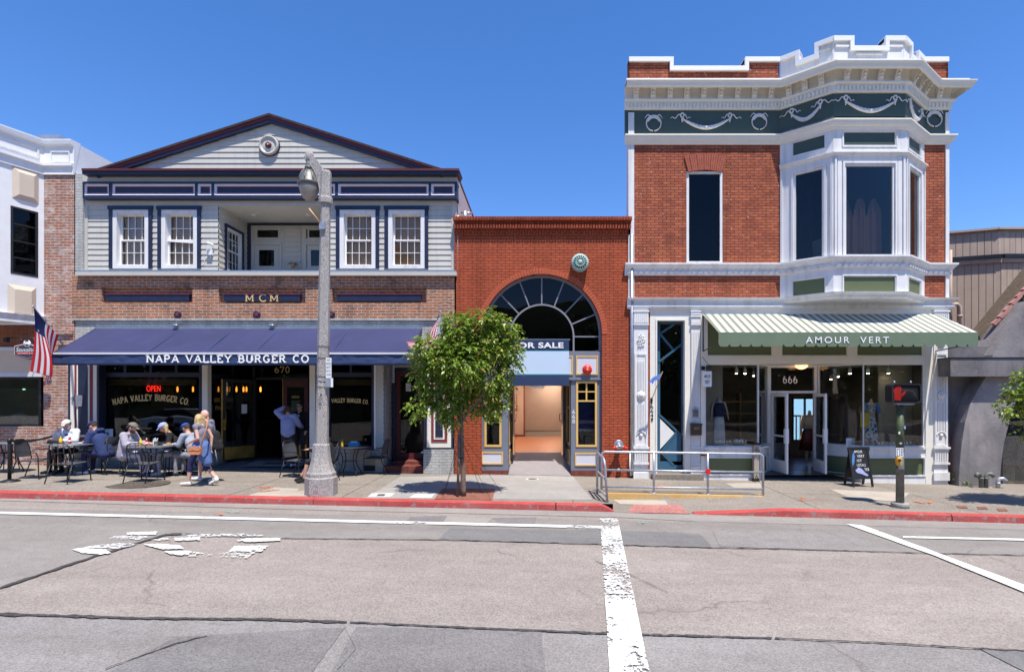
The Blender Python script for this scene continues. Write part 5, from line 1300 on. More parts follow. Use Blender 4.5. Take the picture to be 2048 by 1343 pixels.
ms = M('dark_room'); ms.box(B[0] - .3, 1.6, 4.5, E[0] + .3, 1.62, 9.0); ms.poly([(B[0] + .03, .02, 4.9), (E[0] - .03, .02, 4.9), (D_[0], -.7, 4.9), (C_[0], -.7, 4.9)]); ms.poly([(B[0], 1.6, 8.9), (B[0] + .03, .02, 8.9), (C_[0], -.7, 8.9), (D_[0], -.7, 8.9), (E[0], .02, 8.9), (E[0], 1.6, 8.9)])
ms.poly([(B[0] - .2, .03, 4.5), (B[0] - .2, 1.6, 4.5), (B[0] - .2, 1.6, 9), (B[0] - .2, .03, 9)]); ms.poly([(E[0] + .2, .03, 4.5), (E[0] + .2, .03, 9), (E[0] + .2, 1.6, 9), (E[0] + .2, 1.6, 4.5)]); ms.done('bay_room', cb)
def drape(name, x0, x1, y, z0, z1, m, label, amp=.05, freq=22, ztop=None):
    ms = M(m); n = 90; vs = []
    for i in range(n + 1):
        x = x0 + (x1 - x0) * i / n; o_ = amp * math.sin(i / n * freq) + amp * .4 * math.sin(i / n * freq * 2.3 + 1)
        for z in (z0, z1 if not ztop else z1 - ztop * (1 - abs(math.sin(i / n * 9.4))) ** 1.5): vs.append((x, y + o_, z))
    ms.add(vs, [(2 * i, 2 * i + 2, 2 * i + 3, 2 * i + 1) for i in range(n)], True); return ms.done(name, None, label, 'curtain')
mat('curtain_brown', (.42, .20, .15), .9, var=.1); mat('curtain_navy', (.02, .025, .06), .9, var=.2)
x_ = FX @ Vector((0, 0, 0))
drape('curtain', C_[0] + .32, C_[0] + 1.45, -.45, zw[0], zw[1] - .75, 'curtain_brown', 'brown folded curtain hanging behind the middle pane of the bay window', .03, 30, .5)
drape('curtain', B[0] + .45, B[0] + .85, -.05, zw[0], zw[1] - .1, 'curtain_navy', 'dark blue curtain behind the left pane of the bay window', .03, 12)
ch = M('paper'); ch.prism([(B[0] + .85, zw[0]), (B[0] + 1.25, zw[0]), (B[0] + 1.25, zw[0] + .75), (B[0] + .85, zw[0] + .65)], .25, .4); o = ch.done('chair_back', None, 'white chair back standing behind the left pane of the bay window', 'chair')
# swags and wreaths
def swag(parent, xf, u0, u1, zt, m='white_paint', tails=True):
    ms = M(m, xf); w = u1 - u0; n = 26
    for i in range(n + 1):
        t = i / n; z = zt - .12 - .24 * math.sin(t * math.pi); r = .022 + .035 * math.sin(t * math.pi)
        ms.ell((u0 + w * t, -.02, z), (r * 1.15, .035, r), 8, 5)
        if i % 2 == 0: ms.ell((u0 + w * t, -.045, z + r * .4), (r * .5, .02, r * .5), 6, 4); ms.ell((u0 + w * t + w / n * .5, -.045, z - r * .4), (r * .5, .02, r * .5), 6, 4)
    ms.ell((u0 + w / 2, -.06, zt - .36), (.035, .02, .035), 8, 5)
    for s_, u in ((-1, u0), (1, u1)):
        for k in range(7): q = k * .9; ms.ell((u + .045 * math.cos(q), -.03, zt - .03 + .055 * math.sin(q)), (.026, .025, .026), 6, 4)
        ms.cap((u, -.02, zt - .08), (u + .0, -.02, zt - .2), .03, .015, 8)
        for sd, ln in ((s_, .26), (-s_, .17)):
            pts = [(u + sd * (.05 + ln * t), -.018, zt - .02 - .10 * t + .035 * math.sin(t * 9)) for t in [k / 10 for k in range(11)]]
            ms.tube(pts, [.016 - .008 * k / 10 for k in range(11)], 6)
    ms.done('swag', parent)
def wreath(parent, xf, u, zc):
    ms = M('white_paint', xf)
    for i in range(34):
        q = math.pi * 2 * i / 34 + math.pi / 2; up = max(0, math.sin(q)); r = .014 + .024 * up
        if abs(((q - 1.5 * math.pi + math.pi) % (2 * math.pi)) - math.pi) < .12: continue
        ms.ell((u + .195 * math.cos(q), -.02, zc + .195 * math.sin(q)), (r * 1.2, .025, r * 1.2), 7, 4)
        if up > .3: ms.ell((u + .155 * math.cos(q), -.03, zc + .155 * math.sin(q)), (.02, .02, .02), 6, 4)
    for s_ in (-1, 1): ms.tube([(u + s_ * .08, -.02, zc + .2), (u + s_ * .16, -.02, zc + .24), (u + s_ * .2, -.02, zc + .2), (u + s_ * .24, -.02, zc + .14)], [.014, .016, .012, .005], 6)
    ms.done('wreath', parent)
zF = Z(228)
ID = Matrix.Identity(4)
wreath(cb, ID, X(1307), Z(248)); swag(cb, ID, X(1364), X(1459), zF - .02); wreath(cb, ID, X(1518), Z(245))
zFb = zF + .05
swag(cb, BX, .30, BL - .30, zF); swag(cb, FX, .30, FL - .28, zF); swag(cb, RX_, .25, RL - .3, zF)
wreath(cb, ID, X(1868), Z(239))
# parapet
def zp(py, y=0): return Z(py, y)
def parapet(xf, L, prof, mw, cop=.10, parent=cb, yb=0):    # prof: list of (u0,u1,ztop)
    ms = M(mw, xf); zb = ctop - .02
    for u0, u1, z in prof: ms.box(u0, .04, zb, u1, .30, z - .005)
    ms.done('parapet', parent); c = M('white_gloss', xf); last = None
    for k, (u0, u1, z) in enumerate(prof):
        a = u0 - (cop * .0 if last is None else (0 if last > z else 0)); b = u1
        c.box(a, -.03, z - cop, b, .33, z + .02)
        if last is not None and abs(last - z) > .05:
            lo, hi = min(last, z), max(last, z)
            if last > z: c.box(u0 - .0, -.03, lo + .021, u0 + cop, .33, hi + .0) if False else c.box(u0 - cop, -.029, lo - cop + .0, u0 - .0005, .331, hi - cop - .001)
            else: c.box(u0 + .0005, -.029, lo - cop, u0 + cop, .331, hi - cop - .001)
        last = z
    c.done('coping', parent)
L0 = X(1560) - wl
def uu(px): return X(px) - wl
Wx, _ = facexf((wl, 0), (B[0], 0))
hi_, lo_ = Z(116), Z(134)
parapet(Wx, L0, [(0, uu(1347), hi_), (uu(1347), uu(1490), lo_), (uu(1490), uu(1560), hi_)], 'brick_amour')
k_ = 13.68 / F
zlo, zhi = 2.15 + (789 - 94) * k_, 2.15 + (789 - 74) * k_
parapet(BX, BL, [(0, BL * .38, hi_), (BL * .38, BL * .66, hi_ - .27), (BL * .66, BL, zhi)], 'white_paint')
parapet(FX, FL, [(0, .52, zhi), (.52, FL - .52, zlo), (FL - .52, FL, zhi)], 'white_paint')
parapet(RX_, RL, [(0, RL * .34, zhi), (RL * .34, RL * .64, hi_ - .27), (RL * .64, RL, hi_)], 'white_paint')
Wx2, L2_ = facexf((E[0], 0), (wr, 0)); parapet(Wx2, L2_, [(0, L2_, hi_)], 'brick_amour')
for xf, L, a, b, zt_ in ((FX, FL, .58, FL - .58, zlo - .14), (FX, FL, .06, .40, zhi - .2), (FX, FL, FL - .40, FL - .06, zhi - .2), (BX, BL, BL * .70, BL - .06, zhi - .2)):
    ms = M('white_paint', xf); ms.box(a, .0, zt_ - .05, b, .039, zt_); ms.done('parapet_moulding', cb)
# ---------------------------------------------------------------- shopfront of the bay window building
zt_ = Z(617); gl_ = G(4)
def fluted(parent, a, b, y, ztop, zbot, kind=0):
    x0, x1 = X(a, y), X(b, y); ms = M('white_paint'); w = x1 - x0
    ms.box(x0, y, zbot, x1, .12, ztop)
    def band(py0, py1, pr, e=0): ms.box(x0 - e, y - pr, Z(py1, y), x1 + e, y - .0005, Z(py0, y))
    if kind == 0:
        band(620, 624, .05, .03); band(625, 646, .03, .01); band(647, 650, .045, .02); band(651, 655, .02, .0)
        n = 7
        for k in range(n): u = x0 + w * (k + .5) / n; ms.box(u - .018, y - .042, Z(645, y), u + .018, y - .031, Z(627, y))
        ms.frame(x0 + .02, x1 - .02, Z(892, y), Z(706, y), y - .02, y - .001, .05)
        for k in range(5): u = x0 + .09 + (w - .18) * (k + .5) / 5; ms.box(u - .012, y - .018, Z(860, y), u + .012, y - .001, Z(806, y)); ms.box(u - .012, y - .018, Z(780, y), u + .012, y - .001, Z(722, y))
        c = ((x0 + x1) / 2, y, Z(790, y)); ms.lathe([(.10, 0), (.115, .03), (.09, .045)], c, 20, 'y'); ms.ell((c[0], y - .06, c[2]), (.055, .03, .055), 12, 6)
        for k in range(9): q = math.pi + k * math.pi / 8; ms.ell((c[0] + .14 * math.cos(q), y - .015, c[2] + .13 * math.sin(q)), (.014, .014, .014), 6, 4)
        for q0 in range(12): a0 = math.pi * q0 / 12; ms.ell((c[0] + .13 * math.cos(a0), y - .02, Z(872, y) + .13 * math.sin(a0)), (.02, .02, .02), 6, 4)
        ms.ell((c[0], y - .02, Z(870, y)), (.05, .03, .05), 8, 5)
        for k in range(22):
            q = k * 2.4; r = .012 * k ** .55 * 2.0; ms.ell((c[0] + r * math.cos(q) * .8, y - .02, Z(681, y) + r * math.sin(q) * 1.5), (.022, .02, .024), 6, 4)
        band(893, 897, .06, .03); band(898, 903, .03, .01); band(924, 928, .05, .02); band(944, 960, .04, .02)
        for k in range(6): u = x0 + w * (k + .5) / 6; ms.box(u - .02, y - .025, Z(921, y), u + .02, y - .001, Z(905, y))
    else:
        band(621, 624, .05, .02); band(626, 629, .04, .01); band(631, 634, .05, .02); band(636, 646, .03, 0); band(647, 650, .045, .01)
        for k in range(5): u = x0 + w * (k + .5) / 5; ms.box(u - .012, y - .015, Z(885, y), u + .012, y - .001, Z(663, y))
        for p0, p1 in ((893, 896), (899, 901), (926, 929), (932, 934)): band(p0, p1, .04, .01)
        for k in range(5): u = x0 + w * (k + .5) / 5; ms.box(u - .012, y - .015, Z(923, y), u + .012, y - .001, Z(903, y))
        band(944, 958, .03, .01)
    return ms.done('pilaster', parent)
fluted(cb, 1268, 1296, -.05, zt_, -.35)
fluted(cb, 1868, 1896, -.05, zt_, -.45)
fluted(cb, 1382, 1400, -.04, zt_, -.35, 1)
ms = M('brick_amour'); ms.box(X(1296.5), .0, -.4, X(1300), .2, zt_); ms.done('brick_strip', cb)
ms = M('cream_paint'); ms.box(X(1300), -.01, -.35, X(1312), .32, zt_); ms.box(X(1371), -.01, -.35, X(1381), .32, zt_); ms.box(X(1312), -.01, Z(640), X(1371), .32, zt_)
ms.frame(X(1311), X(1372), -.3, Z(638), -.03, -.011, .04); ms.done('door_casing', cb)
# blue door with angular panes
yd = .26; x0, x1, z0, z1 = X(1313, yd), X(1370, yd), Z(938, yd), Z(641, yd)
ms = M('blue_door'); 
def dp(a, b): return (x0 + (x1 - x0) * (a - 235) / 208., z1 + (z0 - z1) * (b - 153) / 1120.)    # from the enlarged photo
outer = [(255, 183), (418, 183), (418, 980), (388, 985), (255, 840)]
ms.frame(x0, x1, z0, z1, yd, yd + .05, .10, .22, .10)
def bar(a, b, w=.055): 
    p, q = Vector(dp(*a)), Vector(dp(*b)); d_ = (q - p).normalized(); n_ = Vector((-d_.y, d_.x)) * w / 2
    ms.prism([tuple(p - n_), tuple(q - n_), tuple(q + n_), tuple(p + n_)], yd - .012, yd + .045)
for a, b in (((270, 245), (365, 180)), ((250, 240), (355, 370)), ((250, 465), (420, 330)), ((250, 855), (385, 985)), ((270, 1145), (385, 985)), ((385, 985), (430, 1030)), ((270, 1145), (360, 1240))): bar(a, b)
ms.prism([dp(385, 985), dp(425, 1020), dp(425, 1240), dp(360, 1240), dp(270, 1145)], yd - .0, yd + .04)
do = ms.done('blue_door', cb)
g = M('glass_black'); g.box(x0 + .09, yd + .03, z0 + .2, x1 - .09, yd + .036, z1 - .09); g.done('pane', do)
g = M('white_paint'); g.prism([dp(255, 885), dp(367, 1000), dp(255, 1130)], yd + .005, yd + .028); g.done('white_panel', do)
g = M('steel'); g.tube([dp(428, 790)[:1] + (yd - .07,) + dp(428, 790)[1:], dp(428, 965)[:1] + (yd - .07,) + dp(428, 965)[1:]], .016, 8)
for b in (805, 950): p = dp(428, b); g.tube([(p[0], yd, p[1]), (p[0], yd - .07, p[1])], .01, 6)
p = dp(428, 1008); g.lathe([(.028, 0), (.028, .02), (.01, .03)], (p[0], yd, p[1]), 12, 'y'); g.done('handle', do)
ms = M('dark_room'); ms.box(x0, .8, z0, x1, .82, z1); ms.done('stair_hall', cb)
ms = M('pave_cream'); ms.box(X(1296), -.02, -.4, X(1385), .6, Z(941, .1)); ms.use('pave'); ms.box(X(1302), -.25, -.4, X(1402), -.021, Z(948, -.2)); ms.done('doorstep', cb)
# shop window walls
sx0, sx1 = X(1403), X(1862)
ms = M('cream_paint')
ms.box(X(1400.5), -.03, -.4, X(1408), .12, zt_); ms.box(X(1850), -.03, -.45, X(1867), .12, zt_)
ms.box(X(1408), -.02, Z(727), X(1850), .14, Z(712)); ms.box(X(1408), -.02, Z(630), X(1850), .14, zt_)
for a, b in ((1408, 1413), (1545, 1562), (1695, 1712), (1846, 1850)): ms.box(X(a), -.02, Z(712) + .0005, X(b), .14, Z(630) - .0005)
ms.done('shop_header', cb)
for a, b in ((1413, 1545), (1562, 1695), (1712, 1846)): ms = M('green_panel'); ms.box(X(a) - .001, .02, Z(712), X(b) + .001, .1, Z(630)); ms.use('cream_paint'); ms.frame(X(a), X(b), Z(712), Z(630), -.01, .019, .03); ms.done('transom_panel', cb)
zs = Z(893); zh = Z(727); gbot = -.45
Ls = (X(1518), 0); Li = (6.54, .95); Rs = (X(1727), 0); Ri = (7.95, .95)
def basewall(xf, L, pan, zg0):
    ms = M('white_paint', xf); ms.wall(0, L, gbot, zs - .001, -.02, [(pan[0], pan[1], zg0, zs - .30)], .04); ms.poly([(pan[0], .02, zg0), (pan[1], .02, zg0), (pan[1], .02, zs - .3), (pan[0], .02, zs - .3)]) if False else None
    ms.box(-.01, -.06, zs - .07, L + .01, .12, zs); ms.frame(pan[0] - .035, pan[1] + .035, zg0 - .035, zs - .3 + .035, -.045, -.0201, .035); ms.box(0, .0, gbot, L, .12, zs - .08) if False else None
    ms.done('shop_base', cb); g = M('green_panel', xf); g.box(pan[0] - .001, .015, zg0, pan[1] + .001, .03, zs - .3); g.done('green_panel', cb)
def shopglass(xf, L, name='display_window', e0=.05, e1=.05):
    f = M('white_paint', xf); f.box(0, -.0, zs, e0, .06, zh); f.box(L - e1, 0, zs, L, .06, zh); f.box(e0, 0, zs, L - e1, .06, zs + .03); f.box(e0, 0, zh - .03, L - e1, .06, zh)
    o = f.done(name, cb); g = M('glass_clear', xf); g.box(e0 * .5, .02, zs + .02, L - e1 * .5, .028, zh - .02); g.done('pane', o); return o
Fx, Lf = facexf((X(1408), 0), Ls); basewall(Fx, Lf, (.10, Lf - .14, Z(947)), Z(947)) ; lw = shopglass(Fx, Lf, e1=.01)
Fx2, Lf2 = facexf(Ls, Li); basewall(Fx2, Lf2, (.25, Lf2 - .25, Z(947)), Z(947)); shopglass(Fx2, Lf2, e0=.01, e1=.06)
Fx3, Lf3 = facexf(Ri, Rs); basewall(Fx3, Lf3, (.20, Lf3 - .06, Z(949)), Z(949)); shopglass(Fx3, Lf3, e1=.01)
Fx4, Lf4 = facexf(Rs, (X(1850), 0)); basewall(Fx4, Lf4, (.10, Lf4 - .04, Z(949)), Z(949)); rw = shopglass(Fx4, Lf4, e0=.01)
t = M('paper'); sans(t, 'AMOUR  VERT', X(1431), X(1494), Z(885), Z(880), .012, space=1.5); t.done('lettering', lw)
t = M('paper'); sans(t, 'AMOUR  VERT', X(1756), X(1824), Z(888), Z(883), .012, space=1.5); t.done('lettering', rw)
yi = .95; zfl2 = -.02
ms = M('cream_paint'); ms.poly([(X(1408), .1, zh), (X(1408), 2, zh), (X(1850), 2, zh), (X(1850), .1, zh)]); ms.poly([(Ls[0] - .2, .0, zh + .001), (Ls[0], 1.1, zh + .001), (Rs[0], 1.1, zh + .001), (Rs[0], .0, zh + .001)]); ms.done('alcove_ceiling', cb)
f = M('white_paint'); zd = 2.15 + (789 - 786) * 15.45 / F
f.box(6.56, yi - .02, zfl2, 6.60, yi + .1, zh); f.box(7.86, yi - .02, zfl2, 7.93, yi + .1, zh); f.box(6.60, yi - .02, zd - .0, 7.86, yi + .1, zd + .07); f.box(6.60, yi - .02, zh - .06, 7.86, yi + .1, zh); f.box(6.50, yi - .05, zfl2, 6.56, yi + .05, zh)
o = f.done('door_frame', cb); g = M('glass_clear'); g.box(6.59, yi + .02, zd + .06, 7.87, yi + .028, zh - .05); g.done('pane', o)
t = M('paper'); stroke_text(t, '666', .215, lambda u, v, w: (X(1566, yi) + u, yi + .01 + w, Z(766, yi) + v), .13, .14, False, width=.42); t.done('lettering', o)
ms = M('black'); ms.box(6.40, yi - .03, zs, 6.49, yi + .06, zh); ms.box(7.96, yi + .0, zfl2, 8.10, yi + .1, zh); ms.done('dark_post', cb)
for hx, ang in ((6.62, R(-84)), (7.84, R(-96))):
    d_, xfd = leaf(cb, hx, yi - .03, .80, zfl2 + .01, zd - .01, ang, 'white_gloss', .085, .34)
    b_ = M('white_gloss', xfd); b_.box(.085, -.02, .98, .72, .02, 1.03); b_.use('paper'); b_.box(.70, -.05, .82, .79, .05, 1.22); b_.done('push_bar', d_)
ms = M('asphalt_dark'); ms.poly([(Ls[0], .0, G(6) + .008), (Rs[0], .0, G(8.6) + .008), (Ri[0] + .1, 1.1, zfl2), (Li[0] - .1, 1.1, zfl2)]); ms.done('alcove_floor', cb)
# shop interior
ry = 4.6; rx0, rx1 = 4.45, 10.62
ms = M('shop_wall'); hs = [(8.95, 10.25, .55, 2.02)]
ms.wall(rx0, rx1, -.1, 3.0, ry, hs, .12)
ms.poly([(rx0, .1, -.1), (rx0, ry, -.1), (rx0, ry, 3), (rx0, .1, 3)]); ms.poly([(rx1, .1, -.1), (rx1, .1, 3), (rx1, ry, 3), (rx1, ry, -.1)]); ms.poly([(rx0, .14, 2.99), (rx0, ry, 2.99), (rx1, ry, 2.99), (rx1, .14, 2.99)])
ms.done('shop_room', cb)
ms = M('shop_floor'); ms.poly([(rx0, .1, -.03), (rx1, .1, -.03), (rx1, ry, -.01), (rx0, ry, -.01)]); ms.done('shop_floor', cb)
ms = M('black'); 
for x in (8.95, 9.38, 9.8, 10.22): ms.box(x - .025, ry - .02, .55, x + .025, ry + .06, 2.02)
ms.box(8.9, ry - .021, 2.0, 10.3, ry + .061, 2.06); ms.done('rear_window', cb)
ms = M('wood_pale')
for k in range(14): ms.box(9.0 + .16 * k, 6.5, .0, 9.04 + .16 * k, 6.54, 1.3)
ms.box(8.9, 6.48, 1.3, 11.4, 6.56, 1.36); ms.done('deck_railing', cb)
ms = M('pave_pale'); ms.box(8.0, 4.8, .0, 13, 7, .1); ms.done('deck', cb)
# display window partitions (pale side screens)
mat('screen_tan', (.36, .31, .25), .9, var=.06)
ms = M('screen_tan'); ms.box(4.46, .45, zs, 5.05, .5, 3); ms.box(9.65, .85, zs, 10.6, .9, 3); ms.use('cream_paint'); ms.box(4.46, .12, zs - .02, 6.2, .9, zs); ms.box(8.65, .12, zs - .02, 10.6, .9, zs)
ms.done('display_screen', cb)
ms = M('bamboo')
for zz_ in (.6, 1.1, 1.5, 1.9): ms.box(6.0, 3.6, zz_, 8.2, 4.0, zz_ + .04)
for x in (6.0, 6.7, 7.4, 8.15): ms.box(x, 3.61, 0, x + .04, 3.99, 2.2)
ms.done('shelving', cb)
# lamps in the shop
emat('lamp_warm', (1.0, .55, .22), 2.2); emat('spot_warm', (1.0, .82, .6), 45)
v = T('ceiling_lamp', 'glowing bowl shaped ceiling lamp over the dress shop doorway', 'lamp', (X(1603, .7), .7, zh), local=False)
c = (X(1603, .7), .7, 0); ms = M('lamp_warm'); z_ = Z(733, .7); ms.lathe([(.03, -.07), (.10, -.05), (.16, 0), (.165, .03), (.02, .035)], (c[0], c[1], z_), 24); ms.done('bowl', v)
ms = M('steel'); ms.lathe([(.12, .04), (.12, zh - z_ - .01)], (c[0], c[1], z_), 16); ms.ell((c[0], c[1], z_ - .08), (.02, .02, .02), 8, 5); ms.done('mount', v)
sp = None
for px, py, y in ((1437, 735, .6), (1473, 737, .7), (1490, 738, .7), (1700, 735, .7), (1736, 738, .5), (1777, 739, .6), (1507, 741, 2.5), (1662, 752, 3.0), (1677, 747, 2.6)):
    if sp is None:
        sp = T('track_spotlight', 'small white spotlight on the display window ceiling', 'lamp', (0, 0, 0), 'spotlights on the dress shop ceiling', True)
        ms = M('white_gloss'); ms.lathe([(.045, 0), (.045, .14), (.02, .15)], (0, 0, 0), 12); ms.tube([(0, 0, .12), (0, 0, .3)], .012, 6); ms.done('can', sp)
        ms = M('spot_warm'); ms.lathe([(.04, -.002), (.01, -.012)], (0, 0, 0), 12); ms.done('bulb', sp); q = sp
    else: q = dup(sp, (0, 0, 0))
    q.location = (X(px, y), y, min(Z(py + 6, y), 2.75))
# awning, striped
m, nt, p = newmat('stripes'); co = nd(nt, 'ShaderNodeTexCoord').outputs['Object']; s_ = nd(nt, 'ShaderNodeSeparateXYZ'); lk(nt, co, s_.inputs[0])
mm = nd(nt, 'ShaderNodeMath', operation='MULTIPLY_ADD'); lk(nt, s_.outputs[0], mm.inputs[0]); mm.inputs[1].default_value = 1 / .2; mm.inputs[2].default_value = 50.1
fr = nd(nt, 'ShaderNodeMath', operation='FRACT'); lk(nt, mm.outputs[0], fr.inputs[0]); gt = nd(nt, 'ShaderNodeMath', operation='GREATER_THAN'); lk(nt, fr.outputs[0], gt.inputs[0]); gt.inputs[1].default_value = .54
o_ = mix(nt, gt.outputs[0], (.52, .52, .50), (.19, .20, .14)); lk(nt, o_, p.inputs['Base Color']); p.inputs['Roughness'].default_value = .9
aw2 = T('awning', 'green and white striped awning lettered AMOUR VERT over the dress shop windows', 'awning', (X(1650), 0, 3.6))
yA2 = -1.24; a0, a1 = X(1404), X(1852) + .25; f0, f1 = X(1437, yA2), X(1956, yA2); zt2, zf2, zv = Z(628), Z(664, yA2), Z(686, yA2)
ms = M('stripes'); ms.add([(a0, -.03, zt2), (a1, -.03, zt2), (f1, yA2, zf2), (f0, yA2, zf2), (a0, -.03, zt2 - .012), (a1, -.03, zt2 - .012), (f1, yA2, zf2 - .012), (f0, yA2, zf2 - .012)], [(0, 3, 2, 1), (4, 5, 6, 7), (0, 4, 7, 3), (1, 2, 6, 5)]); ms.done('canopy', aw2)
ms = M('green_fabric'); ms.box(f0, yA2 - .006, zv, f1, yA2 + .006, zf2 - .001)
n = 24; w_ = (f1 - f0) / n
for i in range(n):
    a = f0 + w_ * i; pts = [(a, zv - .0), (a, zv - .02)] + [(a + w_ * (t / 8), zv - .035 - .05 * min(1, 2.2 * math.sin(math.pi * t / 8)) ) for t in range(1, 8)] + [(a + w_, zv - .02), (a + w_, zv - .0)]
    ms.prism(pts, yA2 - .012 - .004 * math.sin(i), yA2 - .007 - .004 * math.sin(i))
ms.done('valance', aw2)
ms = M('white_gloss'); sans(ms, 'AMOUR  VERT', X(1611, yA2), X(1777, yA2), Z(687.5, yA2) + .02, Z(673, yA2), yA2 - .02, bold=.006, space=1.35); ms.done('lettering', aw2)
ms = M('green_dark')
for xa, xb in ((a0 + .02, f0 + .02), (a1 - .02, f1 - .02)):
    ms.tube([(xa, -.03, zt2 - .02), (xb, yA2 + .01, zf2 - .02)], .016, 6); ms.tube([(xb, yA2 + .01, zv + .01), (xa, -.04, zv - .1), (xa, -.03, zt2 - .03)], .018, 6)
ms.done('awning_frame', aw2)

# ================================================================ neighbours
# white bay building on the left
lb = T('white_bay_building', 'white stucco building with tan raised panels and rough brick pier at the left edge', 'building', (X(110), 0, G(X(110))))
Xp = X(88); bayN = (-13.98, -1.25); bayW = (-16.5, -1.25)
LX, LL_ = facexf(bayN, (Xp, 0))
def onL(px, py):                                # photograph pixel -> (u, z) on the angled bay face
    k = (px - CX) / F; A = Vector(bayN); Bv = Vector((Xp, 0)); d_ = (Bv - A).normalized()
    t = (k * (D + A.y) - A.x) / (d_.x - k * d_.y); y = A.y + d_.y * t; return (t, H - (py - CY) * (D + y) / F)
zc0 = Z(632); ztp = Z(284)
ms = M('stucco_white', LX)
zb0 = Z(648)
wq = [onL(22, 411), onL(77, 421), onL(75, 553), onL(20, 546)]
hu0, hu1 = (wq[0][0] + wq[3][0]) / 2, (wq[1][0] + wq[2][0]) / 2; hz0, hz1 = wq[3][1], wq[0][1]
ms.wall(0, LL_, zb0, ztp, 0, [(hu0, hu1, hz0, hz1)], .08)
ms.xf = None; ms.poly([(bayW[0], bayW[1], zb0), (bayN[0], bayN[1], zb0), (bayN[0], bayN[1], ztp), (bayW[0], bayW[1], ztp)])
ms.poly([(bayW[0], bayW[1], zb0), (bayW[0], 0, zb0), (Xp, 0, zb0), (bayN[0], bayN[1], zb0)])
ms.done('bay_wall', lb)
mw = M('stucco_white'); mw.sweep([bayW, bayN, (Xp, 0), (X(149), 0)], [(0, Z(350)), (.04, Z(350)), (.04, Z(337)), (.10, Z(334)), (.10, Z(329)), (.02, Z(328)), (.02, Z(294)), (.10, Z(291)), (.12, Z(284)), (.12, Z(282)), (-.2, Z(281))]); mw.done('cornice', lb)
mw = M('white_paint'); mw.sweep([bayW, bayN, (Xp, 0)], [(0, zb0 - .02), (.05, zb0 - .02), (.05, zb0 + .06), (.10, zb0 + .20), (.0, zb0 + .22)]); mw.frame(X(104), X(142), Z(326), Z(303), -.045, -.021, .03); mw.done('bay_trim', lb)
mw = M('white_paint', LX); q = onL(10, 300); mw.frame(.1, LL_ - .12, Z(322), Z(300), -.045, -.021, .04); mw.done('cornice_panel', lb)
for pts in ([(25, 330), (77, 344), (77, 405), (23, 395)], [(16, 565), (72, 572), (72, 634), (14, 632)]):
    q = [onL(*p) for p in pts]; u0, u1 = (q[0][0] + q[3][0]) / 2, (q[1][0] + q[2][0]) / 2; z0, z1 = q[3][1], q[0][1] - .03
    ms = M('tan_panel', LX); w = .12; ms.add([(u0, -.005, z0), (u1, -.005, z0), (u1, -.005, z1), (u0, -.005, z1), (u0 + w, -.07, z0 + w), (u1 - w, -.07, z0 + w), (u1 - w, -.07, z1 - w), (u0 + w, -.07, z1 - w)], [(0, 1, 5, 4), (1, 2, 6, 5), (2, 3, 7, 6), (3, 0, 4, 7), (4, 5, 6, 7)]); ms.done('tan_panel', lb)
f = M('black', LX); f.frame(hu0, hu1, hz0, hz1, -.01, .08, .05)
for k in (.25, .5, .75): f.box(hu0 + .05, .02, hz0 + (hz1 - hz0) * k - .015, hu1 - .05, .06, hz0 + (hz1 - hz0) * k + .015)
o = f.done('bay_window', lb); g = M('glass_dark', LX); g.box(hu0 + .03, .03, hz0 + .03, hu1 - .03, .036, hz1 - .03); g.done('pane', o)
mat('blind_blue', (.10, .14, .18), .7, var=.1); bl = M('blind_blue', LX); z = hz0 + .06
while z < hz1 - .05: bl.obox(((hu0 + hu1) / 2, .16, z), hu1 - hu0 - .1, .03, .003, (R(-40), 0, 0)); z += .04
bl.done('blind', o); g = M('dark_room', LX); g.box(hu0 - .1, .35, hz0 - .1, hu1 + .1, .37, hz1 + .1); g.done('room_stand_in', o)
ms = M('brick_old'); ms.box(X(87), .001, -.1, X(148.5), .4, Z(345)); ms.box(X(115), -.06, Z(668), X(147), .0005, Z(662)); ms.box(X(118), -.08, Z(690), X(147), .0005, Z(684)); ms.done('brick_pier', lb)
ms = M('brick_old'); ms.box(-20, .12, -.1, X(87) - .002, .35, Z(853)); ms.done('brick_base', lb)
ms = M('brick_dark'); ms.box(-20, .05, Z(694), X(87) - .002, .3, zb0); ms.done('brick_lintel', lb)
ms = M('tan_panel'); ms.box(-20, -.02, Z(745), X(86), .3, Z(702)); ms.use('pale_lilac'); ms.box(-20, -.05, Z(702) + .001, X(86), .3, Z(694) - .001); ms.box(-20, -.03, Z(753), X(86), .3, Z(745) - .001); ms.done('sign_band', lb)
o = shopwin(-300, 82, 753, 853, .15, parent=lb, fr='black')
ms = M('dark_room'); ms.box(-20, 2.5, .2, X(84), 2.55, 3); ms.box(X(84), .3, .2, X(84) + .05, 2.5, 3); ms.done('shop_room', lb)
mat('red_shade', (.10, .006, .012), .8); ms = M('red_shade'); ms.box(-20, .26, Z(776), X(81), .28, Z(753)); ms.done('red_blind', lb)
mat('menu_teal', (.16, .30, .28), .8, var=.2, vs=9); ms = M('menu_teal'); ms.box(X(6), .26, Z(845), X(30), .27, Z(820)); ms.box(X(12.5), .255, Z(846), X(32), .26, Z(821)) if False else None; ms.done('menu_board', lb)
emat('lamp_green', (.5, 1.0, .6), 4); ms = M('lamp_green'); ms.ell((X(44, 1.5), 1.5, Z(773, 1.5)), (.07, .03, .02), 10, 5); ms.ell((X(48, 1.6), 1.6, Z(778, 1.6)), (.04, .03, .02), 10, 5); ms.done('shop_lamp', lb)
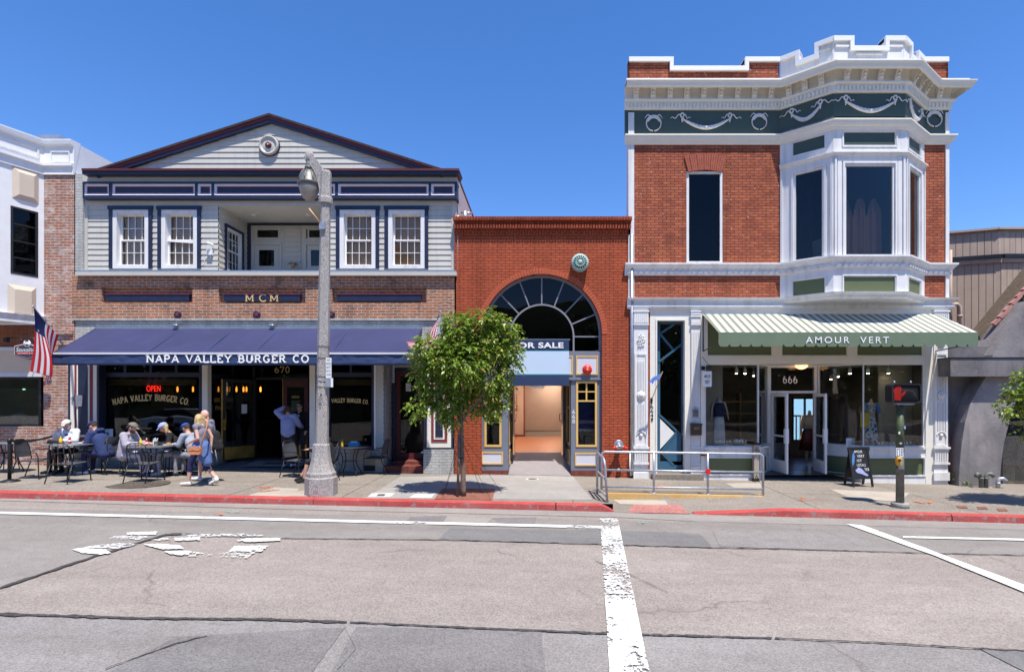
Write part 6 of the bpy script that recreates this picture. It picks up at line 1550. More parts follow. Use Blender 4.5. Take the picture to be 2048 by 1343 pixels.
ms = M('stucco_white'); x_ = X(148.5); ms.box(-20, .3, Z(300), x_ - .01, 8, Z(296));  ms.box(x_ - .5, 1.2, Z(284), x_ + .6, 1.5, Z(272)) if False else None; ms.poly([(x_, 0, 4), (x_, 8, 4), (x_, 8, Z(284)), (x_, 0, Z(284))]); ms.poly([(-20, 8, 0), (-20, 8, Z(284)), (x_, 8, Z(284)), (x_, 8, 0)]); ms.done('party_wall', lb)
ac = T('rooftop_unit', 'grey sheet metal ventilation box on the flat roof of the white building', 'ventilator', (X(96, 2), 2, Z(285)))
ms = M('galv'); ms.box(X(76, 1.5), 1.5, Z(300, 1.5), X(118, 1.5), 2.3, Z(269, 1.5)); ms.done('housing', ac)
# brown board building behind right
bb = T('brown_board_building', 'tall brown vertical board building rising behind the concrete shop at the right edge', 'building', (15.84, 4, -1))
Cn = (15.84, 4.0); Cl = (11.9, 5.4); Cr = (26, 4.0); ztb = 7.86
zg = 2.15 + (789 - 517) * 18.5 / F
ms = M('brown_siding')
for (A_, B_) in ((Cl, Cn), (Cn, Cr)):
    xf, L = facexf(A_, B_); ms.xf = xf; ms.box(0, .12, zg, L, .3, ztb); ms.box(0, 0, -1.4, L, .3, zg - .08)
    n = int(L / .2)
    for k in range(n): u = L * k / n; ms.use('black') if False else None; ms.box(u, -.018, -1.4, u + .19, -.0005, zg - .09); ms.box(u, .102, zg + .01, u + .19, .1195, ztb - .06)
ms.done('board_wall', bb)
ms = M('brown_siding')
for (A_, B_) in ((Cl, Cn), (Cn, Cr)):
    xf, L = facexf(A_, B_); ms.xf = xf; ms.box(-.05, -.0, ztb + .001, L, .4, ztb + .07); ms.box(0, -.10, zg - .14, L, -.019, zg - .0)
ms.done('roof_trim', bb)
ms = M('black_metal')
for (A_, B_) in ((Cl, Cn), (Cn, Cr)):
    xf, L = facexf(A_, B_); ms.xf = xf; ms.box(0, -.16, zg + .01, L, .10, zg + .13)
ms.done('gutter', bb)
mat('tan_pipe', (.45, .33, .26), .6, var=.08)
vp = T('vent_pipe', 'tan vent pipe with bent elbow beside the brown board wall', 'pipe', (X(1920, .8), .8, 2))
ms = M('tan_pipe'); ms.tube([(X(1903, .8), .8, Z(610, .8)), (X(1914, .8), .8, Z(608, .8)), (X(1919, .8), .8, Z(613, .8)), (X(1919.5, .8), .8, Z(680, .8))], .055, 12); ms.lathe([(.068, 0), (.068, .06)], (X(1919.5, .8), .8, Z(634, .8)), 12); ms.tube([(X(1903, .8), .8, Z(646, .8)), (X(1919, .8), .8, Z(646, .8))], .02, 8); ms.done('elbow_pipe', vp)
ms = M('tan_pipe'); ms.tube([(X(1901, 1), 1.0, Z(700, 1)), (X(1901, 1), 1.0, Z(500, 1))], .045, 10); ms.done('riser', vp)
# concrete shop
kb = T('concrete_building', 'dark grey concrete shop front with a curved leaning buttress at the right edge', 'building', (X(1980), 0, G(X(1980))))
ms = M('concrete_grey'); ms.box(X(1900), .15, -.7, X(1999), .5, Z(690)); ms.box(X(1900), .05, Z(715), X(2400), .5, Z(692)) ; ms.done('wall', kb)
ms = M('concrete_grey'); ms.box(X(1901, -.5), -.5, Z(752, -.5), X(2400, -.5), .14, Z(716, -.5)); ms.use('black_metal'); ms.box(X(1900, -.52), -.52, Z(716, -.5) + .001, X(2400), .2, Z(714, -.5)); ms.done('beam', kb)
ms = M('black_metal'); ms.box(X(1898), .0, Z(679), X(1960), .3, Z(671.5)); ms.use('concrete_dark'); ms.box(X(1899), .1, Z(692), X(2060), .5, Z(679.2)); ms.done('parapet', kb)
yq = -.25
ms = M('concrete_dark')
left = [(2060, 600), (2030, 640), (2000, 685), (1986, 709), (1972, 753), (1955, 780), (1940, 809), (1930, 845), (1924, 884), (1921, 910), (1919, 940), (1918, 972)]
right = [(1999, 976), (2002, 930), (2008, 884), (2022, 830), (2036, 790), (2060, 735)]
ms.prism(pp(left + right, yq)[::-1], yq, .5)
ms.done('buttress', kb)
f = M('black'); f.frame(X(2000, .3), X(2300, .3), -.5, Z(752, .3), .3, .4, .08); o = f.done('shop_window', kb); g = M('glass'); g.box(X(2002, .3), .34, -.4, X(2298, .3), .346, Z(753, .3)); g.done('pane', o); g = M('dark_room'); g.box(X(2000, 2), 2.0, -.5, X(2400, 2), 2.05, 3.2); g.done('room_stand_in', o)
ms = M('roof_brown'); ysl = .6
q0, q1 = pp([(1976, 680), (2300, 270)], ysl); 
pts = [(1978, 676), (2048, 590), (2300, 281), (2300, 500), (2048, 618), (1996, 676)]
ms.prism(pp(pts, .3), .3, 1.2)
for k in range(14):
    a = pp([(1980 + k * 9, 672 - k * 10.8), (2000 + k * 9, 672 - k * 8.4)], .28); ms.tube([(a[0][0], .28, a[0][1]), (a[1][0], .28, a[1][1])], .02, 5)
ms.done('roof', kb)
ms = M('pink_tile')
for k in range(14):
    a = pp([(1985 + k * 12, 646 - k * 13.5), (2000 + k * 12, 634 - k * 13.5), (2012 + k * 12, 622 - k * 13.5), (2008 + k * 12, 634 - k * 13.5), (1992 + k * 12, 650 - k * 13.5)], .2 + .004 * (k % 3))
    ms.prism(a, .2 - .012 * (k % 2), .29)
ms.done('ridge_tiles', kb)
pg = None
for i, (px, sx) in enumerate(((1962, -1), (1972, 1), (1996, 1))):
    v = T('standpipe', ['rusty hooked standpipe bending left at the foot of the buttress', 'rusty hooked standpipe bending right at the foot of the buttress', 'small grey valve pipe right of the hooked standpipes'][i], 'pipe', (X(px, -.5), -.5, G(12)), None)
    x = X(px, -.45); z = G(x); ms = M('worn_metal' if i < 2 else 'galv'); hh = .30 if i < 2 else .18
    ms.tube([(x, -.45, z), (x, -.45, z + hh), (x + sx * .04, -.45, z + hh + .06), (x + sx * .11, -.47, z + hh + .07), (x + sx * .17, -.5, z + hh)], [.05, .05, .05, .05, .055], 12); ms.lathe([(.062, 0), (.062, .05)], (x, -.45, z + hh - .08), 12); ms.done('hooked_pipe', v)
# ================================================================ street furniture
def at(px, y, dz=0):
    x = X(px, y); return Vector((x, y, (G(x) if y > YB else zf(x, y)) + dz))
# lamp post
lx, ly = X(642.5, -3.2), -3.2; lg = G(lx); k95 = (D + ly) / F
def lz(py): return H - (py - CY) * k95
lp = T('street_lamp', 'octagonal speckled concrete lamp post with curved arm and hanging acorn globe', 'street lamp', (lx, ly, lg))
a8 = R(22.5); q8 = 1 / math.cos(a8)
ms = M('granite')
def lw(pxw): return pxw * k95 / 2 * q8
ms.lathe([(lw(57), -.02), (lw(57), .36), (lw(53), .385)], (lx, ly, lg), 8, smooth=False, a0=a8)
ms.done('plinth', lp)
ms = M('granite'); prof = [(lw(52), lz(953.5)), (lw(52), lz(945)), (lw(47), lz(941)), (lw(42), lz(934)), (lw(37), lz(925)), (lw(33), lz(913)), (lw(31), lz(902)), (lw(29.5), lz(889)), (lw(27), lz(887)), (lw(23.5), lz(886))]
ms.lathe(prof, (lx, ly, 0), 8, smooth=False, a0=a8); ms.done('pedestal', lp)
def lean(z): return .095 * (z - .3) / 6
ms = M('granite'); z0_, z1_ = lz(886), lz(407)
vs = []
for z, r in ((z0_, lw(23)), (lz(620), lw(20.5)), (z1_, lw(17.5))):
    for j in range(8): q = a8 + j * math.pi / 4; vs.append((lx + lean(z) + r * math.cos(q), ly + r * math.sin(q), z))
ms.add(vs, [(i * 8 + j, i * 8 + (j + 1) % 8, i * 8 + 8 + (j + 1) % 8, i * 8 + 8 + j) for i in range(2) for j in range(8)], False); ms.done('shaft', lp)
tx = lx + lean(lz(400)); ms = M('granite')
ms.lathe([(lw(17), lz(408)), (lw(25), lz(407)), (lw(25), lz(398)), (lw(22), lz(394)), (lw(20), lz(370)), (lw(20), lz(346)), (lw(17), lz(342))], (tx + .0, ly, 0), 8, smooth=False, a0=a8)
ms.done('post_head', lp)
ms = M('granite'); apts = [(652, 398), (650, 380), (646, 362), (640, 345), (632, 331), (623, 320), (615, 311)]
w0 = [.13, .12, .11, .10, .09, .085, .08]; vs = []
for (a, b), w in zip(apts, w0):
    x, z = (a - CX) * k95, lz(b); vs += [(x - w * .7, ly - .07, z - w * .7), (x + w * .7, ly - .07, z + w * .7), (x + w * .7, ly + .07, z + w * .7), (x - w * .7, ly + .07, z - w * .7)]
ms.add(vs, [(i * 4 + j, i * 4 + (j + 1) % 4, i * 4 + 4 + (j + 1) % 4, i * 4 + 4 + j) for i in range(len(apts) - 1) for j in range(4)] + [(3, 2, 1, 0)], False)
x = (619 - CX) * k95; ms.lathe([(.06, lz(325)), (.085, lz(322)), (.085, lz(306)), (.06, lz(304))], (x, ly, 0), 10); ms.done('arm', lp)
mat('lamp_hood', (.15, .15, .14), .5, .4, var=.25, vs=9)
gxl = (618 - CX) * k95; ms = M('worn_metal'); ms.lathe([(.05, lz(341)), (.085, lz(340)), (.085, lz(334)), (.06, lz(331)), (.07, lz(328)), (.04, lz(324))], (gxl, ly, 0), 16)
ms.use('lamp_hood'); ms.lathe([(.225, lz(371)), (.235, lz(367)), (.21, lz(364)), (.19, lz(358)), (.15, lz(349)), (.10, lz(343)), (.07, lz(340))], (gxl, ly, 0), 28)
for i in range(8): q = i * math.pi / 4; ms.tube([(gxl + r * math.cos(q), ly + r * math.sin(q), z) for r, z in ((.22, lz(365)), (.195, lz(357)), (.155, lz(348)), (.10, lz(341)))], .012, 6)
ms.done('lamp_hood', lp)
ms = M('globe'); ms.lathe([(.205, lz(371)), (.20, lz(378)), (.165, lz(389)), (.11, lz(398)), (.05, lz(402.5)), (.005, lz(403.5))][::-1], (gxl, ly, 0), 28); ms.done('globe', lp)
ms = M('wood_pale'); ms.tube([((628 - CX) * k95, ly - .25, lz(425)), ((648 - CX) * k95, ly - .12, lz(453))], .018, 8); ms.use('galv'); ms.box((644 - CX) * k95, ly - .15, lz(462), (655 - CX) * k95, ly - .10, lz(448)); ms.done('flag_holder', lp)
ms = M('worn_metal')
for py in (692, 715, 752, 762, 773): z = lz(py); ms.tube([(lx + lean(z) + .125 * math.cos(q), ly + .125 * math.sin(q), z + .006 * math.sin(q * 2)) for q in [i * math.pi / 8 for i in range(16)]], .006, 5, closed=True)
ms.done('strap', lp)
ms = M('black')
for k, ch in enumerate('YBOJ' if False else ('J', 'O', 'B', 'Y')): z = lz(790 + 8.5 * k); sans(ms, ch, lx + lean(z) - .03, lx + lean(z) + .03, z - .03, z + .03, ly - .125)
ms.done('lettering', lp)
sg = T('parking_sign', 'white no parking sign strapped to the right side of the lamp post', 'sign', ((662 - CX) * k95, ly - .1, lz(735)))
ms = M('paper'); x0, x1 = (656.5 - CX) * k95, (667.5 - CX) * k95; ms.box(x0, ly - .13, lz(756), x1, ly - .12, lz(716)); ms.done('plate', sg)
ms = M('black')
for k, s_ in enumerate(('NO', 'PARKING', 'NEXT', 'EVENT DAY', '5 HOURS')):
    w = .035 if k == 0 else .048; sans(ms, s_, (x0 + x1) / 2 - w, (x0 + x1) / 2 + w, lz(722.5 + 7.2 * k), lz(718 + 7.2 * k), ly - .134)
ms.done('lettering', sg)
ms = M('galv'); ms.box(x0 - .01, ly - .128, lz(774), x1 + .03, ly - .11, lz(757)); ms.use('paper'); ms.box(x1 - .01, ly - .133, lz(774), x1 + .035, ly - .129, lz(756)); ms.done('control_box', sg)

# pedestrian signal
sx_, sy_ = X(1800, -3.3), -3.3; sgz = zf(sx_, sy_); ks = (D + sy_) / F
def sz(py): return H - (py - CY) * ks
def sX(px): return (px - CX) * ks
ps = T('pedestrian_signal', 'green pedestrian signal post showing a red raised hand beside the kerb', 'traffic signal', (sx_, sy_, sgz))
ms = M('galv'); ms.use('pave_pale'); ms.lathe([(.165, -.02), (.165, .085), (.155, .10)], (sX(1800), sy_, sgz), 24); ms.done('foot', ps)
ms = M('worn_metal'); ms.lathe([(.078, sgz + .1), (.075, sz(938)), (.079, sz(937.5)), (.079, sz(936)), (.074, sz(935)), (.073, sz(905))], (sX(1800), sy_, 0), 20)
ms.use('signal_green'); ms.lathe([(.0735, sz(905)), (.073, sz(818))], (sX(1800), sy_, 0), 20); ms.done('pole', ps)
ms = M('black_metal'); ms.lathe([(.08, sz(817)), (.085, sz(816)), (.085, sz(810)), (.075, sz(808))], (sX(1800.5), sy_, 0), 20); ms.done('collar', ps)
SX = Matrix.Translation((sX(1805), sy_, 0)) @ Matrix.Rotation(R(-7), 4, 'Z')
hw_, z0, z1 = .285, sz(806), sz(767)
def rrect(x0, x1, z0, z1, r, n=5):
    P = []
    for cx_, cz_, a in ((x1 - r, z0 + r, -90), (x1 - r, z1 - r, 0), (x0 + r, z1 - r, 90), (x0 + r, z0 + r, 180)): P += [(cx_ + r * math.cos(R(a + 90 * k / n)), cz_ + r * math.sin(R(a + 90 * k / n))) for k in range(n + 1)]
    return P
ms = M('black', SX); ms.prism(rrect(-hw_, hw_, z0, z1, .07), -.10, .12); ms.use('black_metal')
o_, i_ = rrect(-hw_, hw_, z0, z1, .07), rrect(-hw_ + .03, hw_ - .03, z0 + .03, z1 - .03, .05); n = len(o_)
ms.add([(p[0], y, p[1]) for y in (-.16, -.10) for p in o_ + i_], [(i, (i + 1) % n, n + (i + 1) % n, n + i)[::-1] for i in range(n)] + [(i, 2 * n + i, 2 * n + (i + 1) % n, (i + 1) % n) for i in range(n)] + [(n + i, n + (i + 1) % n, 3 * n + (i + 1) % n, 3 * n + i) for i in range(n)])
ms.done('housing', ps)
ms = M('black_metal', SX)
for k in range(-14, 15):
    for s_ in (-1, 1):
        c = k * .038; a = (c - .17 * s_, z0 + .04); b = (c + .17 * s_, z1 - .04)
        lo, hi = -hw_ + .04, hw_ - .04
        def clip(p, q):
            out = []
            for (u, v), (u2, v2) in (((p), (q)), ((q), (p))):
                if u < lo: t = (lo - u) / (u2 - u) if u2 != u else 0; u, v = lo, v + (v2 - v) * t
                if u > hi: t = (hi - u) / (u2 - u) if u2 != u else 0; u, v = hi, v + (v2 - v) * t
                out.append((u, v))
            return out
        if max(a[0], b[0]) < lo or min(a[0], b[0]) > hi: continue
        p, q = clip(a, b)
        if math.hypot(p[0] - q[0], p[1] - q[1]) > .03: ms.tube([(p[0], -.135, p[1]), (q[0], -.135, q[1])], .0035, 4)
ms.done('visor_grid', ps)
emat('led_red', (1.0, .03, .01), .6)
ms = M('led_red', SX); hx0 = -hw_ + .05
def inhand(u, v):
    if .10 < u < .62 and .0 < v < .62: return True
    for a, t in ((.05, .82), (.20, .95), (.36, 1.0), (.51, .93)):
        if a < u < a + .13 and .5 < v < t: return True
    return abs((v - .25) - (u - .6) * .95) < .11 and .55 < u < .98
for i in range(17):
    for j in range(17):
        u, v = (i + .5 + (.5 if j % 2 else 0)) / 17, (j + .5) / 17
        if inhand(u, v): ms.lathe([(.0068, 0), (.005, .006)], (hx0 + u * .24, -.105, z0 + .06 + v * .30), 6, 'y')
ms.done('raised_hand', ps)
ms = M('galv', SX)
for u in (-.16, .16): ms.lathe([(.018, z1), (.018, z1 + .04), (.008, z1 + .06)], (u, 0, 0), 8)
ms.box(-.17, -.12, z0 - .03, .17, .02, z0 - .0005); ms.done('mount', ps)
mat('button_yellow', (.65, .30, .01), .4, var=.1)
ms = M('button_yellow'); c = (sX(1791), sy_ - .09, sz(920)); ms.cap((c[0], c[1], c[2] - .05), (c[0], c[1], c[2] + .04), .05, .06); ms.use('black'); ms.lathe([(.03, .05), (.025, .075), (.01, .08)], (c[0] - .01, c[1], c[2] + .02), 12, 'y'); ms.done('push_button', ps)
ms = M('paper'); ms.box(sX(1785), sy_ - .12, sz(911), sX(1799), sy_ - .11, sz(894)); ms.use('black'); ms.frame(sX(1786.5), sX(1792), sz(910), sz(895.5), sy_ - .123, sy_ - .1205, .008)
for k in range(5): ms.box(sX(1794), sy_ - .123, sz(908.6 - 3 * k), sX(1797.5), sy_ - .1205, sz(907.4 - 3 * k))
ms.done('button_sign', ps)
ms = M('paper'); ms.box(sX(1792), sy_ - .085, sz(867), sX(1795), sy_ - .072, sz(862)); ms.use('lavender'); ms.ell((sX(1797), sy_ - .07, sz(886)), (.03, .01, .025), 8, 5); ms.box(sX(1803), sy_ - .085, sz(857), sX(1806), sy_ - .06, sz(851)); ms.done('sticker', ps)

# ramp railing
rl = T('ramp_railing', 'galvanised three rail pipe railing along the yellow kerb of the ramp', 'railing', (2.5, YB, G(2.5)))
ry_ = YB - .04; kr = (D + ry_) / F
def rX(px): return (px - CX) * kr
xa, xb = rX(1203), rX(1526); rr_ = .026
ms = M('galv'); zt0, zt1 = G(xa) + .93, G(xb) + .955
ms.tube([(xa, ry_, G(xa)), (xa, ry_, zt0 - .08), (xa + .02, ry_, zt0 - .025), (xa + .08, ry_, zt0)] + [(xb - .08, ry_, zt1), (xb - .02, ry_, zt1 - .025), (xb, ry_, zt1 - .08), (xb, ry_, G(xb) - .1)], rr_, 10); ms.done('top_rail', rl)
for px in (1307.5, 1415.6): ms = M('galv'); x = rX(px); ms.tube([(x, ry_, G(x)), (x, ry_, zt0 + (zt1 - zt0) * (x - xa) / (xb - xa))], rr_, 10); ms.lathe([(.05, .012), (.05, .03)], (x, ry_, G(x)), 10); ms.done('post', rl)
for h in (.52, .14): ms = M('galv'); ms.tube([(xa, ry_, G(xa) + h), (xb, ry_, G(xb) + h + .02)], rr_ * .95, 10); ms.done('rail', rl)
ms = M('galv'); xe, ye = 1.30, -3.42
ms.tube([(xa - .10, ry_ - .05, G(xa)), (xa - .11, ry_ - .05, G(xa) + .86), (xa - .10, ry_ - .09, G(xa) + .92), (xe - .01, ye + .12, G(xe) + .90), (xe, ye + .03, G(xe) + .85), (xe + .01, ye, G(xe) + .75), (xe + .06, ye, G(xe))], rr_, 10)
ms.tube([(xa - .10, ry_ - .05, G(xa) + .5), (xe + .02, ye, G(xe) + .48)], rr_ * .9, 10); ms.tube([(xa - .10, ry_ - .05, G(xa) + .13), (xe + .05, ye, G(xe) + .12)], rr_ * .9, 10); ms.done('end_loop', rl)
rv = T('red_clamp', 'small red box clamped on the middle rail of the pipe railing', 'box', (rX(1415.6), ry_, G(4) + .5))
ms = M('fire_red'); x = rX(1415.6); z = G(x) + .54; ms.box(x - .04, ry_ - .06, z - .06, x + .04, ry_ - .028, z + .06); ms.lathe([(.05, -.03), (.05, .03)], (x, ry_, z), 12); ms.ell((x - .05, ry_ - .03, z), (.02, .03, .03), 8, 5); ms.done('case', rv)

# sandwich board
sb = T('sandwich_board', 'black A-frame chalkboard reading AMOUR VERT before the right dress shop window', 'sign board', (X(1726, -.6), -.6, G(8.4)))
cx0 = X(1704, -.75); g0 = G(cx0); SBX = Matrix.Translation((cx0, -.80, g0)) @ Matrix.Rotation(R(6), 4, 'Z') @ Matrix.Rotation(R(-12), 4, 'X')
ms = M('black', SBX); ms.frame(.0, .56, .20, 1.02, -.02, .02, .045); ms.box(.045, -.005, .245, .515, .01, .975); ms.box(.0, -.02, .0, .045, .02, .1995); ms.box(.515, -.02, .0, .56, .02, .1995); ms.done('front_panel', sb)
SB2 = Matrix.Translation((cx0, -.80 + .42, g0)) @ Matrix.Rotation(R(6), 4, 'Z') @ Matrix.Rotation(R(12), 4, 'X'); ms = M('black', SB2); ms.frame(.0, .56, .20, 1.02, -.02, .02, .045); ms.box(.045, -.005, .245, .515, .01, .975); ms.box(.0, -.02, .0, .045, .02, .1995); ms.box(.515, -.02, .0, .56, .02, .1995); ms.done('rear_panel', sb)
ms = M('paper', SBX)
for k, (s_, a, b) in enumerate((('AMOUR', .15, .38), ('VERT', .22, .42), ('1ST', .20, .33), ('LOCALS', .18, .42), ('TEE', .37, .50))): z = .90 - .115 * k; sans(ms, s_, a, b, z - .03, z + .035, -.012, space=1.1)
ms.done('chalk_lettering', sb)
mat('chalk_blue', (.05, .18, .42), .8, var=.3, vs=20); ms = M('chalk_blue', SBX); ms.prism([(.06, .52), (.12, .62), (.16, .78), (.14, .9), (.09, .8), (.06, .65)], -.011, -.006); ms.use('lavender'); ms.prism([(.12, .42), (.22, .5), (.30, .46), (.38, .36), (.46, .30), (.42, .27), (.28, .33), (.16, .36)], -.012, -.006); ms.done('chalk_drawing', sb)

# accessible entrance post sign
v = T('access_post', 'tan upright post with wheelchair push plates beside the dress shop door', 'post', (X(1512, -.12), -.12, G(5.8)))
x0, x1 = X(1507, -.15), X(1517, -.15); ms = M('screen_tan'); ms.box(x0, -.20, G(5.8) + .08, x1, -.08, Z(889, -.15)); ms.done('post', v)
ms = M('black'); ms.box(x0 - .01, -.21, Z(889, -.15) + .0005, x1 + .01, -.07, Z(885, -.15)); ms.box(x0 - .01, -.21, G(5.8) - .0, x1 + .01, -.07, G(5.8) + .0795); ms.done('end_cap', v)
ms = M('black'); c = ((x0 + x1) / 2, Z(898, -.15)); 
for cz in (c[1], c[1] - .72):
    ms.ell((c[0], -.203, cz + .05), (.014, .006, .014), 8, 4); ms.tube([(c[0], -.204, cz + .03), (c[0], -.204, cz - .01), (c[0] + .03, -.204, cz - .01), (c[0] + .04, -.204, cz - .05)], .006, 5); ms.tube([(c[0] + .035 * math.cos(R(a)), -.204, cz - .02 + .035 * math.sin(R(a))) for a in range(110, 340, 20)], .005, 5)
ms.done('wheelchair_symbol', v)
# blade sign
v = T('blade_sign', 'small white hanging sign reading AMOUR VERT on a black bracket', 'sign', (X(1414, -.3), -.3, Z(755)))
x = X(1403, 0); ms = M('black_metal'); ms.box(x - .02, -.12, Z(736) - .05, x + .06, -.03, Z(736) + .05); ms.tube([(x, -.1, Z(736)), (X(1423, -.3), -.3, Z(735, -.3))], .012, 6); ms.tube([(x + .0, -.04, Z(713)), (X(1423, -.3), -.3, Z(735, -.3))], .006, 5)
for px in (1410, 1420): ms.tube([(X(px, -.3), -.28, Z(736, -.3)), (X(px, -.3), -.28, Z(742, -.3))], .005, 5)
ms.done('bracket', v)
x0, x1, z0, z1 = X(1405.5, -.3), X(1423, -.3), Z(773, -.3), Z(742, -.3); ms = M('white_gloss'); ms.box(x0, -.31, z0, x1, -.27, z1); ms.use('green_panel'); ms.box(x1 + .0005, -.31, z0, x1 + .03, -.22, z1); ms.done('plate', v)
ms = M('black'); sans(ms, 'AMOUR', x0 + .03, x1 - .03, (z0 + z1) / 2 + .03, z1 - .09, -.313, bold=.01); sans(ms, 'VERT', x0 + .05, x1 - .05, z0 + .08, (z0 + z1) / 2 - .03, -.313, bold=.01); ms.done('lettering', v)
# mailbox, plaque, number, floor camera
v = T('mailbox', 'dark brown wall mailbox on the fluted pilaster beside the blue door', 'mailbox', (X(1389), -.1, Z(858)))
mat('mail_brown', (.06, .04, .03), .4, .3, var=.1); ms = M('mail_brown'); ms.box(X(1379.5), -.16, Z(869), X(1400), -.045, Z(850)); ms.prism([(X(1378.5), Z(850) + .0005), (X(1401), Z(850) + .0005), (X(1401), Z(846)), (X(1379.5), Z(845))], -.175, -.045); ms.done('box', v)
ms = M('gold'); ms.tube([(X(1390) + .07 * math.cos(q), -.165, Z(855) + .025 * math.sin(q)) for q in [i * .6 for i in range(10)]], .005, 5); ms.done('emblem', v)
v = T('wall_plaque', 'grey arched intercom plaque above the brown mailbox', 'plaque', (X(1389), -.1, Z(825)))
ms = M('galv'); c = X(1389.5); ms.prism([(c - .10, Z(836)), (c + .10, Z(836)), (c + .10, Z(818)), (c + .07, Z(814)), (c, Z(812)), (c - .07, Z(814)), (c - .10, Z(818))], -.075, -.045); ms.use('worn_metal'); ms.prism([(c - .07, Z(833)), (c + .07, Z(833)), (c + .07, Z(820)), (c, Z(816)), (c - .07, Z(820))], -.082, -.0755); ms.done('plate', v)
ms = M('black')
for k, ch in enumerate('664'): sans(ms, ch, X(1300.5), X(1306.5), Z(817 + 8.5 * k), Z(809.5 + 8.5 * k), -.014, bold=.01)
ms.box(X(1302), -.03, Z(841), X(1305.5), -.011, Z(835)); ms.done('street_number', cb)
v = T('floor_camera', 'small black wall device below the left dress shop window corner', 'device', (X(1407), -.1, Z(906)))
ms = M('black'); ms.box(X(1401), -.10, Z(910), X(1412), -.041, Z(904)); ms.use('fire_red'); ms.box(X(1404), -.104, Z(908.5), X(1411), -.1005, Z(907)); ms.done('case', v)
# notices in the windows
for i, (px, py, w, h, y, l) in enumerate(((1701, 886, 17, 21, .25, 'white notice sheet standing inside the right dress shop window'),)):
    v = T('notice', l, 'notice', (X(px, y), y, Z(py, y))); ms = M('paper'); ms.box(X(px - w / 2, y), y, Z(py + h / 2, y), X(px + w / 2, y), y + .01, Z(py - h / 2, y)); ms.done('sheet', v)
    ms = M('black')
    for k in range(3): ms.box(X(px - 5, y), y - .003, Z(py - 3 + 4 * k, y), X(px + 4, y), y - .001, Z(py - 4 + 4 * k, y))
    ms.done('lettering', v)

# stanchion and belt
v = T('stanchion', 'black belt stanchion with round foot near the far left bistro chairs', 'stanchion', at(19, -2.45))
q = at(19, -2.45); ms = M('black_metal'); ms.lathe([(.19, 0), (.19, .015), (.10, .04), (.04, .06)], q, 28); ms.done('foot', v); ms = M('black'); ms.lathe([(.035, .04), (.035, .96), (.03, .97)], q, 14); ms.lathe([(.045, .88), (.045, .97)], q, 14); ms.done('pole', v)
v = T('stanchion', 'black belt stanchion standing behind the man in the white cap', 'stanchion', at(112, -1.4)); q2 = at(112, -.9)
ms = M('black'); ms.lathe([(.03, 0), (.03, .96)], q2, 12); ms.done('pole', v); ms = M('black_metal'); ms.lathe([(.17, 0), (.17, .015), (.04, .05)], q2, 20); ms.done('foot', v)
v = T('barrier_belt', 'black webbing belt stretched between the two stanchions', 'belt', q); ms = M('black'); n = 12; vs = []
for i in range(n + 1):
    t = i / n; p = q.lerp(q2, t); s_ = -.06 * math.sin(t * math.pi); vs += [(p.x, p.y, p.z + .89 + s_), (p.x, p.y, p.z + .94 + s_), (p.x + .003, p.y - .004, p.z + .94 + s_), (p.x + .003, p.y - .004, p.z + .89 + s_)]
ms.add(vs, [(4 * i + j, 4 * i + (j + 1) % 4, 4 * i + 4 + (j + 1) % 4, 4 * i + 4 + j) for i in range(n) for j in range(4)]); ms.done('webbing', v)

# hexagonal shop sign on bracket (left edge)
v = T('hanging_sign', 'dark hexagonal hanging shop sign with red edge and round badge, half behind the flag', 'sign', (X(56, -.5), -.5, Z(698, -.5)))
ysn = -.5
ms = M('fire_red'); P_h = [(28, 691), (44, 687), (56, 686), (72, 690), (84, 692), (84, 709), (56, 719), (28, 710)]
ms.use('maroon'); ms.use('kerb_face'); ms.prism([(X(a, ysn), Z(b, ysn)) for a, b in P_h], ysn, ysn + .05); ms.done('backing', v)
mat('sign_slate', (.035, .04, .06), .6, var=.05)
ms = M('paper'); ms.prism([(X(56 + (a - 56) * .95, ysn), Z(701 + (b - 701) * .90, ysn)) for a, b in P_h], ysn - .008, ysn - .001); ms.use('sign_slate'); ms.prism([(X(56 + (a - 56) * .91, ysn), Z(701 + (b - 701) * .83, ysn)) for a, b in P_h], ysn - .014, ysn - .0085)
ms.use('fire_red'); ms.box(X(35, ysn), ysn - .018, Z(708, ysn), X(80, ysn), ysn - .0145, Z(704.5, ysn)); ms.done('face', v)
ms = M('paper'); ms.lathe([(.095, .0), (.095, .015)], (X(56, ysn), ysn - .015, Z(687, ysn)), 20, 'y'); ms.use('sign_slate'); ms.lathe([(.03, .0155), (.02, .02)], (X(56, ysn), ysn - .015, Z(690, ysn)), 10, 'y'); ms.prism([(X(52, ysn), Z(683, ysn)), (X(60, ysn), Z(683, ysn)), (X(58, ysn), Z(679, ysn)), (X(54, ysn), Z(679, ysn))], ysn - .034, ysn - .0305); ms.done('badge', v)
ms = M('paper'); shf = lambda u, w, y: (u + (w - Z(703, ysn)) * .25, y, w); sans(ms, 'Sausalito S', X(33, ysn), X(79, ysn), Z(703, ysn), Z(694.5, ysn), ysn - .018, fn=shf); sans(ms, 'ICE CREAM & CANDY', X(37, ysn), X(78, ysn), Z(707.4, ysn), Z(705.2, ysn), ysn - .0215); ms.done('lettering', v)
ms = M('black_metal'); ms.tube([(X(16, ysn), ysn, Z(675, ysn)), (X(84, ysn), ysn + .1, Z(676, ysn))], .02, 6); ms.tube([(X(42, ysn), ysn, Z(669, ysn)), (X(70, ysn), .0, Z(650, 0))], .012, 6); ms.box(X(10, ysn), ysn - .05, Z(684, ysn), X(16, ysn), ysn + .05, Z(675, ysn)); ms.tube([(X(42, ysn), ysn, Z(676, ysn)), (X(42, ysn), ysn, Z(688, ysn))], .008, 5); ms.tube([(X(68, ysn), ysn, Z(676, ysn)), (X(68, ysn), ysn, Z(690, ysn))], .008, 5); ms.done('bracket', v)

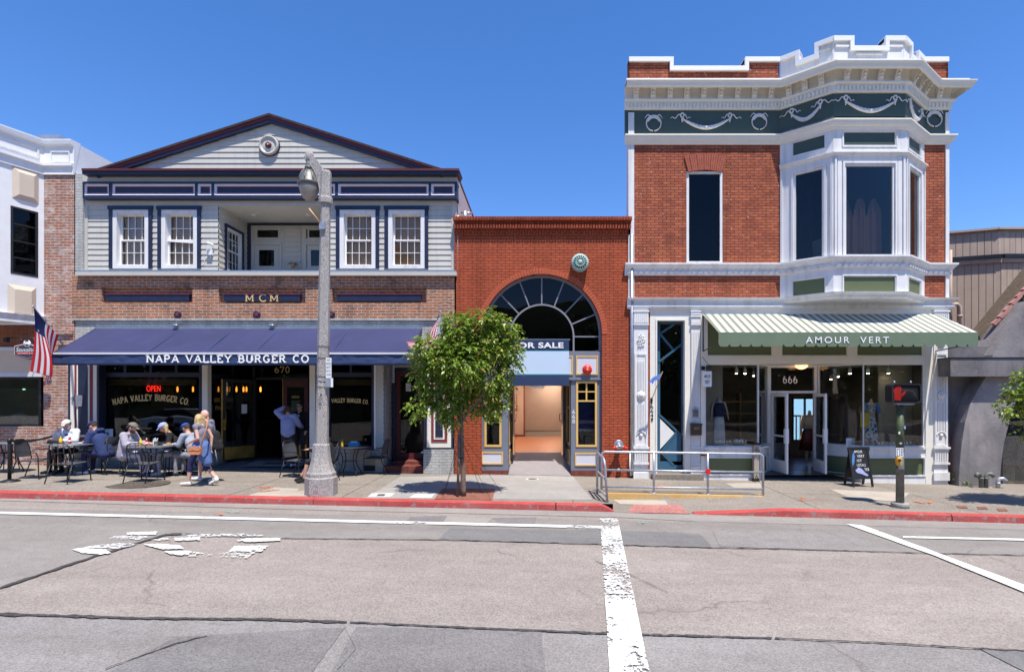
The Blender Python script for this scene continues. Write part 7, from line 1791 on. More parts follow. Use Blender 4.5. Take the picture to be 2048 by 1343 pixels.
# flags
mat('flag_red', (.66, .03, .045), .8, var=.08); mat('flag_white', (.85, .85, .87), .8, var=.04); mat('flag_blue', (.03, .045, .17), .8, var=.1)
for n_ in ('flag_red', 'flag_white', 'flag_blue'):
    nt = MATS[n_].node_tree; p = nt.nodes['Principled BSDF']; t = nd(nt, 'ShaderNodeBsdfTranslucent'); t.inputs[0].default_value = c4({'flag_red': (.75, .06, .07), 'flag_white': (.85, .85, .88), 'flag_blue': (.04, .06, .25)}[n_]); x = nd(nt, 'ShaderNodeMixShader'); x.inputs[0].default_value = .5
    lk(nt, p.outputs[0], x.inputs[1]); lk(nt, t.outputs[0], x.inputs[2]); lk(nt, x.outputs[0], nt.nodes['Material Output'].inputs[0])
def bez(rows, v, u):                         # rows: [(p0,p1)] at u=0..1, linear in v
    k = u * (len(rows) - 1); i = min(int(k), len(rows) - 2); t = k - i
    def at_(i):
        a, b = rows[i][0], rows[i][-1]; w = v
        if len(rows[i]) == 3: m = rows[i][1]; (a, b, w) = (a, m, v / .54) if v < .54 else (m, b, (v - .54) / .46)
        return tuple(a[c] + (b[c] - a[c]) * w for c in range(3))
    def cr(p0, p1, p2, p3, t): return .5 * (2 * p1 + (p2 - p0) * t + (2 * p0 - 5 * p1 + 4 * p2 - p3) * t * t + (3 * p1 - p0 - 3 * p2 + p3) * t ** 3)
    R_ = [at_(max(0, i - 1)), at_(i), at_(i + 1), at_(min(len(rows) - 1, i + 2))]
    return [cr(*(r[c] for r in R_), t) for c in range(3)]
def usflag(parent, rows, amp, u0=0.0, nu=40, canton=True, off=0, freq=6):
    nv = 39; P = []
    def pos(i, j):
        u, v = i / nu, j / nv; px, py, y = bez(rows, v, u)
        y += amp * math.sin(v * freq + u * 3) * min(1, u * 3) + amp * .4 * math.sin(v * 14 + u * 5) * min(1, u * 2); px += amp * 14 * math.cos(v * freq * 1.3 + u * 4) * min(1, u * 2) * .5
        return Vector((X(px, y), y, Z(py, y)))
    for (m, test) in (('flag_blue', lambda u, v: canton and u < .4 and v < 7 / 13), ('flag_red', lambda u, v: not (canton and u < .4 and v < 7 / 13) and int(v * 13) % 2 == 0), ('flag_white', lambda u, v: not (canton and u < .4 and v < 7 / 13) and int(v * 13) % 2 == 1)):
        pass
    ms = M('flag_red'); vs = [pos(i, j) for i in range(nu + 1) for j in range(nv + 1)]; base = len(ms.v); ms.v += vs
    for i in range(nu):
        for j in range(nv):
            u, v = (i + .5) / nu, (j + .5) / nv
            ms.use('flag_blue' if (canton and u < .4 and v < 7 / 13) else ('flag_red' if int(v * 13) % 2 == 0 else 'flag_white'))
            ms.f.append([base + i * (nv + 1) + j, base + (i + 1) * (nv + 1) + j, base + (i + 1) * (nv + 1) + j + 1, base + i * (nv + 1) + j + 1]); ms.mi.append(ms.cur); ms.sm.append(True)
    o = ms.done('cloth', parent); md_ = o.modifiers.new('s', 'SOLIDIFY'); md_.thickness = .003
    if canton:
        st = M('flag_white')
        for r in range(9):
            for c in range(6 if r % 2 == 0 else 5):
                u = .4 * (c * 2 + (1 if r % 2 == 0 else 2)) / 12; v = 7 / 13 * (r + 1) / 10; p = pos(u * nu, v * nv); e = .5
                du = (pos(u * nu + e, v * nv) - p).normalized(); dv = (pos(u * nu, v * nv + e) - p).normalized(); nn_ = du.cross(dv); nn_ = nn_ if nn_.y < 0 else -nn_
                s_ = .032; st.add([p + nn_ * .012 + (du * math.cos(a * math.pi / 5) + dv * math.sin(a * math.pi / 5)) * (s_ if a % 2 == 0 else s_ * .45) for a in range(10)], [tuple(range(10))])
        st.done('stars', parent)
fl1 = T('flag', 'large stars and stripes flag hanging from an angled pole left of the blue awning', 'flag', (X(90, -1.5), -1.5, Z(690, -1.5)))
ms = M('steel'); tip = Vector((X(66, -2.1), -2.1, Z(612, -2.1))); bs = Vector((X(130, -.9), -.9, Z(694, -.9))); ms.tube([tip, bs], .014, 8); ms.ell(tip, (.025, .025, .025), 8, 5); m_ = tip.lerp(bs, .77); ms.ell(m_, (.028, .028, .028), 8, 5); ms.tube([bs, (X(140), .0, Z(700))], .03, 8); ms.done('pole', fl1)
usflag(fl1, [((68, 615, -2.08), (92, 643, -1.65), (117, 671, -1.2)), ((70, 652, -2.02), (90, 668, -1.72), (110, 694, -1.3)), ((67, 698, -1.98), (104, 718, -1.7), (100, 726, -1.4)), ((60, 742, -1.95), (105, 753, -1.7), (88, 772, -1.4))], .016)
fl2 = T('flag', 'small furled stars and stripes flag beside the right end of the blue awning', 'flag', (X(870, -.8), -.8, Z(660, -.8)))
ms = M('steel'); ms.tube([(X(880, -1.2), -1.2, Z(622, -1.2)), (X(852, -.1), -.05, Z(712))], .012, 8); ms.ell((X(880, -1.2), -1.2, Z(622, -1.2)), (.02, .02, .02), 8, 5); ms.done('pole', fl2)
usflag(fl2, [((880, 627, -1.2), (876, 640, -1.15)), ((890, 655, -1.22), (861, 661, -1.2)), ((884, 680, -1.25), (856, 674, -1.22)), ((856, 694, -1.28), (846, 680, -1.25)), ((822, 697, -1.3), (812, 683, -1.25))], .012)
fl3 = T('flag', 'small tattered plain blue flag on a short stick beside the tall blue door', 'flag', (X(1313, -.4), -.4, Z(770, -.4)))
ms = M('wood_pale'); ms.tube([(X(1325, -.7), -.7, Z(743, -.7)), (X(1303, -.02), -.02, Z(800, 0))], .012, 6); ms.done('pole', fl3)
mat('flag_sky', (.09, .20, .58), .8, var=.2, vs=8); ms = M('flag_sky'); ms.prism([(X(a, -.55), Z(b, -.55)) for a, b in ((1324, 745), (1318, 758), (1309, 761), (1305, 768), (1302, 763), (1298, 770), (1299, 762), (1306, 754), (1315, 750))], -.56, -.555); ms.done('cloth', fl3)
ms = M('black'); ms.cap((X(1303), -.02, Z(797)), (X(1303), -.03, Z(806)), .035, .02); ms.done('holder', fl3)

# ================================================================ trees
def leafmat(name, cols):
    m = bpy.data.materials.new(name); m.use_nodes = True; MATS[name] = m; nt = m.node_tree; p = nt.nodes['Principled BSDF']
    g = nd(nt, 'ShaderNodeNewGeometry'); r = nd(nt, 'ShaderNodeValToRGB'); lk(nt, g.outputs['Random Per Island'], r.inputs[0])
    e = r.color_ramp.elements; e[0].position = 0; e[0].color = c4(cols[0][1]); e[1].position = 1; e[1].color = c4(cols[-1][1])
    for pos_, c in cols[1:-1]: q = e.new(pos_); q.color = c4(c)
    lk(nt, r.outputs[0], p.inputs['Base Color']); p.inputs['Roughness'].default_value = .38
    t = nd(nt, 'ShaderNodeBsdfTranslucent'); lk(nt, r.outputs[0], t.inputs[0]); x = nd(nt, 'ShaderNodeMixShader'); x.inputs[0].default_value = .35
    o = nt.nodes['Material Output']; lk(nt, p.outputs[0], x.inputs[1]); lk(nt, t.outputs[0], x.inputs[2]); lk(nt, x.outputs[0], o.inputs[0]); return m
leafmat('leaves', [(0, (.085, .17, .015)), (.4, (.16, .27, .025)), (.8, (.29, .40, .05)), (.94, (.42, .42, .09)), (1, (.40, .15, .08))])
leafmat('leaves_dark', [(0, (.02, .05, .012)), (1, (.05, .10, .025))])
def leaves(ms, blobs, n, size, rnd):
    tot = sum(b[1] ** 2 for b in blobs)
    for (c, r) in blobs:
        k = int(n * r * r / tot / 7)
        for _ in range(k):
            d = Vector((rnd.gauss(0, 1), rnd.gauss(0, 1), rnd.gauss(0, 1))).normalized(); rr = r * (.35 + .68 * rnd.random() ** .55)
            o = Vector(c) + d * rr; o.z -= .04
            # a drooping compound leaf: 7 leaflets along a stalk
            out = (d + Vector((rnd.gauss(0, .5), rnd.gauss(0, .5), -.5))).normalized()
            side = out.cross(Vector((0, 0, 1))); side = side.normalized() if side.length > .01 else Vector((1, 0, 0))
            L = size * rnd.uniform(1.5, 2.6)
            for q in range(7):
                t = (q // 2 + 1) / 4; b = o + out * L * t + Vector((0, 0, -.25 * L * t * t)); sgn = (-1 if q % 2 else 1) if q < 6 else 0
                ld = (out * .6 + side * sgn * .9 + Vector((rnd.gauss(0, .2), rnd.gauss(0, .2), -.45 + rnd.gauss(0, .25)))).normalized(); s = size * rnd.uniform(.6, 1.4)
                w = ld.cross(Vector((rnd.gauss(0, .4), rnd.gauss(0, .4), 1))); w = w.normalized() * s * .27 if w.length > .01 else Vector((s * .27, 0, 0)); up = w.cross(ld).normalized() * s * .07
                ms.add([b, b + ld * s * .45 + w + up, b + ld * s, b + ld * s * .45 - w + up], [(0, 1, 2), (0, 2, 3)])
rnd = random.Random(5)
tb = Vector((X(926, -3.1), -3.1, G(X(926, -3.1)))); kt = (D - 3.1) / F
def tp(px, py, dy=0): return Vector(((px - CX) * kt, -3.1 + dy, H - (py - CY) * kt))
tr = T('street_tree', 'young broad green street tree in a reddish grate before the arch entrance', 'tree', tb)
ms = M('trunk_bark')
def limb(pts, r0, r1, n=8):
    P = []; k = len(pts)
    for i in range(k - 1):
        for j in range(5): t = j / 5; P.append(pts[i].lerp(pts[i + 1], t) + Vector((noise.noise(pts[i] * 3 + Vector((j, 0, 0))) * .012, 0, 0)))
    P.append(pts[-1]); ms.tube(P, [r0 + (r1 - r0) * i / (len(P) - 1) for i in range(len(P))], n)
limb([tp(927, 990), tp(926, 940), tp(923, 880), tp(922, 820), tp(930, 760), tp(945, 700)], .062, .022)
ms.done('trunk', tr); ms = M('trunk_bark')
for pts, a, b in (([tp(922, 850), tp(905, 805, .1), tp(880, 760, .2), tp(860, 700, .3)], .028, .01), ([tp(922, 845), tp(945, 815, -.1), tp(975, 780, -.2), tp(1000, 720, -.2)], .028, .01), ([tp(924, 800), tp(910, 740, -.2), tp(900, 680, -.3)], .024, .008),
                  ([tp(928, 770), tp(960, 720, .2), tp(985, 660, .2)], .022, .008), ([tp(905, 805, .1), tp(870, 810, .0), tp(850, 805, 0)], .014, .005), ([tp(945, 815, -.1), tp(985, 820, 0), tp(1002, 830, 0)], .012, .005), ([tp(945, 700), tp(940, 660), tp(935, 640)], .02, .006)): limb(pts, a, b, 6)
ms.done('branches', tr)
ms = M('wood_pale'); ms.use('trunk_bark'); ms.tube([tp(917, 992, -.1), tp(919, 868, -.08)], .028, 8); ms.use('black'); ms.tube([tp(917, 915, -.1) + Vector((.05 * math.cos(q), .05 * math.sin(q), 0)) + Vector((.05, .05, 0)) for q in [i * .7 for i in range(9)]], .012, 5, closed=True); ms.done('stake', tr)
ms = M('black')
for (px, dy, py2) in ((880, .5, 860), (1000, .5, 865), (890, -.35, 880), (985, -.35, 880), (960, .4, 870)): ms.tube([Vector((tp(px, 990, dy).x, -3.1 + dy, G(0) + .02)), tp(922, py2)], .004, 4)
ms.done('guy_wires', tr)
B_ = [(925, 662, 36, 0), (985, 690, 36, .1), (892, 712, 34, -.1), (866, 690, 22, .2), (1004, 650, 24, .1), (960, 645, 24, -.1), (1022, 690, 18, 0), (846, 742, 18, 0), (866, 780, 22, .1), (898, 806, 26, .1), (925, 770, 34, .3), (935, 720, 38, -.3), (980, 752, 30, 0), (1000, 790, 18, .1), (838, 806, 15, -.1), (906, 836, 13, 0), (985, 812, 14, 0), (908, 640, 18, .1), (834, 704, 12, 0), (960, 700, 30, .4), (905, 690, 28, .4), (862, 722, 14, 0), (1030, 716, 11, 0), (988, 628, 14, 0), (955, 800, 20, .2), (1016, 668, 12, 0), (940, 634, 12, .1), (1010, 742, 14, 0), (850, 770, 12, 0), (912, 752, 30, 0), (856, 684, 11, -.3), (850, 672, 7, -.3)]
ms = M('leaves'); leaves(ms, [(tp(a, b, dy), r * kt * 1.0) for a, b, r, dy in B_], 22500, .082, rnd); ms.done('crown', tr)
t2 = T('street_tree', 'leafy branches of a street tree reaching in from the right edge', 'tree', (X(2130, -2.9), -2.9, G(11)))
kt = (D - 2.9) / F
ms = M('trunk_bark'); limb([Vector((X(2135, -2.9), -2.9, G(11))), tp(2130, 900), tp(2110, 820), tp(2090, 740)], .08, .04); limb([tp(2118, 850), tp(2070, 800), tp(2020, 790)], .03, .008); limb([tp(2110, 820), tp(2060, 760), tp(2030, 750)], .03, .008); ms.done('trunk', t2)
B2 = [(2038, 752, 20, 0), (2012, 800, 22, 0), (2045, 792, 24, 0), (1990, 812, 12, 0), (2075, 770, 40, .2), (2080, 820, 36, 0), (2044, 852, 13, 0), (2110, 760, 60, 0), (2140, 800, 60, .2), (2120, 720, 50, 0), (2030, 770, 16, .2)]
ms = M('leaves'); leaves(ms, [(tp(a, b, dy), r * kt) for a, b, r, dy in B2], 7500, .085, rnd); ms.done('crown', t2)
wd = T('weed', 'clump of dry green weeds growing at the foot of the right pilaster', 'plant', (X(1912), -.1, G(11.2)))
ms = M('leaves'); leaves(ms, [(Vector((X(1910), -.05, G(11) + .22)), .14), (Vector((X(1916), -.15, G(11) + .10)), .13), (Vector((X(1908), -.05, G(11) + .38)), .07), (Vector((X(1926), -.15, G(11) + .05)), .08)], 900, .035, rnd); ms.done('leaves', wd)
# what the windows mirror: opposite kerb with a parked car and a dark row of trees
rt = None
for i, (x, y, s) in enumerate(((-26, -30, 1.0), (-15, -31, 1.25), (-5, -33, .95), (5, -36, 1.2), (15, -33, 1.1), (27, -35, 1.3), (-38, -34, 1.2), (38, -34, 1.1))):
    if rt is None:
        rt = T('park_tree', 'dark spreading park tree across the street behind the viewer', 'tree', (x, y, 0), 'park trees across the street', True)
        ms = M('trunk_bark'); ms.tube([(0, 0, -1.5), (.1, 0, 2), (0, .2, 5)], [.4, .3, .15], 10); ms.done('trunk', rt)
        ms = M('leaves_dark'); leaves(ms, [(Vector((rnd.uniform(-3.6, 3.6), rnd.uniform(-2, 2), rnd.uniform(3.2, 7.4))), rnd.uniform(1.4, 2.3)) for _ in range(16)], 4200, .42, rnd); ms.done('crown', rt); q = rt
    else: q = dup(rt, (x, y, 0), i * 1.3)
    q.scale = (s, s, s)
cr = T('parked_car', 'silver grey coupe parked at the opposite kerb, seen mirrored in the restaurant window', 'car', (-21.5, -17.6, -.1), None, True)
mat('car_paint', (.85, .86, .88), .25, .2, var=0, spec=.8)
ms = M('car_paint'); sec = [(-2.3, .35, .70, .70), (-2.2, .25, .86, .82), (-1.5, .2, .95, .88), (-.9, .2, .97, .90), (.6, .2, .97, .90), (1.6, .22, .90, .88), (2.2, .28, .80, .82), (2.35, .35, .62, .70)]
vs = []
for x, z0, z1, w in sec: vs += [(x, -w, z0), (x, -w, z1 - .08), (x, -w * .9, z1), (x, w * .9, z1), (x, w, z1 - .08), (x, w, z0)]
ms.add(vs, [(i * 6 + j, i * 6 + j + 1, i * 6 + 6 + j + 1, i * 6 + 6 + j) for i in range(7) for j in range(5)] + [(0, 1, 2, 3, 4, 5), (47, 46, 45, 44, 43, 42)], True); ms.done('body', cr)
ms = M('glass_black'); ms.use('black'); cs = [(-1.7, .95), (-.9, 1.33), (.3, 1.36), (1.1, .95)]
ms.add([(x, s * (.78 if z < 1 else .62), z) for x, z in cs for s in (-1, 1)], [(0, 2, 3, 1), (4, 6, 7, 5), (0, 4, 2) if False else (0, 6, 4, 2), (1, 3, 5, 7)]); ms.done('window_band', cr)
ms = M('car_paint'); ms.add([(-.95, -.63, 1.34), (.33, -.63, 1.37), (.33, .63, 1.37), (-.95, .63, 1.34), (-.9, -.6, 1.40), (.28, -.6, 1.42), (.28, .6, 1.42), (-.9, .6, 1.40)], [(4, 5, 6, 7), (0, 1, 5, 4), (1, 2, 6, 5), (2, 3, 7, 6), (3, 0, 4, 7)]); ms.done('roof', cr)
for x in (-1.45, 1.45):
    for s in (-1, 1): ms = M('rubber'); ms.lathe([(.33, -.1), (.34, 0), (.33, .1)], (x, s * .82, .33), 24, 'y'); ms.use('galv'); ms.lathe([(.2, .101), (.18, .103)], (x, s * .82, .33), 16, 'y'); ms.done('wheel', cr)
# ================================================================ chairs and tables
mat('chair_metal', (.035, .036, .042), .45, .4, var=.15); mat('mesh_seat', (.07, .07, .08), .6, .1, var=.1)
mat('table_top', (.20, .20, .22), .35, .3, var=.1)
def patio_chair(label, mesh_back):
    t = T('patio_chair', label, 'chair', (0, 0, 0), 'black metal patio chairs outside the restaurant', True)
    for s in (-1, 1):
        ms = M('chair_metal'); ms.tube([(s * .27, .24, 0), (s * .265, .22, .50), (s * .265, .19, .60), (s * .265, .12, .645), (s * .26, -.10, .65), (s * .245, -.20, .64)], .012, 7); ms.done('arm_frame', t)
        ms = M('chair_metal'); ms.tube([(s * .25, -.36, 0), (s * .245, -.22, .42)], .012, 7); ms.done('leg', t)
    ms = M('chair_metal'); ms.tube([(-.245, -.22, .42), (-.24, -.26, .72), (-.20, -.295, .86), (-.10, -.31, .91), (.10, -.31, .91), (.20, -.295, .86), (.24, -.26, .72), (.245, -.22, .42)], .012, 7)
    ms.tube([(-.25, .21, .43), (.25, .21, .43)], .01, 6); ms.tube([(-.245, -.22, .42), (.245, -.22, .42)], .01, 6)
    for s in (-1, 1): ms.tube([(s * .255, .21, .43), (s * .245, -.22, .42)], .01, 6)
    ms.done('back_frame', t)
    def curved(rows, m, nm):
        ms = M(m); n = len(rows); k = 6; vs = []
        for (y, z, w, sag) in rows:
            for j in range(k + 1): u = j / k; vs.append(((u * 2 - 1) * w, y + (sag * math.sin(u * math.pi) if nm == 'backrest' else 0) * -1, z - (sag * math.sin(u * math.pi) if nm == 'seat' else 0)))
        q = len(vs); vs += [(x, y, z - .008) if nm == 'seat' else (x, y - .008, z) for x, y, z in vs]
        fs = [(i * (k + 1) + j, i * (k + 1) + j + 1, (i + 1) * (k + 1) + j + 1, (i + 1) * (k + 1) + j) for i in range(n - 1) for j in range(k)]
        ms.add(vs, fs + [tuple(q + a for a in f[::-1]) for f in fs], True); ms.done(nm, t)
    curved([(.23, .42, .24, .0), (.20, .44, .245, .012), (.0, .43, .245, .025), (-.16, .42, .24, .02), (-.22, .43, .235, .0)], 'mesh_seat', 'seat')
    if mesh_back: curved([(-.225, .50, .235, .02), (-.26, .70, .23, .035), (-.295, .85, .19, .03), (-.31, .90, .10, .01)], 'mesh_seat', 'backrest')
    else:
        ms = M('chair_metal')
        for s in (-.12, 0, .12): ms.tube([(s * .9, -.22, .43), (s * 1.15, -.30, .62), (s, -.31, .90)], .009, 6)
        ms.done('back_bars', t)
    return t
def chair(px, py, rz, label, mb, first={}):
    g = gd(px, py); g.z = G(g.x)
    if mb not in first: t = first[mb] = patio_chair(label, mb); t.location = g; t.rotation_euler = (0, 0, R(rz)); t['label'] = label; return t
    return dup(first[mb], g, R(rz), label)
chair(140, 963, 0, 'empty black chair with barred back on the kerb side of the round table', False)
chair(291, 962, 0, 'empty black chair with barred back on the kerb side of the square table', False)
chair(372, 946, 80, 'black chair with a tan bag at the right end of the square table', False)
chair(358, 936, 140, 'black chair under the woman in the pale blue cap', False)
chair(70, 955, -78, 'empty black mesh chair nearest the belt stanchion, turned right', True)
chair(250, 947, -92, 'black chair under the bearded man in the grey cap', True)
chair(203, 946, 88, 'black chair under the man in the navy hooded jacket', True)
chair(141, 936, 180, 'black chair under the man in the white cap', True)
chair(752, 946, 88, 'black mesh chair right of the small window table, turned left', True)
chair(597, 953, -105, 'black mesh chair before the burgundy door, left of the lamp post', True)
chair(653, 957, 100, 'black chair hidden behind the foot of the lamp post', False)
def bistro(px, py, rz, label):
    g = gd(px, py); t = T('bistro_chair', label, 'chair', (0, 0, 0), 'round bistro chairs at the left edge', True)
    for a in (45, 135, 225, 315): ms = M('chair_metal'); ms.tube([(.24 * math.cos(R(a)), .24 * math.sin(R(a)), 0), (.17 * math.cos(R(a)), .17 * math.sin(R(a)), .45)], .011, 6); ms.done('leg', t)
    ms = M('chair_metal'); ms.lathe([(.20, .44), (.205, .455), (.19, .47)], (0, 0, 0), 20); ms.done('seat', t)
    ms = M('chair_metal'); pts = [(-.19, -.12, .46), (-.20, -.17, .70), (-.14, -.2, .86), (0, -.21, .92), (.14, -.2, .86), (.20, -.17, .70), (.19, -.12, .46)]; ms.tube(pts, .011, 6)
    for s in (-.08, 0, .08): ms.tube([(s, -.18, .46), (s, -.205, .86)], .006, 5)
    ms.tube([(-.2, -.17, .7), (.2, -.17, .7)], .006, 5); ms.done('backrest', t)
    t.location = (g.x, g.y, G(g.x)); t.rotation_euler = (0, 0, R(rz)); return t
bistro(14, 940, 15, 'black round bistro chair with its back to the road beside the stanchion')
bistro(-5, 920, 200, 'black round bistro chair against the brick base at the left edge')
bistro(36, 925, 95, 'black round bistro chair facing left under the menu window')
def table(loc, kind, label, r=.5):
    t = T('cafe_table', label, 'table', loc)
    x, y, z = loc; ms = M('table_top' if kind != 'dark' else 'chair_metal')
    if kind == 'square': ms.box(x - r, y - r * .8, z + .715, x + r, y + r * .8, z + .74)
    else: ms.lathe([(r - .01, .71), (r, .72), (r, .735), (r - .01, .74)], loc, 36)
    ms.done('tabletop', t)
    for a in (45, 135, 225, 315):
        ms = M('chair_metal'); c, s = math.cos(R(a)), math.sin(R(a)); rr = r * .72
        ms.tube([(x + c * k * rr, y + s * k * rr * .8, z + h) for k, h in ((.95, 0), (.85, .08), (.62, .22), (.5, .36), (.55, .5), (.72, .64), (.80, .71))], .014, 7); ms.done('leg', t)
    ms = M('chair_metal'); ms.tube([(x + .5 * r * .72 * math.cos(q), y + .5 * r * .58 * math.sin(q), z + .36) for q in [i * math.pi / 8 for i in range(16)]], .009, 6, closed=True); ms.done('ring', t)
    return t
T1 = (X(143, -1.35), -1.35, G(X(143))); T2 = (X(307, -1.45), -1.45, G(X(307))); T3 = (X(699, -.5), -.5, G(X(699)))
table(T1, 'round', 'round metal table with mustard and ketchup left of the navy jacketed man', .56)
table(T2, 'square', 'square metal table with drinks and sauce bottles before the big restaurant window', .46)
table(T3, 'dark', 'small dark table with blue napkin box behind the lamp post', .52)
table((X(22, -1.2), -1.2, G(-13.5)), 'round', 'small round table among bistro chairs at the left edge', .38)
mat('mustard', (.80, .50, .02), .35, var=0); mat('ketchup', (.55, .015, .01), .35, var=0); mat('food', (.35, .17, .05), .7, var=.4, vs=30); mat('lime', (.55, .65, .30), .2, var=0); mat('box_blue', (.03, .22, .42), .6, var=.1)
def bottle(loc, m, label, h=.19, r=.032):
    t = T('sauce_bottle', label, 'bottle', loc); ms = M(m); ms.lathe([(r * .9, 0), (r, .01), (r, h * .62), (r * .45, h * .78), (r * .4, h * .82)], loc, 14); ms.done('body', t)
    ms = M('white_gloss' if m == 'ketchup' else m); ms.lathe([(r * .45, h * .82), (r * .4, h * .88), (r * .1, h)], loc, 10); ms.done('cap', t)
    ms = M('paper'); ms.lathe([(r + .001, h * .2), (r + .001, h * .45)], loc, 14) if m == 'ketchup' else None
    if ms.v: ms.done('label_band', t)
def on(Tb, dx, dy): return (Tb[0] + dx, Tb[1] + dy, Tb[2] + .741)
bottle(on(T1, -.13, -.15), 'mustard', 'yellow mustard bottle on the round table'); bottle(on(T1, .0, -.05), 'ketchup', 'red ketchup bottle on the round table')
bottle(on(T2, -.22, -.12), 'mustard', 'yellow mustard bottle on the square table'); bottle(on(T2, -.13, -.05), 'ketchup', 'red ketchup bottle with white cap on the square table')
bottle(on(T3, -.15, -.1), 'mustard', 'yellow bottle beside the blue napkin box')
def simple(name, label, cat, loc, fn, part): t = T(name, label, cat, loc); fn(t, loc); return t
def f_(t, l): ms = M('paper'); ms.lathe([(.045, 0), (.05, .01), (.045, .15), (.03, .17)], l, 14); ms.done('jar', t); ms = M('steel'); ms.lathe([(.046, .14), (.046, .175), (.02, .18)], l, 14); ms.done('lid', t)
simple('sugar_jar', 'white jar with metal lid between ketchup and lime drink', 'jar', on(T2, .04, 0), f_, '')
def f_(t, l): ms = M('lime'); ms.lathe([(.03, 0), (.037, .09)], l, 14); ms.done('drink', t); ms = M('glass_clear'); ms.lathe([(.033, -.0), (.042, .13), (.041, .13), (.034, .005)], l, 16); ms.done('glass', t); ms = M('white_gloss'); ms.tube([(l[0], l[1], l[2] + .03), (l[0] + .05, l[1], l[2] + .2)], .005, 5); ms.done('straw', t)
simple('drink_glass', 'glass of pale lime drink with straw on the square table', 'drink', on(T2, .20, -.2), f_, '')
def plate(loc, label):
    t = T('plate', label, 'plate', loc); ms = M('white_gloss'); ms.lathe([(.07, 0), (.125, .015), (.12, .02), (.01, .012)], loc, 24); ms.done('dish', t); ms = M('food'); ms.ell((loc[0] + .01, loc[1], loc[2] + .035), (.06, .06, .035), 10, 6); ms.done('food', t)
plate(on(T1, .30, .02), 'plate of food before the man in the navy jacket'); plate(on(T2, .28, .12), 'plate with burger before the woman in the blue cap'); plate(on(T2, -.28, .15), 'plate before the bearded man')
def f_(t, l): ms = M('box_blue'); ms.box(l[0] - .13, l[1] - .07, l[2], l[0] + .13, l[1] + .07, l[2] + .10); ms.use('paper'); ms.box(l[0] - .08, l[1] - .03, l[2] + .1005, l[0] + .08, l[1] + .03, l[2] + .13); ms.done('box', t)
simple('napkin_box', 'blue napkin box on the dark table by the window', 'box', on(T3, .12, 0), f_, '')
def f_(t, l): ms = M('black'); ms.cap((l[0] - .12, l[1], l[2] + .04), (l[0] + .14, l[1], l[2] + .03), .05, .04); ms.cap((l[0] - .1, l[1], l[2] + .02), (l[0] - .2, l[1] + .05, l[2] + .0), .04, .03); ms.done('bag', t)
simple('bag', 'black bag lying on the left rim of the round table', 'bag', on(T1, -.42, .0), f_, '')
mat('straw_tan', (.45, .38, .28), .8, var=.15)
c = gd(372, 946); v = T('tote_bag', 'tan bag resting on the chair right of the square table', 'bag', (c.x, c.y, c.z + .44)); ms = M('straw_tan'); ms.cap((c.x - .05, c.y - .1, c.z + .52), (c.x + .08, c.y + .05, c.z + .55), .09, .08, flat=.6); ms.done('bag_body', v)

# ================================================================ people
mat('skin', (.56, .31, .22), .55, var=.05); mat('skin_pink', (.62, .36, .28), .55, var=.06); mat('eye', (.02, .015, .015), .3, var=0); mat('lips', (.42, .13, .11), .5, var=0)
def cloth(name, c, v=.12): mat(name, c, .9, var=v, vs=7, bump=1.0, bs=11)
for n_, c_ in (('hair_blond', (.50, .36, .17)), ('hair_brown', (.07, .035, .02)), ('hair_dark', (.02, .014, .01)), ('hair_grey', (.35, .33, .31)), ('c_white', (.70, .72, .78)), ('c_navy', (.018, .035, .12)), ('c_blue', (.08, .24, .50)), ('c_denim', (.085, .15, .34)), ('c_black', (.012, .012, .016)), ('c_grey', (.24, .24, .28)), ('c_silver', (.36, .34, .40)), ('c_teal', (.01, .17, .30)), ('c_capgrey', (.17, .16, .13)), ('c_capblue', (.30, .36, .66)), ('c_royal', (.02, .06, .33)), ('c_pattern', (.30, .33, .42)), ('c_teegrey', (.20, .20, .26)), ('c_pants', (.03, .03, .035)), ('c_indigo', (.02, .02, .09)), ('c_shoe', (.62, .63, .68)), ('c_cream', (.66, .60, .54)), ('c_palegrey', (.45, .43, .52)), ('leather_tan', (.55, .22, .10))): cloth(n_, c_, .22 if 'hair' in n_ else .12)
def skinned(ms, voxel, name, parent, m, smooth=3):
    if not ms.v: return None
    if any(parent['_o']): ms.v = [p - Vector(parent['_o']) for p in ms.v]
    me = bpy.data.meshes.new('b'); me.from_pydata(ms.v, [], ms.f); o = bpy.data.objects.new('b', me); COL.objects.link(o)
    r = o.modifiers.new('r', 'REMESH'); r.mode = 'VOXEL'; r.voxel_size = voxel; r.use_smooth_shade = True
    s = o.modifiers.new('s', 'SMOOTH'); s.factor = .5; s.iterations = smooth
    dg = bpy.context.evaluated_depsgraph_get(); dg.update(); nm = bpy.data.meshes.new_from_object(o.evaluated_get(dg)); nm.name = name
    bpy.data.objects.remove(o); bpy.data.meshes.remove(me); nm.materials.clear(); nm.materials.append(MATS[m])
    q = bpy.data.objects.new(name, nm); COL.objects.link(q); q.parent = parent; return q
def V(*a): return Vector(a)
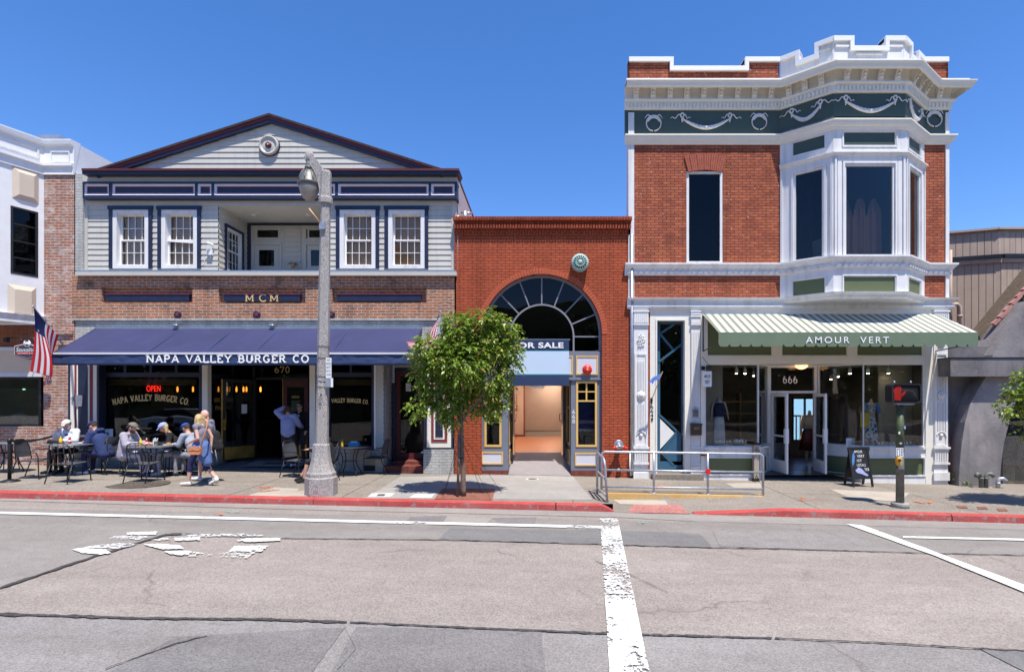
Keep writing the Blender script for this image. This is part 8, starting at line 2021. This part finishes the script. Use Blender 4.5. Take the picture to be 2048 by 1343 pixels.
def person(label, loc, rz, J, O):
    t = T('person', label, 'person', loc, None, True); t.rotation_euler = (0, 0, R(rz)); w = O.get('w', 1.0)
    pel, ch, nk, hd = V(*J['pel']), V(*J['ch']), V(*J['nk']), V(*J['hd']); fx = V(*J.get('face', (0, 1, 0))).normalized()
    up = (hd - nk).normalized(); sd = fx.cross(up).normalized(); fx = up.cross(sd).normalized(); HM = Matrix((sd, fx, up)).transposed()
    sk = O.get('skin', 'skin'); b = M(sk)
    S_ = {s: dict(sh=V(*J['sh' + s]), el=V(*J['el' + s]), wr=V(*J['wr' + s]), hp=V(*J['hp' + s]), kn=V(*J['kn' + s]), an=V(*J['an' + s]), toe=V(*J['toe' + s])) for s in 'LR'}
    ax = (S_['R']['sh'] - S_['L']['sh']).normalized()
    b.cap(pel, ch, .10 * w, .105 * w, 16, 1.35, ax); b.cap(ch, nk - (nk - ch) * .2, .10 * w, .07, 16, 1.4, ax); b.cap(nk - (nk - ch) * .15, hd - up * .04, .056, .05); b.cap(S_['L']['sh'], S_['R']['sh'], .05, .05)
    b.ell(hd, (.073, .092, .108), 18, 12, HM); b.ell(hd + fx * .03 - up * .06, (.052, .058, .05), 14, 8, HM); b.cap(hd + fx * .088 - up * .005, hd + fx * .105 - up * .028, .011, .016, 8)
    for s in (-1, 1): b.ell(hd + sd * s * .075 - fx * .005 - up * .01, (.012, .02, .03), 8, 6, HM)
    for s in 'LR':
        q = S_[s]; b.cap(q['sh'], q['el'], .046 * w, .037); b.cap(q['el'], q['wr'], .036, .024)
        d = V(*J['hand' + s]).normalized() if 'hand' + s in J else (q['wr'] - q['el']).normalized(); n_ = d.orthogonal() if abs(d.x) > .9 else d.cross(V(1, 0, 0)).normalized(); sx = d.cross(n_).normalized()
        b.cap(q['wr'], q['wr'] + d * .065, .024, .03, 10, .55, n_)
        for k in range(4):
            o = sx * (k - 1.5) * .018; L = (.062, .07, .066, .05)[k]; p1 = q['wr'] + d * .085 + o; p2 = p1 + (d + n_ * .25).normalized() * L * .5; p3 = p2 + (d + n_ * .9).normalized() * L * .5; b.cap(p1 - d * .02, p2, .0088, .008, 6); b.cap(p2, p3, .008, .007, 6)
        p1 = q['wr'] + d * .025 + sx * .028; b.cap(p1, p1 + (d + sx * .8).normalized() * .05, .011, .009, 6)
        b.cap(q['hp'], q['kn'], .078 * w, .05); b.cap(q['kn'], q['kn'].lerp(q['an'], .35), .05, .048); b.cap(q['kn'].lerp(q['an'], .35), q['an'], .048, .032); td = (q['toe'] - q['an']); b.cap(q['an'] - V(td.x, td.y, 0).normalized() * .03 + V(0, 0, -.03), q['toe'], .034, .028, 10)
    skinned(b, .0095, 'body', t, sk, 2)
    def part(nm, m, fn, vx=.013, sm=3): ms = M(m); fn(ms); return skinned(ms, vx, nm, t, m, sm)
    if 'top' in O:
        m, sl, ext = O['top']; e = O.get('puff', .018)
        def fn(ms):
            ms.cap(pel + (ch - pel) * ext, ch, (.105 + e) * w, (.108 + e) * w, 16, 1.35, ax); ms.cap(ch, nk - (nk - ch) * .25, (.10 + e) * w, .072, 16, 1.42, ax); ms.cap(S_['L']['sh'], S_['R']['sh'], .058 + e * .4, .058 + e * .4)
            for s in 'LR':
                q = S_[s]
                if sl > 0: ms.cap(q['sh'], q['sh'].lerp(q['el'], min(1, sl)), .05 + e, .042 + e)
                if sl > 1: ms.cap(q['el'], q['el'].lerp(q['wr'], min(.95, sl - 1)), .04 + e, .032 + e * .8)
            if O.get('hood'): ms.cap(nk - fx * .09 - up * .03 - ax * .06, nk - fx * .09 - up * .03 + ax * .06, .06, .06)
        part('top', m, fn)
    if 'inner' in O: part('shirt', O['inner'], lambda ms: (ms.cap(ch + fx * .045 - (ch - pel) * .5, ch + fx * .055 + (nk - ch) * .35, .095 * w + .01, .07, 14, 1.15, ax)))
    if 'pants' in O:
        m, ln = O['pants']
        def fn(ms):
            ms.cap(pel, pel + (ch - pel) * .22, .118 * w, .112 * w, 16, 1.4, ax)
            for s in 'LR':
                q = S_[s]; ms.cap(q['hp'], q['hp'].lerp(q['kn'], min(1, ln)), .092 * w, .062)
                if ln > 1: ms.cap(q['kn'], q['kn'].lerp(q['an'], min(1, ln - 1)), .062, O.get('cuff', .046))
        part('trousers', m, fn)
    if 'shoes' in O:
        for s in 'LR':
            q = S_[s]
            def fn(ms): td = q['toe'] - q['an']; h_ = V(td.x, td.y, 0).normalized(); ms.cap(q['an'] - h_ * .035 + V(0, 0, -.035), q['toe'] + h_ * .01, .043, .036, 12); ms.cap(q['an'] + V(0, 0, -.02), q['an'] + V(0, 0, .0), .042, .038)
            part('shoe', O['shoes'], fn, .012, 1)
    if 'hair' in O:
        m, ln = O['hair']
        def fn(ms):
            ms.ell(hd - fx * .018 + up * .022, (.083, .092, .102), 18, 12, HM)
            if ln > 0:
                for a in (-.055, -.02, .02, .055): ms.cap(hd - fx * .06 + sd * a, hd - fx * .075 + sd * a * 1.5 - V(0, 0, ln * (.85 + .3 * abs(a) * 5)), .045, .03)
            if ln > .2: ms.cap(hd + sd * .07 + fx * .01, hd + sd * .085 + fx * .03 - V(0, 0, ln * .9), .03, .022); ms.cap(hd - sd * .07 + fx * .01, hd - sd * .085 + fx * .03 - V(0, 0, ln * .9), .03, .022)
            if ln < 0: ms.cap(hd - fx * .09 + up * .05, hd - fx * .12 + up * .05, .04, .035)
        part('hair', m, fn, .012, 1)
    if 'cap' in O:
        def fn(ms):
            c = hd + up * .045
            for k in range(10): a = k / 9 * math.pi / 2; ms.ell(c + up * .07 * math.sin(a) - fx * .005, (.088 * math.cos(a) + .01, .103 * math.cos(a) + .01, .02), 16, 6, HM)
            ms.cap(c + fx * .09 - up * .005, c + fx * O.get('brim', .15) - up * .02, .014, .012, 14, 4.2, sd)
        part('cap', O['cap'], fn, .010, 1)
    if O.get('beard'): part('beard', O['beard'], lambda ms: ms.cap(hd + fx * .045 - up * .075 - sd * .04, hd + fx * .045 - up * .075 + sd * .04, .038, .038), .010, 1)
    e = M('eye')
    if O.get('glasses'):
        for s in (-1, 1): e.ell(hd + fx * .088 + sd * s * .034 + up * .012, (.028, .008, .019), 10, 6, HM)
        e.tube([hd + fx * .085 + sd * -.07 + up * .018, hd + fx * .098 + up * .018, hd + fx * .085 + sd * .07 + up * .018], .005, 5); e.done('sunglasses', t)
    else:
        for s in (-1, 1): e.ell(hd + fx * .082 + sd * s * .03 + up * .012, (.011, .007, .007), 8, 5, HM)
        e.done('eyes', t)
    e = M('lips'); e.ell(hd + fx * .084 - up * .055, (.022, .008, .007), 8, 5, HM); e.done('mouth', t)
    return t
def stand(**k):
    J = dict(pel=(0, 0, .95), ch=(0, 0, 1.25), nk=(0, 0, 1.43), hd=(0, .02, 1.57), shL=(-.17, 0, 1.39), shR=(.17, 0, 1.39), elL=(-.21, -.02, 1.10), elR=(.21, -.02, 1.10), wrL=(-.22, .08, .86), wrR=(.22, .08, .86),
             hpL=(-.09, 0, .92), hpR=(.09, 0, .92), knL=(-.10, .02, .49), knR=(.10, .02, .49), anL=(-.11, -.02, .08), anR=(.11, -.02, .08), toeL=(-.13, .14, .035), toeR=(.13, .14, .035)); J.update(k); return J
def sit(lean=.05, **k):
    J = dict(pel=(0, -.08, .54), ch=(0, -.08 + lean, .86), nk=(0, -.07 + lean * 1.8, 1.06), hd=(0, -.02 + lean * 2.1, 1.19), shL=(-.18, -.08 + lean * 1.6, 1.01), shR=(.18, -.08 + lean * 1.6, 1.01), elL=(-.24, .05 + lean, .78), elR=(.24, .05 + lean, .78), wrL=(-.16, .28 + lean, .80), wrR=(.16, .28 + lean, .80),
             hpL=(-.09, -.05, .53), hpR=(.09, -.05, .53), knL=(-.13, .38, .52), knR=(.13, .38, .52), anL=(-.13, .36, .09), anR=(.13, .42, .09), toeL=(-.15, .52, .04), toeR=(.15, .58, .04)); J.update(k); return J
def gp(px, y, dz=0): x = X(px, y); return (x, y, G(x) + dz)
person('seated man in white flat cap, sunglasses and pale jacket facing the road', gp(138, -.80), 180, sit(.04, wrR=(.03, .30, 1.0), elR=(.20, .18, .84), handR=(-.3, 0, 1)), dict(top=('c_white', 1.9, .1), inner='c_navy', pants=('c_black', 2), shoes='c_black', cap='c_cream', brim=.12, glasses=1, hair=('hair_grey', 0), beard='hair_grey', puff=.03, skin='skin_pink'))
person('seated man in navy hooded jacket and navy cap leaning left over his plate', gp(206, -1.2), 84, sit(.14, face=(-.1, 1, -.35), wrR=(.14, .42, .98), elR=(.22, .18, .90), wrL=(-.10, .34, .80)), dict(top=('c_navy', 1.9, -.1), hood=1, pants=('c_indigo', 2), shoes='c_shoe', cap='c_indigo', hair=('hair_brown', 0), puff=.035, skin='skin_pink', w=1.1))
person('seated bearded man in grey cap and silver jacket facing right', gp(256, -1.42), -86, sit(.06, face=(0, 1, -.25)), dict(top=('c_silver', 1.85, -.1), inner='c_teal', pants=('c_palegrey', 2), shoes='c_navy', cap='c_capgrey', hair=('hair_dark', .04), beard='hair_dark', puff=.035))
person('seated woman in pale blue cap and black top leaning over the square table', gp(352, -.95), 128, sit(.13, face=(.1, 1, -.5)), dict(top=('c_black', 1.9, -.1), pants=('c_palegrey', 2), shoes='c_shoe', cap='c_capblue', hair=('hair_blond', .16), w=.92))
person('seated person in royal blue hat and patterned grey shirt behind the walking couple', gp(384, -1.2), 75, sit(.10, face=(0, 1, -.3)), dict(top=('c_pattern', 1.8, -.1), pants=('c_grey', 2), shoes='c_black', cap='c_royal', hair=('hair_brown', 0), w=.95))
walkL = dict(knL=(-.09, .20, .50), anL=(-.09, .24, .10), toeL=(-.09, .41, .05), knR=(.09, -.02, .50), anR=(.09, -.30, .17), toeR=(.09, -.17, .045), pel=(0, 0, .92), hpL=(-.09, .02, .90), hpR=(.09, -.02, .90))
w1_ = person('walking woman with long blond hair, denim jacket tied round her waist and tan bag', gp(402, -2.5), 84, stand(**walkL, hd=(0, .05, 1.55), elL=(-.20, -.08, 1.12), wrL=(-.14, .17, 1.02), elR=(.22, -.1, 1.12), wrR=(.2, -.1, .9), face=(.25, 1, -.05)), dict(top=('c_teegrey', .12, .3), pants=('c_indigo', 1.45), shoes='c_cream', hair=('hair_blond', .27), w=.95, skin='skin_pink'))
w1_.scale = (.96,) * 3
ms = M('c_denim'); ms.cap((0, .02, .93), (0, .0, .98), .155, .14, 16, 1.25, (1, 0, 0)); ms.cap((.02, -.05, .92), (.0, -.16, .55), .14, .10, 14, 1.1, (1, 0, 0)); ms.cap((-.12, -.04, .9), (-.14, -.13, .62), .08, .05); skinned(ms, .013, 'tied_jacket', w1_, 'c_denim')
v = T('shoulder_bag', 'small tan leather shoulder bag on the walking blond woman', 'bag', (0, 0, 0)); g = gp(395, -2.78); v.location = (0, 0, 0)
ms = M('leather_tan'); bx, by, bz = X(391, -2.78), -2.78, Z(900, -2.78)
ms.prism(rrect(bx - .13, bx + .13, bz - .09, bz + .08, .04), by - .04, by + .04); ms.prism(rrect(bx - .135, bx + .135, bz + .0, bz + .09, .04), by - .05, by - .0405); ms.done('body', v)
ms = M('leather_tan'); ms.tube([(bx + .12, by - .0, bz + .08), (bx + .17, by - .02, bz + .25), (bx + .24, by + .0, bz + .48), (bx + .20, by + .12, bz + .70), (bx + .10, by + .28, bz + .72)], .013, 6); ms.done('strap', v)
m2 = person('walking bald man in grey t-shirt with a black backpack', gp(411, -1.98), 80, stand(knR=(.09, .20, .50), anR=(.09, .24, .09), toeR=(.09, .42, .045), knL=(-.09, -.04, .50), anL=(-.09, -.34, .15), toeL=(-.09, -.20, .045), hpL=(-.09, -.02, .92), hpR=(.09, .02, .92), face=(-.1, 1, 0), elL=(-.24, -.08, 1.12), wrL=(-.24, .05, .9)), dict(top=('c_teegrey', .8, .05), pants=('c_grey', .9), shoes='c_shoe', skin='skin_pink', w=1.12))
v = T('backpack', 'black and grey backpack hanging on the bald walking man', 'backpack', (0, 0, 0)); bx, by, bz = X(437, -1.98), -2.02, Z(885, -1.98)
ms = M('c_black'); ms.cap((bx - .02, by, bz - .1), (bx - .06, by, bz + .2), .12, .10, 14, 1.25, (0, 1, 0)); ms.cap((bx + .07, by, bz - .1), (bx + .05, by, bz + .02), .07, .06); skinned(ms, .013, 'sack', v, 'c_black')
ms = M('c_grey'); ms.tube([(bx - .10, by - .12, bz + .28), (bx - .22, by - .14, bz + .34), (bx - .26, by - .15, bz + .15), (bx - .14, by - .13, bz - .12)], .022, 6); ms.tube([(bx + .02, by - .12, bz - .15), (bx + .08, by - .14, bz - .42)], .01, 5); ms.done('strap', v)
person('standing woman in lavender sweatshirt seen from behind, hand raised to her head', gp(576, .35, .06), 10, stand(elL=(-.30, .02, 1.52), wrL=(-.10, .08, 1.64), handL=(1, .2, -.1), elR=(.26, .10, 1.16), wrR=(.28, .32, 1.08), anL=(-.10, -.02, .08)), dict(top=('lavender', 1.9, -.05), pants=('c_pants', 2), shoes='c_shoe', hair=('hair_brown', .06), puff=.035))
person('standing woman in sunglasses, white shirt and dark jacket beside the burgundy door', gp(600, .80, .12), 168, stand(hd=(0, .02, 1.60), wrL=(-.28, .12, .93), elL=(-.25, -.04, 1.12), handL=(0, .6, -1)), dict(top=('c_black', 1.9, .0), inner='c_white', pants=('c_pants', 2), shoes='c_palegrey', hair=('hair_dark', -1), glasses=1, puff=.025))
person('seated person in dark clothes and black flats mostly hidden behind the lamp post', gp(652, -1.75), 95, sit(.05, knR=(.1, .38, .52), anR=(.1, .60, .14), toeR=(.1, .72, .06), anL=(-.12, .46, .12), toeL=(-.12, .60, .05)), dict(top=('c_black', 1.9, -.1), pants=('c_black', 1.2), shoes='c_black', hair=('hair_dark', .2)))

# ================================================================ mannequins and display things
def dress(ms, c, prof, n=28, fold=.0):
    vs = []
    for (r, z, d) in prof:
        for j in range(n): q = 2 * math.pi * j / n; k = 1 + fold * math.cos(q * 7) * min(1, r * 3); vs.append((c[0] + r * k * math.cos(q), c[1] + r * d * k * math.sin(q), c[2] + z))
    ms.add(vs, [(i * n + j, i * n + (j + 1) % n, (i + 1) * n + (j + 1) % n, (i + 1) * n + j) for i in range(len(prof) - 1) for j in range(n)] + [tuple(range(n - 1, -1, -1)), tuple((len(prof) - 1) * n + j for j in range(n))], True)
m, nt, p = newmat('blue_print'); co = nd(nt, 'ShaderNodeTexCoord').outputs['Object']; f = noisefac(nt, co, 13, .52, .56, 2, .5); lk(nt, mix(nt, f, (.66, .70, .74), (.04, .13, .33)), p.inputs['Base Color']); p.inputs['Roughness'].default_value = .9
mat('manne', (.50, .42, .33), .6, var=.03); mat('yellow_bag', (.70, .52, .03), .7, var=.1)
def mannequin(label, px, y, zfeet, h, parts):
    x = X(px, y); t = T('mannequin', label, 'mannequin', (x, y, zfeet)); s = h / 1.5; c = (x, y, zfeet)
    ms = M('manne'); ms.cap((x, y, zfeet + 1.0 * s), (x, y, zfeet + 1.32 * s), .10 * s, .11 * s, 14, 1.3, (1, 0, 0)); ms.cap((x, y, zfeet + 1.38 * s), (x, y, zfeet + 1.5 * s), .05 * s, .045 * s)
    ms.cap((x - .16 * s, y, zfeet + 1.34 * s), (x + .16 * s, y, zfeet + 1.34 * s), .05 * s, .05 * s)
    for q in (-1, 1): ms.cap((x + q * .18 * s, y, zfeet + 1.34 * s), (x + q * .25 * s, y - .03, zfeet + 1.08 * s), .04 * s, .033 * s); ms.cap((x + q * .25 * s, y - .03, zfeet + 1.08 * s), (x + q * .27 * s, y - .08, zfeet + .82 * s), .033 * s, .02 * s); ms.cap((x + q * .08 * s, y, zfeet + .9 * s), (x + q * .08 * s, y, zfeet + .08), .07 * s, .035 * s)
    skinned(ms, .016, 'form', t, 'manne')
    for nm, m, prof, fold in parts: ms = M(m); dress(ms, c, [(r * s, z * s, d) for r, z, d in prof], 42, fold); ms.done(nm, t)
    return t, s
base = zs + .0
t, s = mannequin('headless mannequin in a long blue and white print dress with yellow bag', 1742, .42, base, Z(800, .42) - base, [('dress', 'blue_print', [(.25, .02, .8), (.22, .3, .8), (.175, .7, .75), (.115, .98, .7), (.125, 1.1, .8), (.14, 1.2, .8), (.12, 1.27, .8)], .08)])
ms = M('c_blue')
for q in (-1, 1): ms.cap((X(1742, .42) + q * .17 * s, .42, base + 1.35 * s), (X(1742, .42) + q * .24 * s, .40, base + 1.12 * s), .075 * s, .07 * s)
skinned(ms, .014, 'cardigan', t, 'c_blue')
v = T('handbag', 'bright yellow tote bag hanging on the mannequin in the print dress', 'bag', (X(1728, .3), .3, Z(840, .3))); ms = M('yellow_bag'); ms.prism([(X(1722, .25), Z(854, .25)), (X(1736, .25), Z(854, .25)), (X(1736.5, .25), Z(825, .25)), (X(1723, .25), Z(825, .25))], .2, .30); ms.tube([(X(1724, .25), .25, Z(826, .25)), (X(1729, .25), .27, Z(806, .25)), (X(1735, .25), .25, Z(826, .25))], .012, 6); ms.done('tote', v)
mannequin('headless mannequin in a dark lace top and wide white trousers', 1438, .42, base, Z(796, .42) - base, [('trousers', 'c_white', [(.20, .02, .6), (.19, .4, .65), (.16, .8, .7), (.14, .98, .75)], .05), ('blouse', 'c_indigo', [(.18, .92, .75), (.165, 1.0, .7), (.17, 1.2, .75), (.17, 1.34, .7), (.12, 1.37, .7)], .03)])
mannequin('mannequin in a dark red slip dress standing inside the shop doorway', 1619, 2.1, 0, 1.62, [('dress', 'maroon', [(.28, .42, .7), (.2, .9, .7), (.14, 1.05, .75), (.15, 1.25, .7), (.08, 1.38, .6)], .05), ('jacket', 'straw_tan', [(.21, 1.02, .8), (.2, 1.2, .8), (.18, 1.36, .7), (.1, 1.4, .7)], .02)])
v = T('woven_bowl', 'pale woven bowl with white cloths in the left dress shop window', 'bowl', (X(1476, .35), .35, base)); c = (X(1476, .35), .35, base); ms = M('straw_tan'); ms.lathe([(.14, 0), (.2, .04), (.22, .09), (.21, .1), (.02, .05)], c, 24); ms.done('bowl', v); ms = M('paper')
for k in range(4): ms.ell((c[0] - .09 + .06 * k, c[1], c[2] + .12 + .02 * (k % 2)), (.05, .06, .045), 10, 6)
ms.done('cloths', v)
v = T('woven_tray', 'stack of two pale woven trays beside the print dress mannequin', 'tray', (X(1728, .55), .55, base)); c = (X(1729, .5), .5, base); ms = M('straw_tan'); ms.lathe([(.22, 0), (.26, .03), (.26, .07), (.2, .07), (.2, .11), (.17, .12), (.02, .12)], c, 24); ms.done('tray', v)
v = T('potted_plant', 'small green trailing plant on a white stand behind the signal post', 'plant', (X(1812, .4), .4, base)); c = Vector((X(1812, .4), .4, base)); ms = M('white_gloss'); ms.lathe([(.09, .14), (.11, .16)], c, 16)
for a in range(3): ms.tube([c + V(.09 * math.cos(a * 2.1), .09 * math.sin(a * 2.1), .14), c + V(.11 * math.cos(a * 2.1), .11 * math.sin(a * 2.1), 0)], .008, 5)
ms.done('stand', v); ms = M('leaves'); leaves(ms, [(c + V(0, 0, .24), .10), (c + V(.1, -.03, .14), .07), (c + V(.1, 0, .3), .05)], 700, .03, rnd); ms.done('foliage', v)
